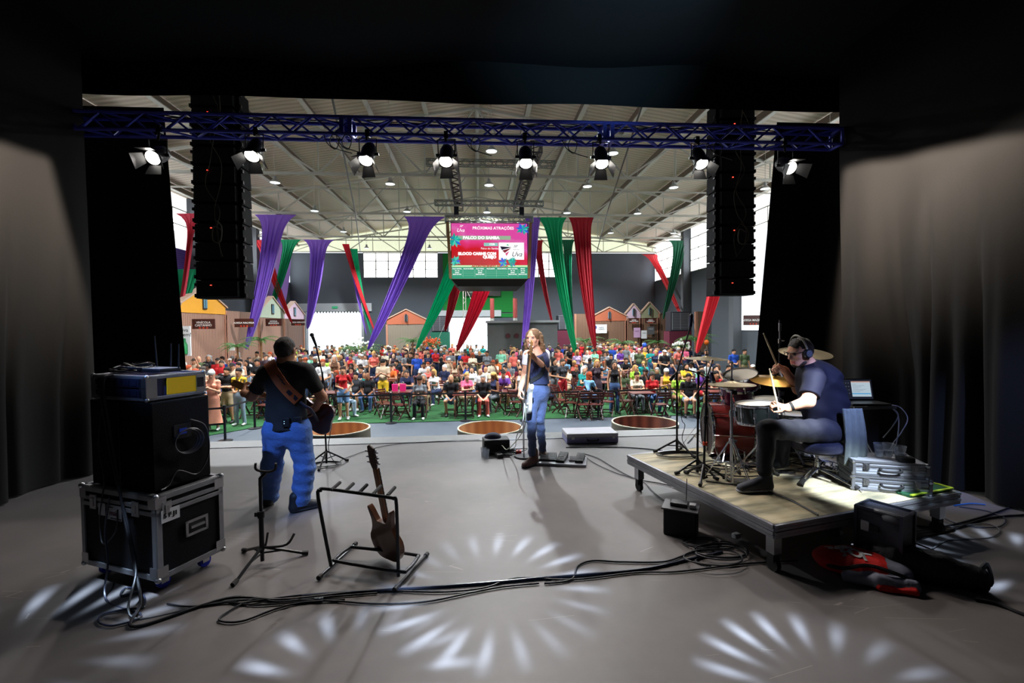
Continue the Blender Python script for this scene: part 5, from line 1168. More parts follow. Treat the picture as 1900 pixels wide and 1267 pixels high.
B.ell(hc + u3 * .044 - ff * .018, (.083, .101, .089), 0, .02, Mh); B.ell(hc - ff * .055 + u3 * .005, (.08, .068, .085), 0, .03, Mh); B.cut(hc + ff * .048, nrm(ff - u3 * .75)); B.cut(hc - u3 * .085, nrm(ff * .5 - u3))
B.build('hair', mat('hair_brown', (.03, .018, .012), .6, bump=.8, bscale=140), dr, h=.006, wr=lambda X, Y, Q: .003 * np.sin(110 * X + 40 * Q) * np.sin(90 * Q))
B = Body(); B.ell(hc + ff * .045 - u3 * .095, (.05, .045, .035), 0, .02, Mh); B.cone(hc + ff * .02 - u3 * .09 + rr * -.06, hc + ff * .06 - u3 * .1, .02, .022, 0, .02); B.cone(hc + ff * .02 - u3 * .09 + rr * .06, hc + ff * .06 - u3 * .1, .02, .022, 0, .02)
B.build('beard', mat('beard_dark', (.04, .025, .018), .8, bump=.6, bscale=150), dr, h=.006)
g = MB()
for s_ in (-1, 1):
    e0 = hc + rr * s_ * .083 + u3 * .012; e1 = hc + rr * s_ * .066 + ff * .098 + u3 * .008; g.tube([e0, e1], .003, 5); g.tube([e1 + u3 * .018, e1 - rr * s_ * .048 + ff * .01 + u3 * .016, e1 - rr * s_ * .048 + ff * .01 - u3 * .018, e1 - u3 * .018], .0025, 5, closed=True)
g.tube([hc + ff * .11 + rr * .018 + u3 * .012, hc + ff * .11 - rr * .018 + u3 * .012], .0025, 5); g.build('glasses', M['blackmetal'], dr)
hp = thing('headphones', 'black over-ear headphones worn by the drummer', 'headphones', hc, world=True)
g = MB(); pts = [hc + rr * .098 * math.cos(a) + u3 * (.02 + .135 * math.sin(a)) - ff * .002 for a in [R(t) for t in range(0, 181, 12)]]; g.tube(pts, .009, 8); g.build('headband', mat('headband_cream', (.35, .33, .28), .5), hp)
for s_ in (-1, 1):
    g = MB(); g.lathe([(0, .0), (.036, .002), (.042, .01), (.042, .03), (.034, .04), (0, .042)], hc + rr * s_ * .074 - u3 * .012 - ff * .004, 24, rr * s_); ec = g.build('ear_cup', M['blackmetal'], hp)
    g = MB(); g.lathe([(0, .0435), (.024, .0435), (.03, .041)], hc + rr * s_ * .074 - u3 * .012 - ff * .004, 24, rr * s_); g.build('cup_plate', mat('cup_grey', (.2, .22, .28), .3, .6), ec)
g = MB(); wp_ = J['wN'] + (J['eN'] - J['wN']).normalized() * .035; g.cyl(wp_, wp_ + (J['eN'] - J['wN']).normalized() * .022, .038, .04, 20); o = g.build('wristwatch', M['rubber'], loc=wp_); tag(o, 'black wristband on the near wrist of the drummer', 'wristband')
stick = mat('stick_wood', srgb(220, 205, 170), .5)
for i, (a, b) in enumerate(((D(1447, 690, 4.07), D(1417, 619, 4.1)), (D(1444, 758, 3.70), D(1428, 685, 3.72)))):
    o = thing('drum_stick', ['pale drumstick raised high above the brass cymbal', 'pale drumstick in the lower hand of the drummer'][i], 'drumstick', a, world=True); d = (b - a).normalized()
    g = MB(); g.cyl(a - d * .05, b - d * .06, .0082, .008, 10); g.cyl(b - d * .06, b - d * .01, .008, .0045, 10); g.build('shaft', stick, o); g = MB(); g.ball(b, (.0065, .0065, .009), 8); g.build('tip', stick, o)
# ================================================================ GEAR ON THE STAGE
def oriented(o, e1, loc):
    """place an object so that local x runs along e1 on the floor"""
    a = math.atan2(e1.y, e1.x); o.location = loc; o.rotation_euler = (0, 0, a); o.matrix_basis = Matrix.Translation(loc) @ Matrix.Rotation(a, 4, 'Z')
case_ply = mat('case_laminate', (.004, .0045, .007), .6, bump=.15, bscale=160, spec=.15)
def caster(parent, x, y, z0, h, m=None, r=.042):
    g = MB(); g.use(0); g.cyl((x - .016, y, z0 + r), (x + .016, y, z0 + r), r, n=20); g.use(1); g.box((x, y, z0 + h - .004), (.08, .08, .008))
    for s_ in (-1, 1): g.box((x + s_ * .021, y, z0 + (r + h) / 2), (.004, .05, h - r + .01))
    g.build('caster', [m or M['rubber'], M['steel']], parent)
def flight_case(name, label, cat, loc, rz, sx, sy, z0, z1, lid=.0, panel_m=None, corners=True, ball=.02, edge=.035):
    """road case centred on local origin in x,y"""
    o = thing(name, label, cat, loc, rz); g = MB(); g.box((0, 0, (z0 + z1) / 2), (sx - .012, sy - .012, z1 - z0 - .012)); g.build('panel', panel_m or case_ply, o, smooth=False)
    g = MB(); e = edge; hx, hy = sx / 2, sy / 2
    for z in (z0 + e / 2, z1 - e / 2) + ((z1 - lid - e * .6, z1 - lid + e * .6) if lid else ()):
        for s_ in (-1, 1):
            g.box((0, s_ * hy, z), (sx, .012, e if z not in (z1 - lid - e * .6, z1 - lid + e * .6) else e * .8)); g.box((s_ * hx, 0, z), (.012, sy, e if z not in (z1 - lid - e * .6, z1 - lid + e * .6) else e * .8))
    for s_ in (-1, 1):
        for t_ in (-1, 1): g.box((s_ * (hx - e / 2), t_ * hy, (z0 + z1) / 2), (e, .012, z1 - z0)); g.box((s_ * hx, t_ * (hy - e / 2), (z0 + z1) / 2), (.012, e, z1 - z0))
        for z in (z0, z1): g.box((0, s_ * (hy - e / 2), z), (sx, e, .01)); g.box((s_ * (hx - e / 2), 0, z), (e, sy, .01))
    g.build('edge_extrusion', M['alu'], o, smooth=False, bevel=.002)
    if corners:
        for a in (-1, 1):
            for b in (-1, 1):
                for z in (z0, z1):
                    g = MB(); g.ball((a * (hx - .004), b * (hy - .004), z + (.004 if z == z0 else -.004)), ball, 12); 
                    zz = z + (.05 if z == z0 else -.05)
                    g.box((a * (hx - .03), b * (hy + .004), zz), (.07, .006, .07)); g.box((a * (hx + .004), b * (hy - .03), zz), (.006, .07, .07)); g.build('ball_corner', M['steel'], o)
    return o
def recess_handle(o, c, ux, nn, w=.16, h=.11, name='handle', m=None):
    """c centre, ux along the face, nn outward"""
    c = Vector(c); ux = Vector(ux); nn = Vector(nn); z = Vector((0, 0, 1)); R3 = Matrix((ux, nn, z)).transposed()
    g = MB(); g.use(0)
    for s_ in (-1, 1): g.box(c + z * s_ * (h / 2 - .009) + nn * .004, (w, .008, .018), rot=R3); g.box(c + ux * s_ * (w / 2 - .009) + nn * .004, (.018, .008, h), rot=R3)
    for a in (-1, -.33, .33, 1):
        for s_ in (-1, 1): g.ball(c + ux * a * (w / 2 - .01) + z * s_ * (h / 2 - .009) + nn * .009, .004, 6)
    g.use(1); g.box(c + nn * .001, (w - .03, .004, h - .03), rot=R3); g.use(0); g.box(c + nn * .012 + z * .004, (w * .62, .014, .016), rot=R3); g.build(name, [m or M['steel'], M['black']], o, smooth=False)
def latch(o, c, ux, nn, w=.07, h=.1):
    c = Vector(c); ux = Vector(ux); nn = Vector(nn); z = Vector((0, 0, 1)); R3 = Matrix((ux, nn, z)).transposed(); g = MB(); g.box(c + nn * .004, (w, .007, h), rot=R3); g.box(c + nn * .01, (w * .4, .01, h * .55), rot=R3)
    for s_ in (-1, 1):
        for t_ in (-1, 1): g.ball(c + ux * s_ * w * .4 + z * t_ * h * .42 + nn * .008, .004, 6)
    g.build('latch', M['steel'], o, smooth=False)
# ---- road case with the rack stack. local x runs from the near corner to the left corner, -y... faces toward the camera
Pn, Pl, Pr = Vector((-2.13, 3.12, 0)), Vector((-2.84, 3.43, 0)), Vector((-1.95, 3.53, 0))
e1 = (Pn - Pl).normalized(); e2 = Vector((-e1.y, e1.x, 0)); sx, sy = .775, .47
cc = Pn - e1 * sx / 2 + e2 * sy / 2; rz = math.atan2(e1.y, e1.x)
rc = flight_case('road_case', 'black road case on blue casters carrying the tall black speaker cabinet', 'flight case', cc, rz, sx, sy, .1, .665, lid=.1)
for a in (-1, 1):
    for b in (-1, 1): caster(rc, a * (sx / 2 - .09), b * (sy / 2 - .09), 0, .1, mat('caster_blue', srgb(30, 50, 190), .4))
for x in (-.24, .2): latch(rc, (x, -sy / 2 - .004, .565), (1, 0, 0), (0, -1, 0))
latch(rc, (sx / 2 + .004, -.17, .565), (0, 1, 0), (1, 0, 0), .06); 
recess_handle(rc, (sx / 2 + .004, .03, .37), (0, 1, 0), (1, 0, 0))
lab_w = mat('sticker_white', (.62, .64, .7), .5)
g = MB(); g.box((.09 - .1, -sy / 2 - .012, .515), (.15, .003, .1)); sk = g.build('sticker', lab_w, rc, smooth=False)
text('sticker_text', 'maia', .05, (-.01, -sy / 2 - .0145, .512), (PI / 2, 0, 0), mat('ink_wine', srgb(90, 30, 50), .5), sk, bold=.0008); text('sticker_text', 'POR NOS', .014, (-.05, -sy / 2 - .0145, .552), (PI / 2, 0, 0), M['black'], sk); text('sticker_text', 'SOM E ILUMINACAO', .012, (.01, -sy / 2 - .0145, .476), (PI / 2, 0, 0), M['black'], sk)
g = MB(); g.box((-.14, -sy / 2 - .012, .525), (.07, .003, .085)); g.build('sticker', lab_w, rc, smooth=False)
g = MB(); g.box((sx / 2 + .012, -.15, .52), (.003, .12, .085)); sk = g.build('sticker', lab_w, rc, smooth=False); text('sticker_text', '5 F J1', .04, (sx / 2 + .0145, -.15, .52), (PI / 2, 0, PI / 2), M['black'], sk, bold=.002)
# tall cabinet on the case
cw, cdp = .64, .40; cz0, cz1 = .675, aty(268, 742, cc.y - .15).z
cab = thing('speaker_cabinet', 'tall black speaker cabinet standing on the road case', 'speaker cabinet', cc + V3(0, 0, 0), rz)
g = MB(); g.box((0, 0, (cz0 + cz1) / 2), (cw, cdp, cz1 - cz0)); g.build('enclosure', mat('cabinet_black', (.004, .004, .005), .75, bump=.3, bscale=220, spec=.12), cab, bevel=.008)
g = MB(); g.box((-.0, -cdp / 2 - .004, (cz0 + cz1) / 2), (.012, .01, cz1 - cz0 - .02)); g.build('front_seam', M['blackmetal'], cab, smooth=False)
g = MB(); g.use(0); g.box((cw / 2 + .002, 0, cz0 + (cz1 - cz0) * .62), (.008, .12, .1)); g.use(1); g.box((cw / 2 + .008, 0.0, cz0 + (cz1 - cz0) * .62), (.006, .05, .04)); g.build('connector_plate', [M['black'], mat('connector_blue', srgb(30, 60, 160), .4)], cab, smooth=False)
# rack on top, yellow label toward the right
rk = flight_case('rack_case', 'low rack case with blue front and yellow side label on top of the cabinet', 'rack case', cc + V3(0, 0, 0), rz, .56, .40, cz1 + .012, cz1 + .175, ball=.016, edge=.022, panel_m=mat('rack_blue', (.02, .025, .12), .4))
g = MB(); g.box((.282, .04, cz1 + .095), (.006, .22, .115)); g.build('yellow_label', mat('label_yellow', srgb(246, 190, 6), .5, em=srgb(246, 190, 6), es=.0), rk, smooth=False)
for k in range(2):
    g = MB(); g.box((0, -.203, cz1 + .06 + k * .07), (.48, .008, .058))
    for i in range(6): g.box((-.2 + i * .075, -.208, cz1 + .06 + k * .07), (.05, .008, .035))
    g.build('rack_unit', mat('unit_dark', (.02, .022, .05), .35, .4), rk, smooth=False)
lat_ = MB(); lat_.box((.285, .165, cz1 + .1), (.008, .05, .07)); lat_.build('latch', M['black'], rk, smooth=False)
zt = cz1 + .185
rt_ = thing('wireless_router', 'flat black wireless router with upright antennas on the rack case', 'router', cc + e1 * .1 + V3(0, 0, zt), rz)
g = MB(); g.box((0, 0, .014), (.24, .15, .024)); g.build('housing', M['black'], rt_, bevel=.006); g = MB(); g.box((0, 0, .029), (.235, .145, .004)); g.build('top_plate', mat('router_grey', (.2, .2, .22), .4), rt_, bevel=.002)
for i, (x, y, h_, l_) in enumerate(((-.11, .06, .26, -.02), (.02, .07, .2, .01), (.115, .06, .2, .01))): g = MB(); g.tube([(x, y, .02), (x + l_, y, h_)], [.006, .005, .004], 8); g.build('antenna', M['black'], rt_)
hp_ = thing('cable_bundle', 'tangled heap of black cable lying on the rack case', 'cable', cc - e1 * .14 + V3(0, 0, zt), rz); rn = random.Random(12); g = MB()
for k in range(9):
    c0 = Vector((rn.uniform(-.06, .06), rn.uniform(-.06, .06), .012 + k * .005)); r_ = rn.uniform(.05, .11); g.tube([c0 + V3(r_ * math.cos(a) * 1.3, r_ * math.sin(a), .008 * math.sin(3 * a + k)) for a in [2 * PI * i / 10 for i in range(10)]], .007, 5, True, smooth=3)
g.build('coil', M['cable'], hp_)
# cables hanging on the stack
def cable(name, label, pts, r=.006, m=None, k=8, cat='cable', group=None):
    g = MB(); g.tube(pts, r, 6, smooth=k); o = g.build(name, m or M['cable'], loc=tuple(pts[0])); tag(o, label, cat, group); return o
LC = lambda x, y, z: cc + e1 * x + e2 * y + V3(0, 0, z)
cable('signal_cable', 'black cable bundle falling down the camera side of the speaker stack to the floor', [LC(.0, -.23, zt), LC(.0, -.29, zt - .05), LC(.02, -.27, 1.1), LC(.06, -.26, .8), LC(.10, -.27, .67), LC(.14, -.27, .5), LC(.26, -.30, .25), LC(.42, -.36, .05), LC(.6, -.5, .012), atz(420, 1110, .012), atz(520, 1112, .012), atz(640, 1100, .012)], .009)
cable('signal_cable', 'second black cable leaving the speaker stack along the floor', [LC(-.03, -.23, zt), LC(-.03, -.29, zt - .06), LC(.0, -.27, 1.0), LC(.09, -.27, .69), LC(.17, -.27, .45), LC(.3, -.31, .2), LC(.5, -.45, .012), atz(400, 1118, .01), atz(480, 1122, .01), atz(600, 1112, .012)], .007)
cable('signal_cable', 'thin cable drooping in front of the road case latch', [LC(-.12, -.22, cz1 + .05), LC(-.14, -.25, 1.0), LC(-.1, -.25, .75), LC(-.13, -.25, .6), LC(-.16, -.25, .45), LC(-.1, -.27, .3), LC(.02, -.26, .4), LC(.05, -.26, .55)], .005)
cable('signal_cable', 'cable running from the road case front to a loop on the floor', [LC(-.05, -.25, .62), LC(-.07, -.27, .4), LC(.0, -.3, .2), LC(.12, -.38, .012), atz(262, 1140, .012), atz(215, 1160, .012), atz(185, 1155, .012), atz(190, 1140, .012), atz(235, 1130, .012), atz(268, 1125, .012), atz(262, 1100, .012), atz(225, 1105, .012), atz(235, 1090, .012), atz(270, 1095, .012)], .006, mat('cable_sheen', (.03, .035, .06), .3))
for q in range(3):
    g = MB(); c0 = LC(cw / 2 + .03 + .006 * q, .0 + .01 * q, cz0 + (cz1 - cz0) * (.50)); g.tube([c0 + e2 * (.085 + .008 * q) * math.cos(a) + Z * (.075 + .006 * q) * math.sin(a) for a in [2 * PI * i / 12 for i in range(12)]], .005, 5, True, smooth=3)
    o = g.build('cable_coil', mat('cable_sheen2', (.03, .03, .04), .3), loc=c0); tag(o, 'coil of thin cable hanging on the cabinet side, %s turn' % ['inner', 'middle', 'outer'][q], 'cable', 'hanging cable coil')
cable('signal_cable', 'loose cable wandering over the cabinet side to the road case lid', [LC(.33, .05, 1.12), LC(.345, .15, 1.05), LC(.345, .17, .85), LC(.345, .08, .72), LC(.34, -.05, .78), LC(.345, -.12, .7), LC(.36, -.18, .69)], .005)
# ---- guitar stand left and mic stand left
def tripod(o, c, h, r, n=3, a0=.3, rad=.011, m=None, foot=True, hub=.0):
    g = MB(); c = Vector(c)
    g = MB(); g.cyl(c + Z * .02, c + Z * h, .014, n=12); g.build('pole', m or M['blackmetal'], o)
    for i in range(n):
        a = a0 + 2 * PI * i / n; d = V3(math.cos(a), math.sin(a), 0); g = MB(); g.tube([c + Z * (h * .9 + hub), c + d * r * .5 + Z * (h * .5 + hub * .5), c + d * r + Z * .012], rad, 8); g.tube([c + Z * .08, c + d * r * .42 + Z * (h * .52)], rad * .6, 6); lg = g.build('leg', m or M['blackmetal'], o)
        if foot: g = MB(); g.tube([c + d * (r - .03) + Z * .022, c + d * (r + .015) + Z * .014], rad * 1.5, 8); g.build('rubber_foot', M['rubber'], lg)
gsb = atz(487, 1045); o = thing('guitar_stand', 'black tripod guitar stand with an empty curved neck hook', 'guitar stand', gsb, world=True)
tripod(o, gsb, .14, .30, a0=-1.75, hub=.0)
g = MB(); tp = aty(483, 900, gsb.y); g.cyl(gsb + Z * .1, gsb + Z * .36, .018); g.cyl(gsb + Z * .34, tp, .0125); g.cyl(gsb + Z * .35, gsb + Z * .40, .026); g.box(gsb + Z * .375 + V3(-.03, 0, 0), (.03, .02, .03)); g.tube([tp, tp + V3(.0, .0, .05), tp + V3(.035, .02, .09)], .014, 8); g.build('upright', M['blackmetal'], o)
hk = tp + V3(.03, .0, .1); g = MB(); g.tube([hk + V3(-.045, -.03, .075), hk + V3(-.05, -.02, .03), hk + V3(-.02, 0, .005), hk + V3(.04, .0, .0), hk + V3(.085, -.01, .02), hk + V3(.10, -.03, .07)], .009, 8, smooth=5); g.build('neck_hook', M['rubber'], o)
g = MB(); a = gsb + Z * .13; g.tube([a, aty(500, 1015, gsb.y), aty(532, 1010, gsb.y - .0), aty(546, 990, gsb.y + .05)], .009, 8, smooth=4); g.tube([a, aty(492, 1015, gsb.y), aty(497, 988, gsb.y + .05)], .008, 8, smooth=3); g.build('cradle_arm', M['rubber'], o)
msb = atz(606, 862); o = thing('microphone_stand', 'black microphone stand with tripod feet beside the guitarist', 'microphone stand', msb, world=True)
tripod(o, msb, .2, .26, a0=.5)
mt = aty(598, 690, msb.y); g = MB(); g.cyl(msb + Z * .15, mt, .011); g.cyl(msb + Z * .85, msb + Z * .95, .018); g.build('upright', M['blackmetal'], o)
mtop = aty(586, 640, msb.y - .15); g = MB(); g.tube([mt + V3(.0, .0, -.03), mtop], .009, 8); g.build('boom', M['blackmetal'], o)
o2 = thing('microphone', 'black vocal microphone on the boom behind the guitarist shoulder', 'microphone', mtop, world=True); g = MB(); d = nrm((mtop - mt) + V3(-.05, 0, 0)); g.cyl(mtop - d * .02, mtop + d * .12, .014, .02); g.build('handle', M['blackmetal'], o2); g = MB(); g.ball(mtop + d * .14, .027, 12); g.build('grille', mat('mic_dark', (.06, .06, .07), .4, .6), o2)
cable('microphone_cable', 'thin cable hanging from the microphone stand beside the guitarist', [mt, mt + V3(.05, -.02, -.3), msb + V3(.06, 0, .5), msb + V3(.03, 0, .2), msb + V3(.15, -.05, .01), atz(640, 850, .01), atz(720, 826, .01), atz(830, 818, .01), atz(890, 816, .01)], .005)
g = MB()
for k in range(3): g.tube([msb + V3((.15 + .02 * k) * math.cos(a), -.02 + (.1 + .01 * k) * math.sin(a), .01 + .004 * k) for a in [2 * PI * i / 9 for i in range(9)]], .005, 5, True, smooth=3)
tag(g.build('cable_coil', M['cable'], loc=msb), 'cable coiled around the foot of the microphone stand by the guitarist', 'cable')
# ---- five-way guitar rack with one guitar
o = thing('guitar_rack', 'black tubular five-space guitar rack holding one brown guitar', 'guitar rack', atz(690, 1060), world=True)
fl, fr_, br, bl = atz(602, 1062, .02), atz(742, 1083, .02), atz(785, 1036, .02), atz(652, 1016, .02)
tl = aty(590, 908, fl.y + .06); tr = aty(734, 922, fr_.y + .06)
g = MB(); r_ = .0125
g.tube([fl + V3(.03, .05, .02), tl + V3(-.0, 0, -.06), tl + V3(.02, 0, -.01), tl + V3(.06, 0, .002), tr + V3(-.06, 0, .002), tr + V3(-.015, 0, -.01), tr + V3(.005, 0, -.06), fr_ + V3(-.02, .06, .02)], r_, 10, smooth=4); g.build('upper_frame', M['blackmetal'], o)
q1, q2, q3, q4 = atz(618, 1040, .08), atz(752, 1062, .08), atz(778, 1030, .08), atz(650, 1014, .08)
g = MB(); g.tube([q1.lerp(q2, .1), q1.lerp(q2, .9), q2.lerp(q3, .15), q2.lerp(q3, .85), q3.lerp(q4, .1), q3.lerp(q4, .9), q4.lerp(q1, .15), q4.lerp(q1, .85)], r_, 10, True, smooth=4); g.build('lower_frame', M['blackmetal'], o)
for a, b in ((fl, bl), (fr_, br)):
    g = MB(); g.tube([a + (a - b).normalized() * .06, b + (b - a).normalized() * .05], .011, 8); lg = g.build('side_foot', M['blackmetal'], o)
    for p, d in ((a, a - b), (b, b - a)): g = MB(); d = d.normalized(); g.tube([p + d * .04, p + d * .075], .017, 8); g.build('rubber_foot', M['rubber'], lg)
for t in (.18, .36, .54, .72, .9):
    p = tl.lerp(tr, t) + V3(0, 0, .005); g = MB(); g.tube([p, p + V3(.035, .09, .025)], .0125, 8); g.build('neck_peg', mat('foam_grey', (.06, .06, .065), .8), o)
gc = aty(714, 990, fl.y + .10); gh = aty(687, 862, fl.y + .02)
guitar('electric_guitar', 'dark brown double-cutaway guitar standing in the rack with its back to the camera', gc + V3(0, .02, 0), gh - gc + V3(0, .02, 0), (.75, .85, .1), mat('guitar_brown', srgb(98, 58, 36), .3, var=.35, vscale=4, coat=.5), 'sg', .86, None, mat('neck_dark', srgb(70, 42, 30), .4))
# ---- long floor cables
CB = M['cable']; sheen = mat('cable_sheen', (.03, .035, .06), .3)
def fc(label, pix, r=.007, m=None, z=.01): return cable('floor_cable', label, [atz(x, y, z) for x, y in pix], r, m, 6, group='cables across the stage floor')
fc('thick black cable crossing the whole stage floor from the stack to the riser', [(560, 1106), (640, 1100), (760, 1092), (900, 1082), (1010, 1072), (1090, 1066), (1200, 1055), (1290, 1035), (1340, 1024)], .011, sheen)
fc('thin cable weaving beside the thick one below the guitar rack', [(440, 1120), (560, 1104), (700, 1096), (820, 1098), (900, 1090), (960, 1072), (1065, 1075), (1180, 1062), (1260, 1060), (1380, 1046), (1480, 1040)], .006)
fc('thin cable in long slack curves in front of the guitar rack', [(310, 1120), (360, 1125), (470, 1112), (620, 1115), (700, 1120), (790, 1116), (880, 1098), (935, 1088), (1000, 1082)], .006)
fc('cable with a loop on the floor left of the guitar rack', [(700, 1100), (600, 1108), (520, 1116), (470, 1112), (415, 1140), (410, 1152), (450, 1152), (510, 1130), (560, 1118), (640, 1112)], .006)
fc('cable rising in a bend around the middle of the floor', [(1010, 1082), (1060, 1075), (1072, 1050), (1100, 1040), (1150, 1042), (1230, 1042), (1270, 1030), (1310, 1020), (1330, 1026), (1290, 1040), (1320, 1050)], .007)
fc('cable leading from the pedals across the floor under the riser', [(1085, 842), (1110, 850), (1140, 868), (1180, 888), (1240, 900), (1290, 920)], .006)
fc('second cable from the pedals curving toward the riser wheel', [(1085, 846), (1105, 860), (1145, 878), (1190, 892), (1215, 915), (1240, 935), (1250, 960)], .005)
fc('cable behind the grey case running to the drum riser', [(1050, 830), (1120, 829), (1180, 831), (1230, 836)], .008)
for k in range(7):
    rn = random.Random(30 + k); c0 = atz(1330 + rn.uniform(-30, 40), 1020 + rn.uniform(-18, 14), .012 + .006 * k)
    g = MB(); rr_ = rn.uniform(.08, .17); g.tube([c0 + V3(rr_ * 1.3 * math.cos(a), rr_ * .7 * math.sin(a), .004 * math.sin(2 * a)) for a in [2 * PI * i / 10 for i in range(10)]], .006, 5, True, smooth=3); o = g.build('cable_loop', CB, loc=c0); tag(o, 'black cable loop tangled on the floor beside the black amplifier box', 'cable', 'tangled cable loops under the riser edge')
for k, pix in enumerate(([(1900, 930), (1850, 950), (1790, 968), (1740, 978), (1700, 975)], [(1900, 955), (1830, 962), (1760, 985), (1700, 1000), (1650, 1010)], [(1700, 985), (1760, 978), (1830, 972), (1855, 985), (1830, 998), (1760, 1002), (1730, 1018)], [(1780, 940), (1830, 948), (1865, 962), (1850, 978), (1790, 975), (1750, 960), (1720, 945)])):
    fc(['black cable coming in from the right curtain', 'second black cable coming in from the right curtain', 'grey cable looping at the riser corner by the curtain', 'thin cable looping beneath the riser corner'][k], pix, .008 if k < 2 else .005, [CB, CB, mat('cable_grey2', (.12, .12, .13), .5), sheen][k])
fc('black cable leaving the guitar bag toward the corner', [(1810, 1112), (1850, 1120), (1900, 1140), (1960, 1160)], .01)
fc('bright blue network cable by the right curtain', [(1770, 938), (1800, 934), (1828, 936)], .006, mat('cable_bright_blue', srgb(40, 110, 190), .4))
g = MB(); p = atz(594, 1112, .018); g.cyl(p - V3(.035, .0, 0), p + V3(.02, .003, 0), .012); o = g.build('cable_connector', M['chrome'], loc=p); tag(o, 'silver cable connector lying on the floor cables', 'connector')
# ---- effects and pedals at the singer
pc = atz(1043, 858); o = thing('pedalboard', 'flat aluminium pedalboard tray beside the boots of the singer', 'pedalboard', pc, -.25)
g = MB(); g.box((0, 0, .02), (.62, .36, .03)); g.build('tray', M['alu'], o, bevel=.004)
for i, (x, y, w, d_, h_, nm, rz_) in enumerate(((-.19, .03, .22, .24, .05, 'multi_effect', 0), (.0, -.0, .11, .27, .07, 'expression_pedal', -.15), (.14, -.02, .1, .1, .05, 'effect_pedal', .1), (.23, .0, .1, .24, .07, 'expression_pedal', -.1))):
    g = MB(); g.use(0); q = Matrix.Rotation(rz_, 3, 'Z'); c = Vector((x, y, 0)); P = lambda a, b, z: c + q @ Vector((a * w / 2, b * d_ / 2, z)); z0 = .036
    g.add([P(-1, -1, z0), P(1, -1, z0), P(1, 1, z0), P(-1, 1, z0), P(-1, -1, z0 + h_ * .45), P(1, -1, z0 + h_ * .45), P(1, 1, z0 + h_), P(-1, 1, z0 + h_)], [(3, 2, 1, 0), (4, 5, 6, 7), (0, 1, 5, 4), (1, 2, 6, 5), (2, 3, 7, 6), (3, 0, 4, 7)])
    g.use(1)
    for k in range(7): g.bar(P(-.85, -.8 + k * .27, z0 + h_ * (.5 + .5 * (k * .27 + .2) / 2)), P(.85, -.8 + k * .27, z0 + h_ * (.5 + .5 * (k * .27 + .2) / 2)), .006)
    g.build(nm, [M['black'] if i != 2 else mat('pedal_grey', (.3, .3, .33), .4), mat('pedal_rib', (.25, .26, .28), .5)], o, smooth=False)
for i, (px, py, col, lb) in enumerate(((962, 842, srgb(200, 50, 40), 'small red effects pedal at the foot of the mic stand'), (926, 848, (.02, .02, .02), 'small black effects pedal in front of the cable tangle'), (945, 838, (.02, .02, .025), 'black power supply box among the cables by the singer'))):
    p = atz(px, py); o = thing('effects_pedal', lb, 'effects pedal', p, .3 * i); g = MB(); g.box((0, 0, .025), (.085 if i else .075, .12 if i else .08, .05)); g.build('case', mat('pedal_col_%d' % i, col, .4), o, bevel=.006); g = MB(); g.cyl((0, -.03, .05), (0, -.03, .062), .012); g.cyl((.02, .03, .05), (.02, .03, .06), .008); g.cyl((-.02, .03, .05), (-.02, .03, .06), .008); g.build('switch', M['chrome'], o)
p = atz(922, 842); bx = thing('speaker_monitor', 'low black box draped with a navy cap beside the cable tangle', 'monitor box', p, .1); g = MB(); g.box((0, .1, .1), (.36, .26, .2)); g.build('cabinet', M['black'], bx, bevel=.015); g = MB(); g.box((.03, -.035, .1), (.2, .006, .1)); g.build('grille', M['blackfab'], bx)
B = Body(); c0 = atz(915, 840) + V3(.0, .08, .2); B.ell(c0, (.12, .1, .07), 0, .02); B.cone(c0 + V3(-.05, -.08, -.02), c0 + V3(.05, -.1, -.03), .04, .05, 0, .03, flat=((0, .3, 1), .3)); B.cut(c0 - Z * .02, (0, 0, -1)); me = B.build('cap', [mat('cap_navy', (.02, .025, .06), .8, bump=.3)], None, h=.008); tag(me, 'navy cloth cap dropped on the low black box by the singer', 'cap')
cup = mat('clear_plastic', (.6, .66, .75), .2, alpha=.22, spec=.6)
def plastic_cup(p, h, r, label, group='plastic cups', liquid=False):
    o = thing('plastic_cup', label, 'cup', p, group=group); g = MB(); n = 9; g.lathe([(r * .68, 0), (r * .7, .004)] + [(r * (.7 + .3 * i / n) + (.0015 if i % 2 else 0), .004 + (h - .008) * i / n) for i in range(n + 1)] + [(r * 1.05, h), (r * 1.05, h - .003), (r * .97, h - .006), (r * .67, .006), (0, .006)], n=24); g.build('cup_wall', cup, o)
    if liquid: g = MB(); g.lathe([(0, .008), (r * .66, .008), (r * .85, h * .5), (0, h * .5)], n=20); g.build('water', mat('water_clear', (.5, .56, .66), .1, alpha=.4), o)
for i, (x, y) in enumerate(((897, 848), (903, 852), (905, 838))): plastic_cup(atz(x, y), .13, .038, ['clear plastic cup nearest the low black box', 'clear plastic cup standing in front of the other', 'white-tinted plastic cup behind two others on the stage floor'][i])
for k in range(6):
    rn = random.Random(60 + k); c0 = atz(935 + rn.uniform(-18, 22), 838 + rn.uniform(-6, 8), .014 + .008 * k); rr_ = rn.uniform(.06, .14); g = MB(); g.tube([c0 + V3(rr_ * 1.4 * math.cos(a), rr_ * .8 * math.sin(a), .015 * math.sin(2 * a + k)) for a in [2 * PI * i / 10 for i in range(10)]], .006, 5, True, smooth=3); tag(g.build('cable_loop', CB, loc=c0), 'black cable loop in the tangle between the cups and the mic stand', 'cable', 'tangled cable loops by the singer')
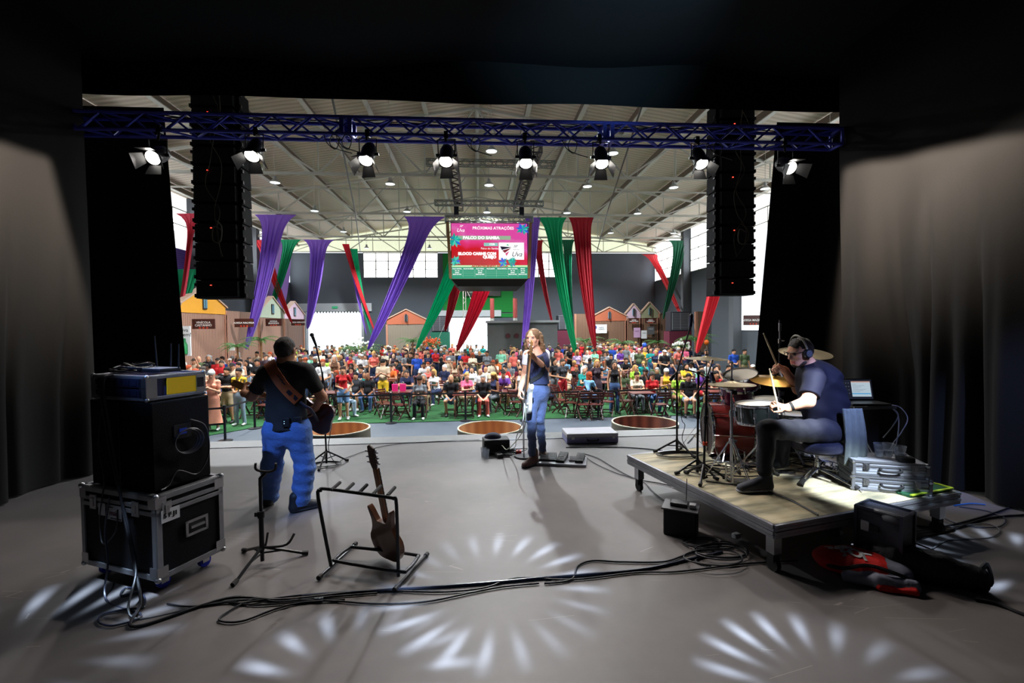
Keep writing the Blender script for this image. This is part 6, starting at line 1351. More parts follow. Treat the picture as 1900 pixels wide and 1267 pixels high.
gp = Sg(973, 748, -.22); cable('guitar_cable', 'white guitar cable hanging from the guitar of the singer to the tangle', [gp, gp + V3(-.02, -.02, -.2), gp + V3(-.1, -.02, -.4), atz(955, 830, .2), atz(940, 832, .06), atz(925, 838, .02)], .006, M['white']); cable('guitar_cable', 'second pale cable looping from the singer to the black box', [gp + V3(.01, 0, .0), gp + V3(-.01, -.03, -.3), gp + V3(-.2, 0, -.55), atz(930, 826, .12), atz(912, 830, .1)], .005, mat('cable_pale', (.4, .42, .3), .5))
# grey hard case at the stage edge
a_, b_, c_ = atz(1052, 824), atz(1148, 822), atz(1140, 808); o = thing('instrument_case', 'pale grey hard case lying flat at the stage edge', 'instrument case', (a_ + b_) / 2 + V3(0, .22, 0), math.atan2(b_.y - a_.y, b_.x - a_.x) * .3)
Lc = (b_ - a_).length; gm = mat('case_grey', srgb(206, 204, 214), .5, var=.12, vscale=4)  # lid coloured paler to carry the light of the moving heads
g = MB(); g.box((0, 0, .05), (Lc, .44, .09)); g.build('bottom_shell', mat('case_side', srgb(150, 152, 196), .5, var=.1), o, bevel=.01); g = MB(); g.box((0, 0, .125), (Lc, .44, .055)); g.build('lid', gm, o, bevel=.012); g = MB(); g.box((0, 0, .096), (Lc + .004, .444, .008)); g.build('seam_strip', M['alu'], o, smooth=False)
g = MB(); g.tube([(-.08, -.222, .07), (-.07, -.25, .05), (.07, -.25, .05), (.08, -.222, .07)], .009, 8, smooth=4); g.build('handle', M['black'], o)
for x in (-.3, .32): latch(o, (x, -.222, .095), (1, 0, 0), (0, -1, 0), .04, .05)
# ================================================================ DRUM RISER AND KIT
zr = .36
A4, B4, C4 = atz(1181, 842, zr), atz(1437, 974, zr), atz(1780, 912, zr); ex = (C4 - B4).normalized(); ey = Vector((-ex.y, ex.x, 0)); LX = (C4 - B4).length; LY = (A4 - B4).length
rs = thing('drum_riser', 'plywood-topped rolling drum riser with ribbed aluminium edge', 'stage riser', B4 - Z * zr, math.atan2(ex.y, ex.x))
ply = mat('riser_plywood', srgb(176, 166, 136), .6, bump=.15, bscale=14); p = ply.node_tree.nodes['Principled BSDF']; tc = node(ply, 'ShaderNodeTexCoord'); mp = node(ply, 'ShaderNodeMapping'); mp.inputs['Scale'].default_value = (1.2, 6, 1); nz = node(ply, 'ShaderNodeTexNoise'); nz.inputs['Scale'].default_value = 2; nz.inputs['Detail'].default_value = 8; lk(ply, tc.outputs['Object'], mp.inputs[0]); lk(ply, mp.outputs[0], nz.inputs['Vector'])
rp = node(ply, 'ShaderNodeValToRGB'); rp.color_ramp.elements[0].position = .3; rp.color_ramp.elements[0].color = (*srgb(112, 110, 92), 1); rp.color_ramp.elements[1].position = .62; rp.color_ramp.elements[1].color = (*srgb(196, 184, 150), 1); lk(ply, nz.outputs['Fac'], rp.inputs[0]); lk(ply, rp.outputs[0], p.inputs['Base Color'])
g = MB(); g.box((LX / 2, LY / 2, zr - .012), (LX - .02, LY - .02, .022)); g.build('deck', ply, rs, smooth=False)
g = MB()
for z, w, o_ in ((zr - .012, .022, .0), (zr - .038, .02, -.006), (zr - .062, .022, .0), (zr - .088, .02, -.006)):
    for yy in (0, LY): g.box((LX / 2, yy, z), (LX, .03 + 2 * o_, w))
    for xx in (0, LX): g.box((xx, LY / 2, z), (.03 + 2 * o_, LY, w))
g.build('edge_rail', M['alu'], rs, smooth=False)
for i, (x, y) in enumerate(((.06, .06), (LX - .12, .08), (.06, LY - .12), (LX - .12, LY - .12), (LX / 2, .3))):
    g = MB(); g.box((x, y, (zr - .09 + .13) / 2), (.07, .07, zr - .09 - .13)); lg = g.build('leg', M['steel'], rs, smooth=False); g = MB(); g.cyl((x - .018, y, .048), (x + .018, y, .048), .048, n=20); g.box((x, y, .1), (.06, .05, .06)); g.build('caster', M['rubber'], lg)
# green and yellow rubber mat edge on the far right corner
g = MB(); g.box((LX - .28, .24, zr + .012), (.5, .42, .016)); mt_ = g.build('rubber_mat', mat('mat_green', srgb(30, 90, 60), .8, bump=.5, bscale=60), rs, smooth=False)
g = MB(); g.bar((LX - .53, .03, zr + .024), (LX - .03, .03, zr + .024), .02, .008); g.bar((LX - .03, .03, zr + .024), (LX - .03, .45, zr + .024), .02, .008); g.build('yellow_edge', mat('edge_yellow', srgb(190, 220, 60), .6), mt_, smooth=False)
RZ = lambda px, py, z=zr: atz(px, py, z)
shellred = mat('shell_red', srgb(170, 62, 60), .3, var=.3, vscale=6, coat=.4); shellpur = mat('shell_purple', srgb(92, 30, 74), .3, coat=.5); shellblk = mat('shell_black', srgb(7, 12, 12), .3, coat=.3); head_w = mat('drum_head', srgb(214, 206, 190), .55, var=.12, vscale=5)
def drum(name, label, c, axis, r, depth, m, lugs=8, headm=None, twist=0.):
    o = thing(name, label, 'drum', c, world=True); ax = nrm(axis); c = Vector(c); t0 = c - ax * depth / 2
    g = MB(); g.lathe([(r, 0), (r, depth)], t0, 48, ax); g.build('shell', m, o)
    for s_, nm in ((0, 'head'), (1, 'head')):
        q = t0 + ax * depth * s_; sg = 1 if s_ else -1
        g = MB(); g.lathe([(0, sg * .004), (r * .9, sg * .004), (r * 1.0, sg * .0)], q, 48, ax); g.build(nm, headm or head_w, o)
        g = MB(); g.lathe([(r * 1.0, -.012), (r * 1.045, -.012), (r * 1.055, 0), (r * 1.045, .014), (r * 1.0, .014), (r * 1.0, -.012)], q, 48, ax); g.build('hoop', M['chrome'], o)
    x, y, _ = basis(ax)
    for i in range(lugs):
        a = 2 * PI * i / lugs + twist; d = x * math.cos(a) + y * math.sin(a); g = MB(); g.bar(c + d * (r + .008) - ax * .025, c + d * (r + .008) + ax * .025, .022, .018); g.tube([c + d * (r + .018) - ax * (depth / 2 + .008), c + d * (r + .018) + ax * (depth / 2 + .008)], .004, 6); g.build('lug', M['chrome'], o)
    return o
def cymbal(name, label, c, r, axis, m, bell=.018):
    o = thing(name, label, 'cymbal', c, world=True); ax = nrm(axis); g = MB(); g.lathe([(0, bell * 1.5), (.02, bell * 1.45), (.045, bell * .8), (.055, bell * .55), (r * .6, bell * .1), (r, -.012), (r, -.0135), (r * .6, bell * .05), (.055, bell * .45), (.04, bell * .7), (0, bell * 1.3)], c, 56, ax); g.build('plate', m, o)
    g = MB(); g.cyl(Vector(c) + ax * bell * 1.4, Vector(c) + ax * (bell * 1.4 + .014), .019, .015, 12); g.cyl(Vector(c) + ax * (bell * 1.4 + .014), Vector(c) + ax * (bell * 1.4 + .05), .005, n=8); g.build('felt', M['blackfab'], o); return o
brass = mat('brass_cymbal', srgb(206, 158, 70), .28, .9, var=.12, vscale=3); pale = mat('pale_cymbal', srgb(196, 182, 150), .34, .75, var=.1, vscale=3)
for m_ in (brass, pale):
    p = m_.node_tree.nodes['Principled BSDF']; w = node(m_, 'ShaderNodeTexWave', wave_type='RINGS', rings_direction='Z'); w.inputs['Scale'].default_value = 30; tc = node(m_, 'ShaderNodeTexCoord'); lk(m_, tc.outputs['Object'], w.inputs['Vector']); b_ = node(m_, 'ShaderNodeBump'); b_.inputs['Strength'].default_value = .12; b_.inputs['Distance'].default_value = .002; lk(m_, w.outputs['Fac'], b_.inputs['Height']); lk(m_, b_.outputs['Normal'], p.inputs['Normal'])
def hw_stand(name, label, base, top, r=.24, a0=.3, m=None, cat='cymbal stand', hub=.28, double=True):
    o = thing(name, label, cat, base, world=True); m = m or M['chrome']; b = Vector(base); t = Vector(top)
    g = MB(); g.cyl(b + Z * .04, b + Z * .62 if t.z > b.z + .62 else t, .0125); 
    if t.z > b.z + .62: g.cyl(b + Z * .6, V3(b.x, b.y, (t.z + b.z + .6) / 2), .0095); g.tube([V3(b.x, b.y, (t.z + b.z + .6) / 2 - .03), t], .007, 8); g.cyl(b + Z * .58, b + Z * .64, .019); g.box(V3(b.x + .02, b.y, (t.z + b.z + .6) / 2 - .03), (.05, .025, .04))
    g.build('pole', m, o)
    g = MB(); g.cyl(b + Z * (hub - .02), b + Z * (hub + .03), .022); g.box(b + Z * hub + V3(.03, 0, 0), (.035, .012, .022)); g.build('collar', m, o)
    for i in range(3):
        a = a0 + 2 * PI * i / 3; d = V3(math.cos(a), math.sin(a), 0); sd = V3(-d.y, d.x, 0) * .009; g = MB()
        for s_ in ((-1, 1) if double else (0,)): g.bar(b + Z * hub + d * .02 + sd * s_, b + d * r + Z * .02 + sd * s_, .009, .004 if double else .012)
        g.bar(b + Z * .07 + d * .015, b + Z * (hub * .48) + d * r * .5, .014, .004); lg = g.build('leg', m, o); g = MB(); g.tube([b + d * (r - .03) + Z * .032, b + d * (r + .012) + Z * .012], .014, 8); g.build('rubber_foot', M['rubber'], lg)
    return o
# bass drum
bd = drum('bass_drum', 'red bass drum lying on the riser behind the hi-hat', aty(1349, 797, 4.72), (-1, .25, 0), .275, .40, shellred, 8, mat('bass_head', srgb(54, 44, 40), .5)); 
for s_ in (-1, 1):
    c0 = aty(1349, 797, 4.72) + V3(-.14, .04, -.12); q = c0 + V3(0, s_ * .28, 0); g = MB(); g.tube([q + Z * .05, V3(q.x - .1, q.y + s_ * .1, zr + .012)], .009, 8); g.build('spur', M['chrome'], bd)
drum('tom_drum', 'small purple tom drum mounted above the bass drum', aty(1367, 730, 4.72), (-.32, -.12, 1), .15, .24, shellpur, 6)
drum('tom_drum', 'dark tom drum partly hidden behind the brass cymbal', aty(1420, 762, 4.72), (-.2, -.1, 1), .16, .22, shellblk, 6)
drum('snare_drum', 'black snare drum with worn white head in front of the drummer knees', aty(1403, 766, 4.15), (-.06, .02, 1), .175, .17, shellblk, 10)
sb_ = V3(aty(1406, 800, 4.15).x, 4.15, zr); hw_stand('snare_stand', 'chrome snare stand between the hi-hat and the drummer leg', sb_, sb_ + Z * (aty(1403, 792, 4.15).z - zr), .2, .9, cat='drum stand', hub=.22)
drum('floor_tom', 'dark floor tom drum standing behind the drummer knee', aty(1462, 800, 4.75), (0, 0, 1), .2, .38, shellblk, 8); b5 = aty(1462, 800, 4.75)
o = [x for x in COL.objects if x.name.startswith('floor_tom')][-1]
for i in range(3): a = .6 + 2.1 * i; g = MB(); g.tube([b5 + V3(.215 * math.cos(a), .215 * math.sin(a), .1), V3(b5.x + .225 * math.cos(a), b5.y + .225 * math.sin(a), zr + .01)], .007, 8); g.build('leg', M['chrome'], o)
# hi-hat
hb = RZ(1357, 893); ht = aty(1358, 714, hb.y); hw_stand('hi_hat_stand', 'chrome hi-hat stand nearest the riser edge', hb, V3(hb.x, hb.y, aty(1358, 674, hb.y).z), .23, -1.35, cat='hi-hat stand', hub=.36)
cymbal('hi_hat_cymbal', 'bottom hi-hat cymbal, turned upside down under the top one', V3(hb.x, hb.y, ht.z - .012), .195, (.02, 0, -1), pale); cymbal('hi_hat_cymbal', 'top hi-hat cymbal on the stand nearest the riser edge', V3(hb.x, hb.y, ht.z + .012), .195, (.0, .03, 1), pale)
# crash cymbals
b1 = RZ(1322, 878); c1 = aty(1311, 664, 4.75); hw_stand('cymbal_stand', 'chrome cymbal stand with spread legs at the front of the riser', V3(c1.x, 4.75, zr), c1, .28, .5, hub=.42); cymbal('crash_cymbal', 'pale crash cymbal nearest the audience side', c1, .22, (.02, -.02, 1), pale)
c2 = aty(1437, 704, 4.35); hw_stand('cymbal_stand', 'cymbal stand of the brass cymbal beside the drummer', V3(c2.x + .1, 4.42, zr), c2, .26, .9, hub=.4); cymbal('crash_cymbal', 'golden brass crash cymbal in front of the drummer', c2, .225, (-.03, -.16, 1), brass, .026)
c3 = aty(1494, 653, 4.7); hw_stand('cymbal_stand', 'cymbal stand hidden behind the drummer', V3(c3.x, 4.72, zr), c3, .26, .2, hub=.4); cymbal('ride_cymbal', 'pale ride cymbal showing behind the drummer head', c3, .255, (-.02, -.22, 1), pale, .02)
# second small tom with tilted head, seen as a silver ring above the hi-hat
drum('tom_drum', 'tom drum with bright chrome hoop tilted above the hi-hat', aty(1375, 706, 4.62), (-.28, -.22, 1), .165, .13, shellpur, 6)
# pedals
for i, (px, py, lb) in enumerate(((1400, 896, 'hi-hat foot pedal under the near shoe of the drummer'), (1432, 872, 'bass drum pedal under the far shoe of the drummer'))):
    p = RZ(px, py) + V3(-.06, .03, 0); 
    if i: p = p + V3(0, .12, 0)
    o = thing('foot_pedal', lb, 'drum pedal', p, .05); g = MB(); g.bar((-.16, 0, .03), (.1, 0, .004), .1, .006); g.build('footboard', M['steel'], o); g = MB(); g.box((0, 0, .003), (.32, .09, .005)); g.tube([(-.16, -.05, 0), (-.16, -.05, .16), (-.16, .05, .16), (-.16, .05, 0)], .008, 6); g.build('frame', M['chrome'], o)
# throne
tb_ = V3(RZ(1512, 900).x, 3.86, zr); o = thing('drum_throne', 'drum throne with round blue-lit seat, backrest and chrome tripod', 'drum throne', tb_, world=True); sc_ = aty(1516, 826, 3.86)
g = MB(); g.lathe([(0, -.04), (.17, -.04), (.2, -.03), (.208, 0), (.2, .035), (.17, .05), (0, .052)], (sc_.x, 3.86, sc_.z), 40); g.build('seat', mat('throne_vinyl', (.02, .022, .04), .4, bump=.2), o); g = MB(); g.lathe([(0, -.055), (.175, -.05), (.19, -.04)], (sc_.x, 3.86, sc_.z), 30); g.build('seat_plate', M['steel'], o)
g = MB(); g.cyl(V3(sc_.x, 3.86, sc_.z - .05), V3(sc_.x, 3.86, sc_.z - .2), .014); g.cyl(V3(sc_.x, 3.86, sc_.z - .12), V3(sc_.x, 3.86, zr + .06), .02); g.cyl(V3(sc_.x, 3.86, sc_.z - .14), V3(sc_.x, 3.86, sc_.z - .19), .03); g.build('column', M['chrome'], o)
for i, a in enumerate((-2.6, -1.2, .6)):
    d = V3(math.cos(a), math.sin(a), 0); sd = V3(-d.y, d.x, 0) * .016; b = V3(sc_.x, 3.86, zr); g = MB()
    for s_ in (-1, 1): g.tube([b + Z * (sc_.z - zr - .2) + d * .03 + sd * s_, b + d * .30 + Z * .03 + sd * s_ * .7], .009, 8)
    g.bar(b + Z * .1, b + d * .18 + Z * .12, .016, .005); lg = g.build('leg', M['chrome'], o); g = MB(); g.tube([b + d * .27 + Z * .05, b + d * .335 + Z * .012], [.018, .026], 10); g.build('rubber_foot', M['rubber'], lg)
bk = aty(1564, 775, 3.9); g = MB(); g.tube([V3(sc_.x + .12, 3.86, sc_.z - .04), V3(bk.x + .05, 3.88, sc_.z - .03), V3(bk.x + .05, 3.9, bk.z)], .012, 8, smooth=4); g.build('backrest_bar', M['chrome'], o)
B = Body(); B.cone(bk + V3(0, -.12, .0), bk + V3(0, .12, .0), .07, .07, 0, .02, flat=((1, 0, 0), .4)); mz = B.build('backrest', [mat('throne_vinyl2', (.05, .055, .07), .5)], o, h=.01)
# towel / jacket hanging on the backrest
jm = mat('jacket_grey', srgb(84, 92, 90), .85, bump=.4, bscale=25, var=.15)
jt = aty(1571, 756, 3.74); jb_ = aty(1575, 862, 3.70)
g = MB(); W_ = .16
g.grid(lambda u, v: V3(jt.x - W_ * .45 + W_ * (u) * (1 + .35 * v), jt.y - .05 - .03 * math.sin(v * 3) + .008 * math.sin(u * 19 + v * 3), jt.z - (jt.z - jb_.z) * v), 26, 24)
o = g.build('hanging_jacket', jm, smooth=180, solid=.02, loc=(jt.x, jt.y, jt.z)); tag(o, 'grey-green jacket hanging from the throne backrest', 'jacket')
# laptop on its stand table
lt = aty(1606, 750, 4.25); tbz = lt.z; o = thing('laptop_table', 'small dark stand table carrying the laptop behind the throne', 'stand table', V3(lt.x, 4.3, zr), world=True); tx = lt.x
g = MB(); g.box((tx, 4.3, tbz - .012), (.44, .3, .02)); g.build('tabletop', mat('tabletop_dark', (.03, .03, .035), .4), o, bevel=.003); g = MB(); g.box((tx, 4.14, tbz - .016), (.44, .01, .028)); g.build('edge_trim', M['alu'], o)
g = MB(); g.cyl(V3(tx, 4.3, zr + .05), V3(tx, 4.3, tbz - .02), .012); g.build('pole', M['steel'], o)
for i in range(3): a = .5 + 2.1 * i; g = MB(); g.tube([V3(tx, 4.3, zr + .3), V3(tx + .24 * math.cos(a), 4.3 + .24 * math.sin(a), zr + .012)], .009, 8); g.build('leg', M['steel'], o)
ln_ = thing('laptop', 'open black laptop with a bright document window on the stand table', 'laptop', V3(tx, 4.27, tbz), -.15)
g = MB(); g.box((0, 0, .012), (.36, .24, .018)); g.build('keyboard_base', mat('laptop_black', (.02, .02, .023), .4), ln_, bevel=.004)
q = Matrix.Rotation(R(12), 3, 'X').inverted() @ Matrix.Identity(3); top = V3(0, .12 + .05, .235); bot = V3(0, .12, .02); dz = (top - bot).normalized(); nn = V3(0, -dz.z, dz.y)
R3 = Matrix((V3(1, 0, 0), nn * -1, dz)).transposed(); md = (top + bot) / 2
g = MB(); g.box(md, (.36, .012, .225), rot=R3); sn = g.build('screen_lid', MATS['laptop_black'], ln_, bevel=.004)
def lp(nm, x0, x1, z0, z1, m, off=.0068): g = MB(); g.box(md + V3(1, 0, 0) * (x0 + x1) / 2 + dz * (z0 + z1) / 2 + nn * off, (x1 - x0, .001, z1 - z0), rot=R3); return g.build(nm, m, sn, smooth=False)
lp('display', -.17, .17, -.1, .1, em('laptop_dark', (.012, .014, .025), 1)); lp('window_page', -.03, .155, -.075, .082, em('laptop_page', (.42, .52, .6), 1), .008); lp('title_bar', -.03, .155, .07, .082, em('laptop_bar', (.5, .3, .25), 1), .0085); lp('highlight_row', -.03, .15, -.05, -.04, em('laptop_blue', (.05, .3, .6), 1), .0085)
for k in range(7): lp('text_row', -.02, .02 + .015 * ((k * 5) % 7), .05 - k * .013, .052 - k * .013, em('laptop_ink', (.1, .12, .16), 1), .0088)
for i in range(5):
    for k in range(4): lp('desktop_icon', -.16 + i * .025, -.152 + i * .025, .06 - k * .035, .068 - k * .035, em('laptop_icon', (.08, .1, .14), 1), .008)
for k, pts in enumerate(([V3(tx + .2, 4.2, tbz), V3(tx + .27, 4.15, tbz - .02), V3(tx + .3, 4.1, tbz - .12), V3(tx + .24, 4.1, tbz - .25), V3(tx + .16, 4.1, tbz - .35), V3(tx + .12, 4.1, tbz - .42)], [V3(tx + .2, 4.22, tbz), V3(tx + .25, 4.15, tbz - .1), V3(tx + .2, 4.1, tbz - .3), V3(tx + .17, 4.1, tbz - .45), V3(tx + .25, 4.1, tbz - .52), V3(tx + .1, 4.08, tbz - .55)], [V3(tx + .18, 4.2, tbz + .01), V3(tx + .22, 4.12, tbz - .08), V3(tx + .14, 4.1, tbz - .2), V3(tx + .05, 4.1, tbz - .3)])):
    cable('laptop_cable', ['grey cable curling down beside the laptop table', 'grey cable twisting below the laptop table corner', 'pale cable hanging short from the laptop'][k], pts, .005, mat('cable_light', (.3, .3, .34), .5))
# silver cases
silver = bands('silver_case', srgb(190, 194, 204), srgb(160, 166, 178), 'Z', 14, .35, .2, metal=.5)
ca = RZ(1585, 915); 
def silver_case(label, c, rz_, L_, W2, z0, z1):
    o = thing('aluminium_case', label, 'equipment case', (c.x, c.y, 0), rz_, group='silver equipment cases'); g = MB(); g.box((0, 0, (z0 + z1) / 2), (L_, W2, z1 - z0 - .01)); g.build('shell', silver, o, bevel=.006)
    g = MB()
    for z in (z0 + .008, z1 - .008, (z0 + z1) / 2 + .02):
        for s_ in (-1, 1): g.box((0, s_ * W2 / 2, z), (L_ + .01, .012, .016)); g.box((s_ * L_ / 2, 0, z), (.012, W2 + .01, .016))
    for a in (-1, 1):
        for b in (-1, 1): g.box((a * L_ / 2, b * W2 / 2, (z0 + z1) / 2), (.022, .022, z1 - z0))
    g.build('edge_extrusion', M['alu'], o, smooth=False)
    for a in (-1, 1):
        for b in (-1, 1):
            for z in (z0 + .012, z1 - .012): g = MB(); g.ball((a * L_ / 2, b * W2 / 2, z), .02, 8); g.build('corner_cap', M['steel'], o)
    for x in (-L_ * .33, L_ * .33): latch(o, (x, -W2 / 2 - .004, (z0 + z1) / 2 + .015), (1, 0, 0), (0, -1, 0), .04, .06)
    zz = (z0 + z1) / 2; g = MB(); g.tube([(-.07, -W2 / 2 - .008, zz + .01), (-.06, -W2 / 2 - .03, zz - .01), (.06, -W2 / 2 - .03, zz - .01), (.07, -W2 / 2 - .008, zz + .01)], .01, 8, smooth=4); g.build('handle', M['black'], o)
ctr = aty(1636, 905, 3.62); rz_c = -.38
silver_case('lower aluminium equipment case on the riser', ctr, rz_c, .53, .32, zr + .002, zr + .125); silver_case('upper aluminium equipment case under the plastic cups', V3(ctr.x - .005, ctr.y + .01, 0), rz_c + .03, .51, .31, zr + .128, zr + .25)
tz = zr + .252; cdir = Matrix.Rotation(rz_c, 3, 'Z')
for i, (x, y) in enumerate(((-.02, .0), (.05, .02), (.1, -.06))): q = Vector((ctr.x, ctr.y, tz)) + cdir @ Vector((x, y, 0)); plastic_cup(q, .12, .042, ['clear plastic cup of water farthest from the case latch', 'clear plastic cup of water between two others on the silver case', 'clear plastic cup of water nearest the camera on the silver case'][i], 'plastic cups on the silver case', True)
q = Vector((ctr.x, ctr.y, tz)) + cdir @ Vector((.12, -.1, 0)); o = thing('effects_pedal', 'small black box beside the cups on the silver case', 'small box', q, rz_c); g = MB(); g.box((0, 0, .02), (.11, .07, .038)); g.build('case', M['black'], o, bevel=.004); g = MB(); g.cyl((0, -.0, .04), (0, 0, .05), .012); g.build('knob', M['chrome'], o)
# black trolley case standing on the floor
tq = B4 - Z * zr + ex * .84 - ey * .16; o = thing('trolley_case', 'black upright trolley case with diamond-plate side in front of the riser', 'trolley case', tq, .45 - PI / 2); TL, TW, TH = .27, .2, .40
g = MB(); g.box((0, 0, .03 + TH / 2), (TL, TW, TH - .02)); g.build('shell', mat('trolley_black', (.02, .024, .04), .4, bump=.2, bscale=70), o, bevel=.012); g = MB()
for a in (-1, 1):
    for b in (-1, 1): g.box((a * TL / 2, b * TW / 2, .03 + TH / 2), (.02, .02, TH))
for z in (.035, .025 + TH):
    for s_ in (-1, 1): g.box((0, s_ * TW / 2, z), (TL, .014, .02)); g.box((s_ * TL / 2, 0, z), (.014, TW, .02))
g.build('edge_extrusion', mat('dark_alu', (.05, .055, .08), .35, .7), o, smooth=False)
latch(o, (-TL * .28, -TW / 2 - .004, .3), (1, 0, 0), (0, -1, 0), .05, .07); g = MB(); g.box((-.02, -TW / 2 - .008, .3), (.05, .012, .04)); g.build('latch', M['black'], o)
g = MB(); g.tube([(TL / 2 - .16, -TW / 2 + .02, TH + .02), (TL / 2 - .14, -TW / 2 - .0, TH + .03), (TL / 2 - .03, -TW / 2 - .0, TH + .03), (TL / 2 - .01, -TW / 2 + .02, TH + .02)], .014, 8, smooth=4); g.ball((TL / 2 - .06, -TW / 2 + .01, TH - .0), (.06, .03, .04), 12); g.build('handle', mat('handle_grey', (.12, .13, .15), .4), o)
for s_ in (-1, 1): g = MB(); g.cyl((-TL / 2 - .02, s_ * .08, .03), (-TL / 2 - .05, s_ * .08, .03), .03, n=16); g.build('wheel', M['rubber'], o)
# red gig bag and black guitar bag
q = atz(1600, 1068); o = thing('cymbal_bag', 'red and grey cymbal bag with white lettering lying on the floor', 'bag', q, -.45); o.scale = (.78, .84, 1.15)
B = Body(); B.ell((-.1, .05, .06), (.27, .2, .07), 0, .02); B.ell((.2, .0, .055), (.16, .13, .06), 1, .04); B.ell((.02, .03, .066), (.24, .17, .06), 0, .04); B.cone((-.16, -.15, .03), (.05, -.17, .035), .035, .04, 1, .02); B.cone((.05, -.17, .035), (.32, -.15, .03), .045, .04, 1, .02); B.cone((.05, -.215, .016), (.3, -.205, .016), .018, .022, 0, .01); B.cut((0, 0, .003), (0, 0, -1)); 
redc = mat('bag_red', srgb(210, 30, 26), .7, bump=.4, bscale=18); greyc = mat('bag_grey', srgb(130, 134, 152), .7, bump=.4, bscale=18)
bagb = B.build('bag_body', [redc, greyc], o, h=.009, wr=lambda X, Y, Q: .005 * np.sin(30 * X + 20 * Y) * np.sin(24 * Y))
g = MB(); g.tube([(-.33, -.02, .05), (-.2, -.16, .08), (0, -.13, .11), (.2, -.15, .09), (.3, -.1, .05)], .012, 6, smooth=5); g.tube([(.06, .12, .1), (.12, .08, .13), (.2, .06, .13), (.28, .0, .1)], .014, 6, smooth=5); g.tube([(-.3, .1, .06), (-.33, 0, .07), (-.28, -.1, .06)], .01, 6, smooth=5); g.build('strap', M['blackfab'], o)
tx_ = text('bag_lettering', 'MEINL', .075, (-.16, .07, .119), (0, 0, PI), mat('print_white', (.7, .7, .72), .6), o, bold=.003); bpy.context.view_layer.update()
g = MB(); g.lathe([(.03, 0), (.055, 0), (.055, .004), (.03, .004), (.03, 0)], (-.06, -.01, .118), 20); g.box((-.15, -.02, .12), (.03, .1, .004)); g.box((-.11, -.01, .12), (.07, .025, .004)); g.box((.0, -.03, .119), (.025, .1, .004)); g.box((.03, .0, .117), (.07, .025, .004)); eb = g.build('bag_emblem', MATS['print_white'], o)
for t_ in (tx_, eb):
    mx_ = t_.matrix_basis.copy(); t_.data.transform(mx_); t_.matrix_basis = Matrix.Identity(4)
    z0_ = min(v.co.z for v in t_.data.vertices)
    for v in t_.data.vertices:
        ok, hit, n_, _ = bagb.ray_cast((v.co.x, v.co.y, 1), (0, 0, -1))
        if ok: v.co.z = hit.z + .004 + (.002 if v.co.z > z0_ + .002 else 0)
q = atz(1700, 1070); o = thing('guitar_bag', 'black padded guitar bag lying beside the red cymbal bag', 'bag', q, -.62); o.scale = (.66, .9, 1.45)
B = Body(); B.ell((-.22, .03, .07), (.26, .19, .075), 0, .02); B.ell((.08, .0, .065), (.26, .14, .07), 0, .06); B.cone((.2, -.01, .05), (.5, -.02, .05), .075, .055, 0, .05); B.cone((-.2, -.09, .1), (.2, -.08, .1), .05, .04, 0, .03); B.cut((0, 0, .003), (0, 0, -1)); B.build('bag_body', [mat('bag_black', (.012, .012, .016), .75, bump=.5, bscale=30)], o, h=.01, wr=lambda X, Y, Q: .004 * np.sin(26 * X + 10 * Y))
g = MB(); g.tube([(-.38, .02, .13), (-.2, .1, .15), (.05, .07, .14), (.3, .03, .11)], .004, 6, smooth=6); g.build('zipper', mat('zip_grey', (.2, .2, .22), .4, .5), o); g = MB(); g.tube([(.48, -.02, .1), (.53, .0, .12), (.55, -.04, .06), (.5, -.06, .05)], .016, 6, smooth=4); g.build('carry_loop', M['blackfab'], o)
# black amplifier box with router
q = atz(1280, 1000); o = thing('power_box', 'black box on the floor by the riser with a router on it', 'equipment box', q + V3(-.02, .12, 0), -.55); g = MB(); g.box((0, 0, .11), (.26, .2, .22)); g.build('cabinet', M['black'], o, bevel=.012); g = MB(); g.box((0, 0, .226), (.29, .23, .014)); g.build('lid', mat('lid_dark', (.04, .04, .045), .4), o, bevel=.004)
r2 = thing('wireless_router', 'small black router with a thin antenna on the black floor box', 'router', q + V3(-.03, .13, .234), -.55); g = MB(); g.box((0, 0, .015), (.14, .1, .028)); g.build('housing', mat('router_black', (.03, .03, .033), .35), r2, bevel=.006); g = MB(); g.tube([(.05, .04, .02), (.055, .045, .22)], .0035, 6); g.build('antenna', M['black'], r2); g = MB(); g.box((.11, -.03, .02), (.05, .06, .035)); g.build('adapter', mat('adapter_grey', (.3, .3, .32), .5), r2, bevel=.004)
q = atz(1366, 998, .02); o = thing('power_adapter', 'small white power adapter among the cables under the riser edge', 'adapter', q, .4); g = MB(); g.box((0, 0, .02), (.06, .045, .04)); g.build('body', M['white'], o, bevel=.006); g = MB(); g.cyl((.03, 0, .02), (.06, 0, .02), .008); g.build('plug', M['steel'], o)
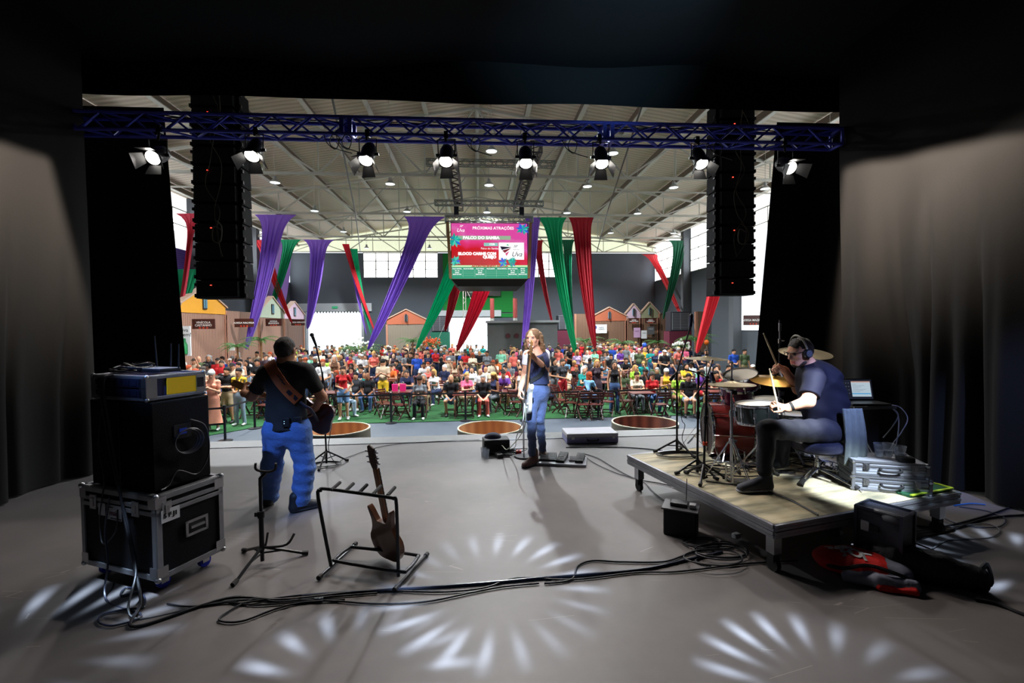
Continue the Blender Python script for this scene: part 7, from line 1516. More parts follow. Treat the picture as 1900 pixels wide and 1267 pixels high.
# ---- microphone stands on the riser
def black_stand(label, b, top, r=.2, a0=.4): 
    o = thing('microphone_stand', label, 'microphone stand', b, world=True); tripod(o, b, .16, r, a0=a0); g = MB(); g.cyl(b + Z * .12, top, .0105); g.cyl(b.lerp(top, .55), b.lerp(top, .55) + Z * .07, .017); g.build('upright', M['blackmetal'], o); return o
b = RZ(1256, 840); tp = aty(1256, 690, b.y); o = black_stand('tall black boom stand at the near left riser corner', b, tp, .24, 3.0); e0, e1_ = aty(1243, 706, b.y + .03), aty(1281, 606, b.y - .25); g = MB(); g.tube([e0, tp, e1_], .008, 8); g.cyl(e0, e0 + (tp - e0).normalized() * .08, .018); g.build('boom', M['blackmetal'], o)
o = thing('microphone', 'long microphone with cable at the top of the tall boom', 'microphone', e1_, world=True); g = MB(); g.cyl(e1_ + V3(.0, 0, .0), e1_ + V3(.01, 0, .1), .016, .018, 12); g.build('body', mat('mic_bluish', (.04, .045, .12), .35, .4), o); g = MB(); g.ball(e1_ + V3(.01, 0, .11), (.02, .02, .028), 10); g.build('grille', mat('mic_dark', (.06, .06, .07), .4, .6), o)
cable('microphone_cable', 'thin cable dangling from the tall boom stand', [tp + V3(.01, 0, -.1), tp + V3(.05, 0, -.5), b + V3(.09, 0, .3), b + V3(.06, 0, .15), b + V3(.12, -.05, .012)], .004)
g = MB()
for k in range(4): g.tube([b + V3(-.02 + (.2 + .02 * k) * math.cos(a), -.12 + (.08 + .012 * k) * math.sin(a), .008 + .005 * k) for a in [2 * PI * i / 10 for i in range(10)]], .005, 5, True, smooth=3)
tag(g.build('cable_coil', M['cable'], loc=b), 'cable coiled at the foot of the tall boom stand', 'cable')
for i, (bx_, by_, tx_, ty_, dy, lb) in enumerate(((1294, 880, 1296, 692, 0, 'short black stand with boom reaching toward the hi-hat'), (1306, 890, 1312, 700, -.05, 'black stand marked with orange tape in front of the bass drum'))):
    b = RZ(bx_, by_); tp = aty(tx_, ty_, b.y); o = black_stand(lb, b, tp, .2, 1.0 + i); e = aty(1270 if i == 0 else 1322, 685 if i == 0 else 668, b.y + .1); g = MB(); g.tube([e, tp, aty(1316 if i == 0 else 1290, 702 if i == 0 else 735, b.y + .05)], .008, 8); g.ball(tp, .02, 10); g.build('boom', M['blackmetal'], o)
    if i: g = MB(); q = b.lerp(tp, .34); g.cyl(q, q + Z * .03, .0195, n=14); g.build('orange_tape', mat('tape_orange', srgb(230, 80, 40), .6), o)
    m_ = aty(1318 if i == 0 else 1320, 694 if i == 0 else 690, b.y + .06); o = thing('microphone', ['silver drum microphone above the hi-hat', 'dark drum microphone at the top of the taped stand'][i], 'microphone', m_, world=True); g = MB(); g.cyl(m_, m_ + V3(.02, 0, -.08), .014, .017); g.build('body', mat('mic_bluish', (.04, .045, .12), .35, .4), o); g = MB(); g.ball(m_ + V3(.021, 0, -.09), .02, 10); g.build('grille', M['steel'], o)
b = V3(aty(1446, 700, 4.95).x, 4.95, zr); tp = aty(1447, 632, 4.95); o = black_stand('black stand holding the upright microphone behind the brass cymbal', b, tp, .22, .8); g = MB(); g.cyl(tp - Z * .03, tp + Z * .02, .018); g.cyl(tp, tp + V3(.05, 0, 0), .008); g.build('clamp', M['chrome'], o)
o = thing('microphone', 'slim upright microphone pointing at the ceiling behind the drums', 'microphone', tp + Z * .02, world=True); g = MB(); g.cyl(tp + Z * .02, tp + Z * .12, .009, n=10); g.cyl(tp + Z * .11, tp + Z * .2, .015, n=12); g.build('body', M['steel'], o); g = MB(); g.cyl(tp + Z * .2, tp + Z * .235, .014, .01, 12); g.build('grille', mat('mic_dark', (.06, .06, .07), .4, .6), o)
# cables over the riser deck
for k in range(16):
    rn = random.Random(100 + k); c0 = RZ(1300 + rn.random() * 230, 850 + rn.random() * 28, zr + .01 + .001 * k); rr_ = rn.uniform(.05, .16); g = MB(); g.tube([c0 + V3(rr_ * 1.2 * math.cos(a) * (1 + .3 * math.sin(3 * a)), rr_ * math.sin(a), .003) for a in [2 * PI * i / 12 for i in range(12)]], .005, 5, True, smooth=3); tag(g.build('cable_loop', CB, loc=c0), 'black cable loop lying on the riser among the stand feet', 'cable', 'cable loops on the riser')
def rc_(label, pix, r=.006, m=None): return cable('riser_cable', label, [atz(x, y, zr + .01) for x, y in pix], r, m, 6, group='cables on the riser')
rc_('black cable crossing the riser from the hi-hat to the near edge', [(1310, 893), (1400, 905), (1460, 925), (1500, 945), (1518, 955)])
rc_('thin cable passing behind the hi-hat stand feet', [(1290, 870), (1330, 878), (1380, 884), (1430, 880), (1470, 872)])
rc_('cable from the throne to the silver cases', [(1540, 880), (1560, 895), (1590, 905), (1600, 912)], .004, mat('cable_light', (.3, .3, .34), .5))
# ================================================================ THE CROWD
# material slots: 0 skin, 1 top, 2 bottom, 3 shoes; slots belong to each person, the meshes are shared
def figure(pose, fem=False, legs='long', seed=0):
    """front faces -y (towards the stage); feet on z=0. returns (mesh, head centre)"""
    B = Body(); w = .88 if fem else 1.; sit = pose.startswith('sit'); zp = .50 if sit else .92; f = V3(0, -1, 0); rn = random.Random(seed)
    pel = V3(0, 0, zp + (.02 if sit else 0)); lean = -.04 if sit else 0.
    if pose == 'sit_table': lean = -.16
    belly = pel + V3(0, lean * .4, .2); chest = pel + V3(0, lean, .42); neck = chest + V3(0, lean * .2 - .0, .13); hc = neck + V3(0, -.025, .135)
    s_ = .175 * w
    look = f if pose not in ('phone', 'sit_phone') else nrm((0, -1, -.5))
    add_head(B, hc, look, s=.98, skin=0, eye=4, lip=0, detail=True)
    B.cone(neck - Z * .02, hc - Z * .06 + V3(0, .02, 0), .055, .05, 0, .03)
    B.cone(belly, chest, .125 * w, .14 * w, 1, .06, flat=(f, .72)); B.cone(pel, belly, .135, .125 * w, 1, .05, flat=(f, .75)); B.cone(chest, neck, .13 * w, .06, 1, .05, flat=(f, .7))
    if fem:
        for q in (-1, 1): B.ell(chest + V3(q * .065, -.085, -.06), (.06, .05, .055), 1, .04)
    else: B.ell(belly + V3(0, -.06, -.04), (.12, .085, .12), 1, .05)
    A = {'down': ((.23, .02, .16), (.25, -.06, -.08)), 'front': ((.23, .03, .17), (.07, -.19, .13)), 'crossed': ((.23, -.02, .19), (-.07, -.19, .21)), 'phone': ((.22, -.05, .18), (.06, -.28, .30)), 'up': ((.26, -.1, .42), (.14, -.16, .68)),
         'hip': ((.32, .06, .2), (.17, -.05, .06)), 'sit_lap': ((.22, -.04, .18), (.08, -.3, .06)), 'sit_phone': ((.22, -.06, .17), (.05, -.27, .24)), 'sit_table': ((.24, -.22, .22), (.1, -.44, .26)), 'sit_chin': ((.21, -.12, .18), (.05, -.2, .5))}
    for q in (-1, 1):
        sh = chest + V3(q * s_, 0, .05); e, h = A[pose]
        if pose == 'up' and q < 0: e, h = A['down']
        if pose == 'hip' and q < 0: e, h = A['front']
        if pose == 'sit_chin' and q < 0: e, h = A['sit_lap']
        el = pel + V3(q * e[0] * w, e[1] + lean * .5, e[2]); wr = pel + V3(q * h[0] * w, h[1] + lean * .6, h[2])
        if pose == 'up' and q > 0: el = sh + V3(.1, -.12, .02); wr = el + V3(-.02, -.08, .25)
        if pose == 'sit_chin' and q > 0: el = sh + V3(.02, -.2, -.2); wr = hc + V3(.05, -.12, -.13)
        B.cone(sh, el, .05 * w, .04 * w, 0, .04); B.cone(el, wr, .04 * w, .027, 0, .015); d = (wr - el).normalized()
        B.cone(wr, wr + d * .08, .027, .036, 0, .02, flat=(nrm((q, .3, 0)), .5)); B.cone(wr + d * .08, wr + d * .14 + V3(-q * .015, 0, -.01), .03, .014, 0, .02, flat=(nrm((q, .3, 0)), .5)); B.cone(wr + d * .03, wr + d * .08 + V3(-q * .04, -.01, .01), .012, .009, 0, .01)
        if not (fem and seed % 3 == 0): B.cone(sh, sh.lerp(el, .6), .064 * w, .058 * w, 1, .03, cap=True); B.ell(sh, (.066 * w,) * 3, 1, .03)
        hip = pel + V3(q * .09, 0, -.02)
        if sit: kn = V3(q * (.12 if seed % 2 else .17), -.43, .50); an = V3(q * .13, -.40 if seed % 2 else -.34, .09)
        else: kn = V3(q * .10, -.02, .49); an = V3(q * .11, .03, .09)
        if legs == 'dress' and not sit: B.cone(hip, kn, .08, .06, 2, .04)
        L = {'long': 2, 'shorts': 0, 'dress': 0, 'skirt': 0}[legs]; r1, r2 = (.088, .06) if L == 2 else (.078, .055)
        B.cone(hip, kn, r1, r2, 2 if L == 2 else 0, .04); B.cone(kn, an, r2 if L else .056, .055 if L else .036, L, .02)
        if legs in ('shorts', 'skirt'): B.cone(hip, hip.lerp(kn, .8), .098, .085, 2, .03, cap=True)
        t = an + V3(q * .03, -.17, -.05); B.cone(an + V3(0, .03, -.045), t + V3(0, 0, .0), .04, .036, 3, .02, flat=((0, 0, 1), .9)); B.cone(an - Z * .05, an, .042, .042, 3, .02)
    B.cone(pel + Z * .02, pel - Z * .05, .14, .145, 2, .05, flat=(f, .78))
    if legs in ('dress', 'skirt'):
        if sit: B.cone(pel + V3(0, -.05, .03), V3(0, -.4, .53), .14, .15, 2, .04, flat=((0, 0, 1), .6)); B.cone(V3(0, -.42, .5), V3(0, -.42, .25), .15, .17, 2, .04, flat=(f, .5), cap=True)
        elif legs == 'dress': B.cone(pel - Z * .0, V3(0, 0, .18), .14, .25, 2, .04, flat=(f, .75), cap=True)
        else: B.cone(pel, V3(0, 0, .45), .14, .2, 2, .04, flat=(f, .75), cap=True)
    B.cut((0, 0, .0), (0, 0, -1))
    nm = 'person_body'; me = B.mesh(nm, [M['black']] * 5, .0165); return me, hc
def crowd_mat(kind, name, rgb):
    return mat('%s_%s' % (kind, name), rgb, .55 if kind == 'skin' else .8, var=.15 if kind != 'skin' else .06, vscale=9, spec=.3)
SKINS = [crowd_mat('skin', n, srgb(*c)) for n, c in (('pale', (226, 178, 150)), ('fair', (212, 160, 130)), ('olive', (190, 138, 106)), ('tan', (168, 116, 86)), ('brown', (128, 84, 60)), ('deep', (92, 60, 44)))]
TOPS = {'black': (22, 22, 26), 'white': (212, 212, 214), 'navy': (34, 40, 72), 'grey': (116, 120, 126), 'red': (186, 34, 38), 'teal': (24, 140, 136), 'olive green': (74, 88, 60), 'pink': (214, 96, 130), 'salmon': (214, 104, 92), 'purple': (96, 52, 140), 'yellow': (226, 184, 50), 'beige': (200, 178, 152), 'royal blue': (34, 74, 170), 'sky blue': (120, 168, 206), 'lime': (166, 214, 70), 'orange': (222, 112, 48), 'wine': (110, 28, 46), 'lilac': (176, 150, 196), 'brown': (96, 66, 48), 'mint': (130, 204, 172), 'patterned dark': (64, 50, 60), 'peach': (232, 156, 128), 'charcoal': (54, 56, 62), 'cream': (228, 216, 190)}
BOTS = {'blue jeans': (70, 96, 140), 'black trousers': (24, 24, 28), 'denim shorts': (104, 136, 176), 'dark jeans': (40, 50, 80), 'beige shorts': (180, 160, 130), 'grey trousers': (100, 104, 110), 'yellow shorts': (220, 178, 40), 'salmon trousers': (216, 100, 88), 'red shorts': (170, 30, 40), 'pale jeans': (150, 170, 190), 'khaki trousers': (130, 116, 84), 'white trousers': (204, 204, 204)}
HAIRC = {'black': (18, 14, 13), 'dark brown': (42, 26, 18), 'brown': (84, 52, 32), 'blond': (186, 146, 84), 'grey': (150, 148, 146), 'white': (214, 212, 208), 'red': (150, 62, 30)}
tm_ = {k: crowd_mat('cloth', k.replace(' ', '_'), srgb(*v)) for k, v in TOPS.items()}; bm_ = {k: crowd_mat('bottoms', k.replace(' ', '_'), srgb(*v)) for k, v in BOTS.items()}; hm_ = {k: crowd_mat('hair', k.replace(' ', '_'), srgb(*v)) for k, v in HAIRC.items()}
shoes_ = [crowd_mat('shoes', 'white', (.6, .6, .6)), crowd_mat('shoes', 'black', (.03, .03, .03)), crowd_mat('shoes', 'brown', srgb(110, 80, 60))]
def hair_mesh(kind):
    B = Body(); c = V3(0, 0, 0); f = V3(0, -1, 0)
    B.ell((0, .018, .042), (.088, .106, .09), 0, .02); B.ell((0, .045, .0), (.08, .075, .09), 0, .03)
    if kind in ('long', 'curly'):
        for q in (-1, 1): B.cone((q * .07, .03, 0), (q * .085, .03, -.17), .035, .04, 0, .03)
        B.cone((0, .07, -.02), (0, .075, -.22), .075, .075, 0, .03, flat=(f, .6))
        if kind == 'curly':
            for i in range(14): a = i * 2.4; B.ell((.085 * math.cos(a), .03 + .05 * math.sin(a) ** 2, .05 - .018 * i), (.045, .045, .04), 0, .02)
        B.cut((0, -.045, 0), nrm((0, -1, -.42)))
    elif kind == 'bun': B.ell((0, .09, .08), (.045, .045, .045), 0, .02); B.cut((0, -.05, 0), nrm((0, -1, -.9))); B.cut((0, 0, -.06), (0, 0, -1))
    elif kind == 'cap':
        B = Body(); B.ell((0, .008, .045), (.09, .108, .085), 0, .02); B.cone((0, -.09, .05), (0, -.135, .045), .06, .05, 0, .02, flat=((0, 0, 1), .16)); B.cut((0, 0, .035), (0, 0, -1))
    else: B.cut((0, -.05, 0), nrm((0, -1, -.95))); B.cut((0, 0, -.05), (0, 0, -1))
    return B.mesh('hair', [M['black']], .012)
HM = {k: hair_mesh(k) for k in ('short', 'long', 'curly', 'bun', 'cap')}
_T = {}
def template(pose, fem, legs, seed):
    k = (pose, fem, legs, seed)
    if k not in _T: _T[k] = figure(*k)
    return _T[k]
PT = {'down': 'arms down', 'front': 'hands together', 'crossed': 'arms crossed', 'phone': 'looking at a phone', 'up': 'one arm raised', 'hip': 'hand on hip', 'sit_lap': 'seated hands in lap', 'sit_phone': 'seated looking down', 'sit_table': 'seated leaning on the table', 'sit_chin': 'seated hand at chin'}
used = set(); GEN = 'people in the crowd'
def zones(px):
    for lim, t in ((392, 'by the side curtain'), (455, 'before the striped booths'), (520, 'near the sage gable'), (585, 'beyond the guitarist'), (668, 'towards the bright left doorway'), (740, 'below the twisted thin drapes'), (800, 'before the terracotta stall'), (852, 'below the slanting green drape'), (905, 'in front of the centre doorway'), (958, 'in front of the masonry block'), (1018, 'beyond the singer'), (1065, 'beneath the bright green drape'), (1105, 'beneath the broad red drape'), (1165, 'before the orange gable stall'), (1225, 'before the small gables'), (1262, 'behind the tall mic boom'), (1300, 'below the wine red plinth'), (1350, 'behind the cymbals'), (1400, 'behind the drums'), (9999, 'by the right curtain')):
        if px < lim: return t
def project(p):
    v = CM.transposed() @ (Vector(p) - Vector((0, 0, CZ))); return 950 + F * v.x / -v.z, 633.5 - F * v.y / -v.z
ROWN = ['front', 'second', 'third', 'fourth', 'fifth', 'sixth', 'seventh', 'eighth', 'ninth', 'tenth', 'eleventh', 'twelfth', 'rearmost']
def rown(y): return ROWN[max(0, min(12, int((y - 13.6) / 1.75)))]
N_P = 0
def person(x, y, pose, fem=False, legs='long', top='black', bot='blue jeans', hair='short', hc='black', skin=2, rz=0., seed=1, s=1., label=None, shoe=1, rn=None, z=ZF):
    global N_P
    if label is None:
        for k in range(60):
            px, _ = project((x, y, 0)); hd = {'cap': '%s cap' % ('white' if hc == 'white' else hc), 'bun': '%s hair in a bun' % hc, 'long': 'long %s hair' % hc, 'curly': 'curly %s hair' % hc, 'short': 'short %s hair' % hc, 'none': 'shaved head'}[hair]
            label = '%s in %s, %s, %s, %s row %s' % ('person', top, hd, PT[pose].replace('seated ', 'sitting, ') if 0 else PT[pose].split(' ')[0] if pose.startswith('sit') else PT[pose], rown(y), zones(px))
            if len(label.replace('-', ' ').split()) > 16: label = label.replace(', ' + (PT[pose].split(' ')[0] if pose.startswith('sit') else PT[pose]), '')
            if len(label.split()) > 16: label = label.replace(' in a bun', '').replace('towards', 'by')
            if len(label.split()) > 16: label = label.replace('person in ', 'person, ')
            if label not in used: break
            top = rn.choice(list(TOPS)); hc = rn.choice(list(HAIRC)); 
    used.add(label)
    me, h = template(pose, fem, legs, seed); o = bpy.data.objects.new('person', me); COL.objects.link(o); o.location = (x, y, z); o.rotation_euler = (0, 0, rz); o.scale = (s, s, s); tag(o, label, 'person', GEN)
    for i, m in enumerate((SKINS[skin], tm_[top], tm_[top] if legs == 'dress' else bm_[bot], shoes_[shoe], eyem)): o.material_slots[i].link = 'OBJECT'; o.material_slots[i].material = m
    if hair != 'none':
        hh = bpy.data.objects.new('cap' if hair == 'cap' else 'hair', HM[hair]); COL.objects.link(hh); hh.parent = o; hh.location = h
        if pose in ('phone', 'sit_phone'): hh.rotation_euler = (-.0 + .46, 0, 0)
        hh.material_slots[0].link = 'OBJECT'; hh.material_slots[0].material = hm_[hc]
    N_P += 1; return o
# ---- furniture
woodd = mat('folding_wood', srgb(58, 22, 18), .45, var=.3, vscale=12); woodr = mat('folding_wood_top', srgb(86, 34, 26), .4, var=.25, vscale=8); whitep = mat('white_wood', (.7, .7, .7), .5)
def chair_proto():
    o = thing('folding_chair', 'x', 'chair', (0, 0, 0), group='wooden folding chairs')
    g = MB()
    for i in range(6): g.box((0, -.16 + i * .065, .45), (.40, .05, .018))
    g.build('seat', woodr, o, smooth=False)
    g = MB()
    for z in (.66, .74, .82): g.box((0, .235 + (z - .66) * .12, z), (.40, .018, .055))
    g.build('backrest', woodr, o, smooth=False)
    for q in (-1, 1):
        g = MB(); g.bar((q * .2, .26, .88), (q * .2, -.24, .01), .03, .035); g.build('leg', woodd, o, smooth=False); g = MB(); g.bar((q * .17, -.18, .45), (q * .17, .26, .01), .03, .035); g.build('leg', woodd, o, smooth=False)
    g = MB(); g.box((0, -.15, .16), (.38, .02, .03)); g.box((0, .18, .14), (.34, .02, .03)); g.build('stretcher', woodd, o, smooth=False); return o
def table_proto():
    o = thing('folding_table', 'x', 'table', (0, 0, 0), group='wooden folding tables'); g = MB()
    for i in range(9): g.box((0, -.32 + i * .08, .745), (.72, .07, .02))
    g.build('tabletop', woodr, o, smooth=False)
    for q in (-1, 1):
        g = MB(); g.bar((q * .28, -.3, .01), (q * .28, .28, .73), .03, .04); g.build('leg', woodd, o, smooth=False); g = MB(); g.bar((q * .24, .3, .01), (q * .24, -.28, .73), .03, .04); g.build('leg', woodd, o, smooth=False)
    g = MB(); g.box((0, .22, .12), (.5, .02, .03)); g.box((0, -.22, .12), (.5, .02, .03)); g.build('stretcher', woodd, o, smooth=False); return o
chair0, table0 = chair_proto(), table_proto(); c_first = t_first = True; flab = set()
def uniq(lb):
    if lb not in flab: flab.add(lb); return lb
    for a in ('nearest the stage', 'turned toward the stage', 'pushed close to its table', 'with its back to the stage', 'set at an angle', 'in the gap between tables', 'half hidden by people', 'next to the aisle', 'farther back in the row'):
        l2 = lb + ', ' + a
        if l2 not in flab and len(l2.split()) <= 16: flab.add(l2); return l2
    return lb
def chair(x, y, rz):
    global c_first
    px, _ = project((x, y, 0)); lb = uniq('wooden folding chair in the %s row %s' % (rown(y), zones(px)))
    if c_first: chair0.location = (x, y, ZF + .01); chair0.rotation_euler = (0, 0, rz); chair0['label'] = lb; c_first = False
    else: dup(chair0, (x, y, ZF + .02), rz, lb)
def table(x, y, rz=0):
    global t_first
    px, _ = project((x, y, 0)); lb = uniq('square slatted wooden table in the %s row %s' % (rown(y), zones(px)))
    if t_first: table0.location = (x, y, ZF + .02); table0['label'] = lb; t_first = False
    else: dup(table0, (x, y, ZF + .02), rz, lb)
FZ = ZF + .02
occ = []
BLOCK = [(1.0, 6.0, 28.3, 31), (-3.5, -1.9, 31.5, 34), (5.4, 7.6, 31.8, 34.5), (11.6, 14.3, 27, 34), (-2, 1.2, 25.3, 31), (-7.5, -3.2, 33.1, 36)]
def in_block(x, y): return any(a < x < b and c < y < d for a, b, c, d in BLOCK)
def free(x, y, r): return all((x - a) ** 2 + (y - b) ** 2 > r * r for a, b in occ)
def put(px, py, **k):
    """someone seen in the photograph: px, py = where the feet (or the seat shadow) stand on the turf"""
    p = atz(px, py, ZF); occ.append((p.x, p.y)); k.setdefault('z', FZ); sit = k['pose'].startswith('sit')
    if sit: chair(p.x, p.y + .04, k.get('rz', 0))
    return person(p.x, p.y, **k)
rn = random.Random(77)
put(396, 800, pose='phone', fem=True, legs='dress', top='peach', hair='bun', hc='white', skin=1, rz=.2, seed=1, label='woman in long peach dress with white hair looking at her phone by the barrier', shoe=0)
put(366, 792, pose='down', top='black', bot='black trousers', hair='cap', hc='red', skin=2, seed=1, label='man in black tank top and red cap beside the black side curtain')
put(379, 782, pose='down', fem=True, legs='shorts', top='beige', bot='denim shorts', hair='bun', hc='brown', skin=1, seed=3, label='woman in beige top and denim shorts behind the woman in the peach dress')
put(424, 786, pose='crossed', legs='shorts', top='black', bot='beige shorts', hair='short', hc='black', skin=2, seed=1, label='man in black t-shirt with crossed arms left of the guitarist')
put(446, 790, pose='front', fem=True, top='yellow', bot='pale jeans', hair='short', hc='black', skin=2, seed=1, shoe=0, label='person in bright yellow top and pale jeans beside the guitarist elbow')
put(638, 780, pose='hip', fem=True, legs='shorts', top='red', bot='denim shorts', hair='short', hc='dark brown', skin=2, seed=1, rz=.25, shoe=0, label='woman in red top and denim shorts standing before the round vat', s=.98)
put(712, 757, pose='phone', legs='shorts', top='beige', bot='yellow shorts', hair='short', hc='black', skin=3, seed=1, label='man in beige t-shirt and yellow shorts holding a phone', s=1.02)
put(596, 764, pose='sit_lap', legs='shorts', top='black', bot='beige shorts', hair='short', hc='grey', skin=2, seed=2, label='seated person in black behind the mic stand of the guitarist')
put(662, 760, pose='sit_lap', legs='shorts', top='charcoal', bot='denim shorts', hair='short', hc='black', skin=2, seed=1, shoe=0, label='seated man in charcoal with white shoes between the red and beige tops')
put(684, 762, pose='sit_lap', top='black', bot='blue jeans', hair='none', skin=4, seed=2, label='seated bald man in black t-shirt and blue jeans left of the yellow shorts')
put(780, 775, pose='sit_phone', fem=True, legs='long', top='grey', bot='black trousers', hair='bun', hc='dark brown', skin=3, seed=1, shoe=0, label='seated woman in grey with black trousers in the gap of the front tables')
put(757, 752, pose='sit_table', top='navy', bot='dark jeans', hair='short', hc='brown', skin=3, seed=2, label='seated woman in navy tank top leaning on a table right of the yellow shorts')
put(838, 770, pose='sit_lap', legs='shorts', top='black', bot='denim shorts', hair='none', skin=2, seed=2, label='seated bald man in black t-shirt and denim shorts in the front row')
put(862, 762, pose='sit_table', fem=True, legs='shorts', top='pink', bot='beige shorts', hair='short', hc='blond', skin=1, seed=2, rz=.5, label='seated woman in pink with blond hair beside the bald man')
put(897, 770, pose='sit_lap', top='black', bot='salmon trousers', hair='short', hc='grey', skin=1, seed=1, shoe=0, label='seated grey-haired man in black t-shirt and salmon trousers')
put(934, 756, pose='sit_table', legs='shorts', top='purple', bot='khaki trousers', hair='cap', hc='black', skin=3, seed=2, label='seated man in purple polo shirt and dark cap')
put(876, 742, pose='sit_lap', fem=True, top='white', bot='grey trousers', hair='long', hc='brown', skin=1, seed=2, label='woman in white top with long brown hair behind the pink top')
put(1028, 752, pose='front', fem=True, top='black', bot='grey trousers', hair='long', hc='black', skin=2, seed=1, rz=.8, label='standing woman in black with very long black hair right of the singer')
put(1044, 756, pose='front', fem=True, legs='shorts', top='charcoal', bot='red shorts', hair='short', hc='brown', skin=2, seed=1, rz=.5, label='standing person in charcoal top and red shorts right of the singer')
put(1108, 762, pose='up', fem=True, legs='dress', top='patterned dark', hair='long', hc='blond', skin=2, seed=1, shoe=0, label='blond woman in dark patterned dress raising a phone')
put(1140, 768, pose='down', fem=True, top='black', bot='blue jeans', hair='long', hc='brown', skin=2, seed=3, label='woman in black tank top and blue jeans standing at the barrier')
put(1087, 764, pose='sit_table', fem=True, legs='shorts', top='sky blue', bot='denim shorts', hair='curly', hc='red', skin=1, seed=2, rz=2.2, label='seated red-haired woman in pale blue at the front table')
put(1209, 764, pose='sit_phone', fem=True, top='red', bot='blue jeans', hair='long', hc='brown', skin=1, seed=2, label='seated woman in red t-shirt and jeans looking at her phone')
put(1178, 762, pose='sit_table', fem=True, top='cream', bot='grey trousers', hair='short', hc='dark brown', skin=2, seed=1, label='seated person in cream resting both arms on the table')
put(1257, 764, pose='sit_lap', fem=True, legs='dress', top='lime', hair='long', hc='dark brown', skin=2, seed=2, label='seated woman in a long lime dress behind the tall mic boom')
put(1277, 770, pose='sit_lap', legs='shorts', top='black', bot='pale jeans', hair='short', hc='black', skin=3, seed=1, rz=-.3, label='seated tattooed man in black t-shirt beside the lime dress')
put(1300, 742, pose='sit_lap', fem=True, top='mint', bot='denim shorts', hair='short', hc='dark brown', skin=1, seed=2, label='seated person in mint green top under the pale cymbal')
put(1323, 760, pose='sit_table', fem=True, top='red', bot='blue jeans', hair='bun', hc='black', skin=2, seed=2, label='seated person in red behind the bass drum')
put(1094, 702, pose='down', top='salmon', bot='blue jeans', hair='short', hc='dark brown', skin=3, seed=1, rz=3.1, label='man in salmon t-shirt seen from behind below the red drape')
put(1361, 716, pose='front', top='royal blue', bot='blue jeans', hair='short', hc='black', skin=3, seed=1, label='tall man in royal blue t-shirt behind the hi-hat')
put(1381, 716, pose='down', top='olive green', bot='khaki trousers', hair='short', hc='black', skin=3, seed=1, label='bearded man in olive t-shirt beside the man in royal blue')
put(1232, 706, pose='down', top='red', bot='dark jeans', hair='short', hc='black', skin=3, seed=1, label='standing man in plain red t-shirt left of the tall mic boom')
put(1378, 682, pose='crossed', top='purple', bot='dark jeans', hair='short', hc='black', skin=3, seed=1, s=1.05, label='man in purple t-shirt at the very back near the right curtain')
put(1363, 682, pose='crossed', top='grey', bot='dark jeans', hair='none', skin=4, seed=1, s=1.05, label='man in grey t-shirt with dark glasses beside the purple t-shirt')
# tables before the named people, with empty chairs
for px, py in ((862, 775), (745, 768), (1080, 772), (1188, 772), (1232, 768), (470, 775), (610, 770), (952, 768), (1330, 770)):
    p = atz(px, py, ZF); 
    if free(p.x, p.y, .55): table(p.x, p.y); occ.append((p.x, p.y))
for px, py, rz in ((722, 776, 3.0), (742, 778, 2.6), (710, 772, .6), (960, 772, 2.4), (1042, 768, .8), (1062, 774, 2.8), (1082, 778, 3.3), (1105, 778, 3.1), (1128, 772, 2.7), (1165, 770, .4), (1195, 776, 3.0), (1225, 778, 3.3), (492, 778, 2.9), (458, 776, .4), (1320, 778, 3.1)):
    p = atz(px, py, ZF); 
    if free(p.x, p.y, .35): chair(p.x, p.y, rz); occ.append((p.x, p.y))
topw = ['black'] * 14 + ['white'] * 8 + ['grey', 'beige', 'cream', 'brown', 'charcoal', 'navy', 'patterned dark'] + ['navy', 'grey', 'charcoal', 'charcoal'] * 2 + ['red'] * 3 + ['teal', 'teal', 'olive green', 'pink', 'salmon', 'purple', 'yellow', 'beige', 'beige', 'royal blue', 'sky blue', 'lime', 'orange', 'wine', 'lilac', 'brown', 'mint', 'patterned dark', 'patterned dark', 'cream', 'cream']
def random_person(x, y, sit, rz, far=False):
    fem = rn.random() < .5
    pose = rn.choice(['sit_lap', 'sit_phone', 'sit_table', 'sit_chin', 'sit_lap']) if sit else rn.choice(['down', 'front', 'crossed', 'phone', 'hip', 'up', 'front', 'down', 'crossed'] if not far else ['down', 'front', 'crossed', 'phone', 'down', 'front'])
    legs = rn.choice(['long', 'long', 'shorts']); 
    if far: legs = 'long'
    hair = rn.choice(['long', 'long', 'curly', 'bun', 'short'] if fem else ['short', 'short', 'short', 'cap', 'none'])
    hcol = rn.choice(['black', 'black', 'dark brown', 'dark brown', 'brown', 'grey', 'blond', 'white', 'red'] if hair != 'cap' else ['white', 'black', 'red', 'grey', 'black', 'brown'])
    bot = rn.choice(['blue jeans', 'black trousers', 'dark jeans', 'grey trousers', 'pale jeans', 'khaki trousers'] if legs == 'long' else ['denim shorts', 'beige shorts', 'denim shorts', 'red shorts'])
    return person(x, y, pose, fem, legs, rn.choice(topw), bot, hair, hcol, rn.choice([0, 1, 1, 2, 2, 2, 3, 3, 4, 5]), rz, seed=rn.choice([1, 2]) if not fem else rn.choice([1, 3]), s=rn.uniform(.93, 1.05), shoe=rn.choice([0, 0, 1, 1, 2]), rn=rn, z=FZ)
LIMIT = 293
def seen(x, y):
    px, py = project((x, y, .4)); return 338 < px < 1412
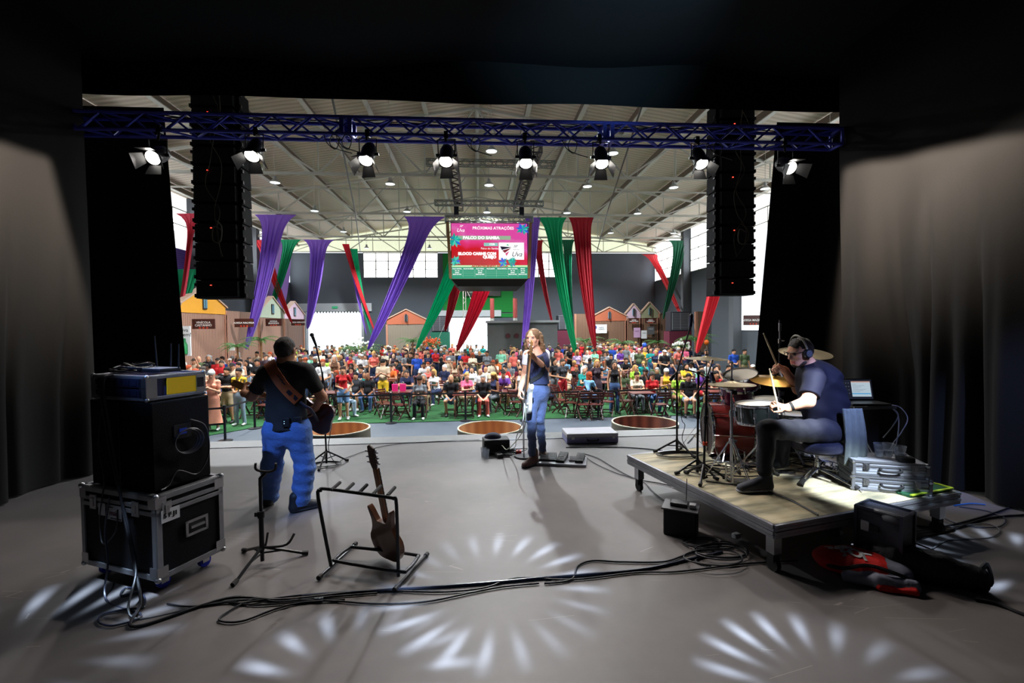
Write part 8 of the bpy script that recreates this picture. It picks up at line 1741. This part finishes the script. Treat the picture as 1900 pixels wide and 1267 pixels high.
# seated rows with tables
cand = []
y = 15.4
while y < 23.5:
    x = -11.0 + rn.uniform(-.4, .4)
    while x < 11:
        if seen(x, y): cand.append((x + rn.uniform(-.15, .15), y + rn.uniform(-.2, .2)))
        x += 1.75 if y < 19 else 1.6
    y += 1.65
for x, y in cand:
    if y > 16 or free(x, y, .8):
        if free(x, y, .65) and y < 20.5: table(x, y, rn.uniform(-.1, .1)); occ.append((x, y))
    for dx, dy, rz in ((.72, .1, -1.2), (-.72, .05, 1.2), (0.05, .68, 0)):
        X, Yy = x + dx + rn.uniform(-.06, .06), y + dy + rn.uniform(-.08, .08)
        if N_P < LIMIT - 138 and free(X, Yy, .52) and seen(X, Yy) and rn.random() < .93:
            r2 = rz * rn.uniform(.2, .8); occ.append((X, Yy)); random_person(X, Yy, True, r2)
            if y < 20.5: chair(X, Yy + .04, r2)
# standing people: at the left side, between the tables and in a dense band at the back
tries = 0
spots = []
while len(spots) < 90 and tries < 6000:
    tries += 1; x, y = rn.uniform(-12, 12.5), 19.5 + 13.5 * rn.random() ** 1.1
    if seen(x, y) and abs(x) < 12.0 and free(x, y, .5) and not in_block(x, y): spots.append((x, y)); occ.append((x, y))
for i in range(260):
    if len(spots) >= 142: break
    x, y = rn.uniform(-12, -5.2), rn.uniform(15.2, 24)
    if seen(x, y) and free(x, y, .5) and not in_block(x, y): spots.append((x, y)); occ.append((x, y))
for x, y in sorted(spots, key=lambda p: p[1]):
    if N_P < LIMIT: random_person(x, y, False, rn.uniform(-.5, .5), far=y > 21)
# the rest of the crowd, too far and too dense to tell apart: one mass of heads and shoulders
def crowd_mass():
    tm = [template('down', False, 'long', 1), template('front', True, 'long', 1), template('crossed', False, 'long', 1)]
    mats_ = SKINS[1:5] + [tm_[k] for k in ('black', 'white', 'navy', 'red', 'teal', 'grey', 'pink', 'salmon', 'purple', 'beige', 'royal blue', 'olive green')] + [hm_[k] for k in ('black', 'dark brown', 'brown', 'grey', 'blond')] + [bm_['dark jeans']]
    hs = []
    for me, h in tm:
        v = np.empty(len(me.vertices) * 3, np.float32); me.vertices.foreach_get('co', v); v = v.reshape(-1, 3); mi = np.empty(len(me.polygons), np.int32); me.polygons.foreach_get('material_index', mi)
        q = np.array([tuple(p.vertices) for p in me.polygons], np.int32)
        hm = HM['short']; hv = np.array([tuple(x.co) for x in hm.vertices], np.float32) + np.array(h, np.float32); hq = np.array([tuple(p.vertices) for p in hm.polygons], np.int32)
        hs.append((v, q, mi, hv, hq))
    VV, QQ, MM = [], [], []; n = 0; cnt = 0; t = 0
    while cnt < 150 and t < 9000:
        t += 1; x, y = rn.uniform(-12, 13), rn.uniform(21, 33.2)
        if not seen(x, y) or abs(x) > 12.3 or not free(x, y, .42) or in_block(x, y): continue
        occ.append((x, y)); cnt += 1; v, q, mi, hv, hq = hs[rn.randrange(3)]; s = rn.uniform(.95, 1.06); a = rn.uniform(-.8, .8); c_, s_ = math.cos(a), math.sin(a); Rm = np.array([[c_, -s_, 0], [s_, c_, 0], [0, 0, 1]], np.float32)
        sk, tp = rn.randrange(4), 4 + rn.randrange(12); mm = np.where(mi == 0, sk, np.where(mi == 1, tp, np.where(mi == 4, 16, 21)))
        for V_, Q_, M_ in ((v, q, mm), (hv, hq, np.full(len(hq), 16 + rn.randrange(5)))):
            VV.append((V_ * s) @ Rm.T + np.array([x, y, FZ], np.float32)); QQ.append(Q_ + n); MM.append(M_); n += len(V_)
    V_ = np.concatenate(VV); Q_ = np.concatenate(QQ); me = bpy.data.meshes.new('distant_crowd'); me.vertices.add(len(V_)); me.vertices.foreach_set('co', V_.ravel()); me.loops.add(Q_.size); me.loops.foreach_set('vertex_index', Q_.ravel().astype(np.int32)); me.polygons.add(len(Q_)); me.polygons.foreach_set('loop_start', np.arange(0, Q_.size, 4, dtype=np.int32))
    for m in mats_: me.materials.append(m)
    me.polygons.foreach_set('material_index', np.concatenate(MM).astype(np.int32)); me.polygons.foreach_set('use_smooth', np.ones(len(Q_), bool)); me.update(calc_edges=True); me.validate()
    o = bpy.data.objects.new('distant_crowd', me); COL.objects.link(o); tag(o, 'dense standing crowd filling the back of the hall before the doors', 'crowd', kind='stuff')
crowd_mass()
# small things in the crowd
p = aty(1311, 635, 24); o = thing('balloon', 'round orange balloon floating above the crowd near the palm', 'balloon', p); g = MB(); g.ball((0, 0, 0), (.13, .13, .15), 16); g.build('balloon_skin', mat('balloon_orange', srgb(240, 110, 30), .35), o); g = MB(); g.tube([(0, 0, -.15), (.02, 0, -.6), (-.01, 0, -1.1)], .004, 4); g.build('string', M['white'], o)
p = aty(1196, 640, 25); o = thing('balloon', 'round blue balloon just above heads before the small gables', 'balloon', p); g = MB(); g.ball((0, 0, 0), (.12, .12, .14), 16); g.build('balloon_skin', mat('balloon_blue', srgb(40, 90, 200), .35), o); g = MB(); g.tube([(0, 0, -.14), (.02, 0, -.5), (-.01, 0, -1.0)], .004, 4); g.build('string', M['white'], o)
for i, x in enumerate((732, 741)):
    p = atz(736, 768, ZF); 
    o = thing('gift_bag', ['bright pink paper bag on a front table', 'second pink paper bag beside it nearer the aisle'][i], 'bag', (atz(745, 768, ZF).x - .2 + .26 * i, atz(745, 768, ZF).y, ZF + .775)); g = MB(); g.prism([(-.09, 0), (.09, 0), (.1, .24), (-.1, .24)], .09); g.build('bag_body', mat('bag_pink', srgb(226, 40, 120), .5), o, smooth=False); g = MB(); g.tube([(-.04, 0, .24), (-.03, 0, .3), (.03, 0, .3), (.04, 0, .24)], .004, 5, smooth=3); g.build('handle', M['white'], o)
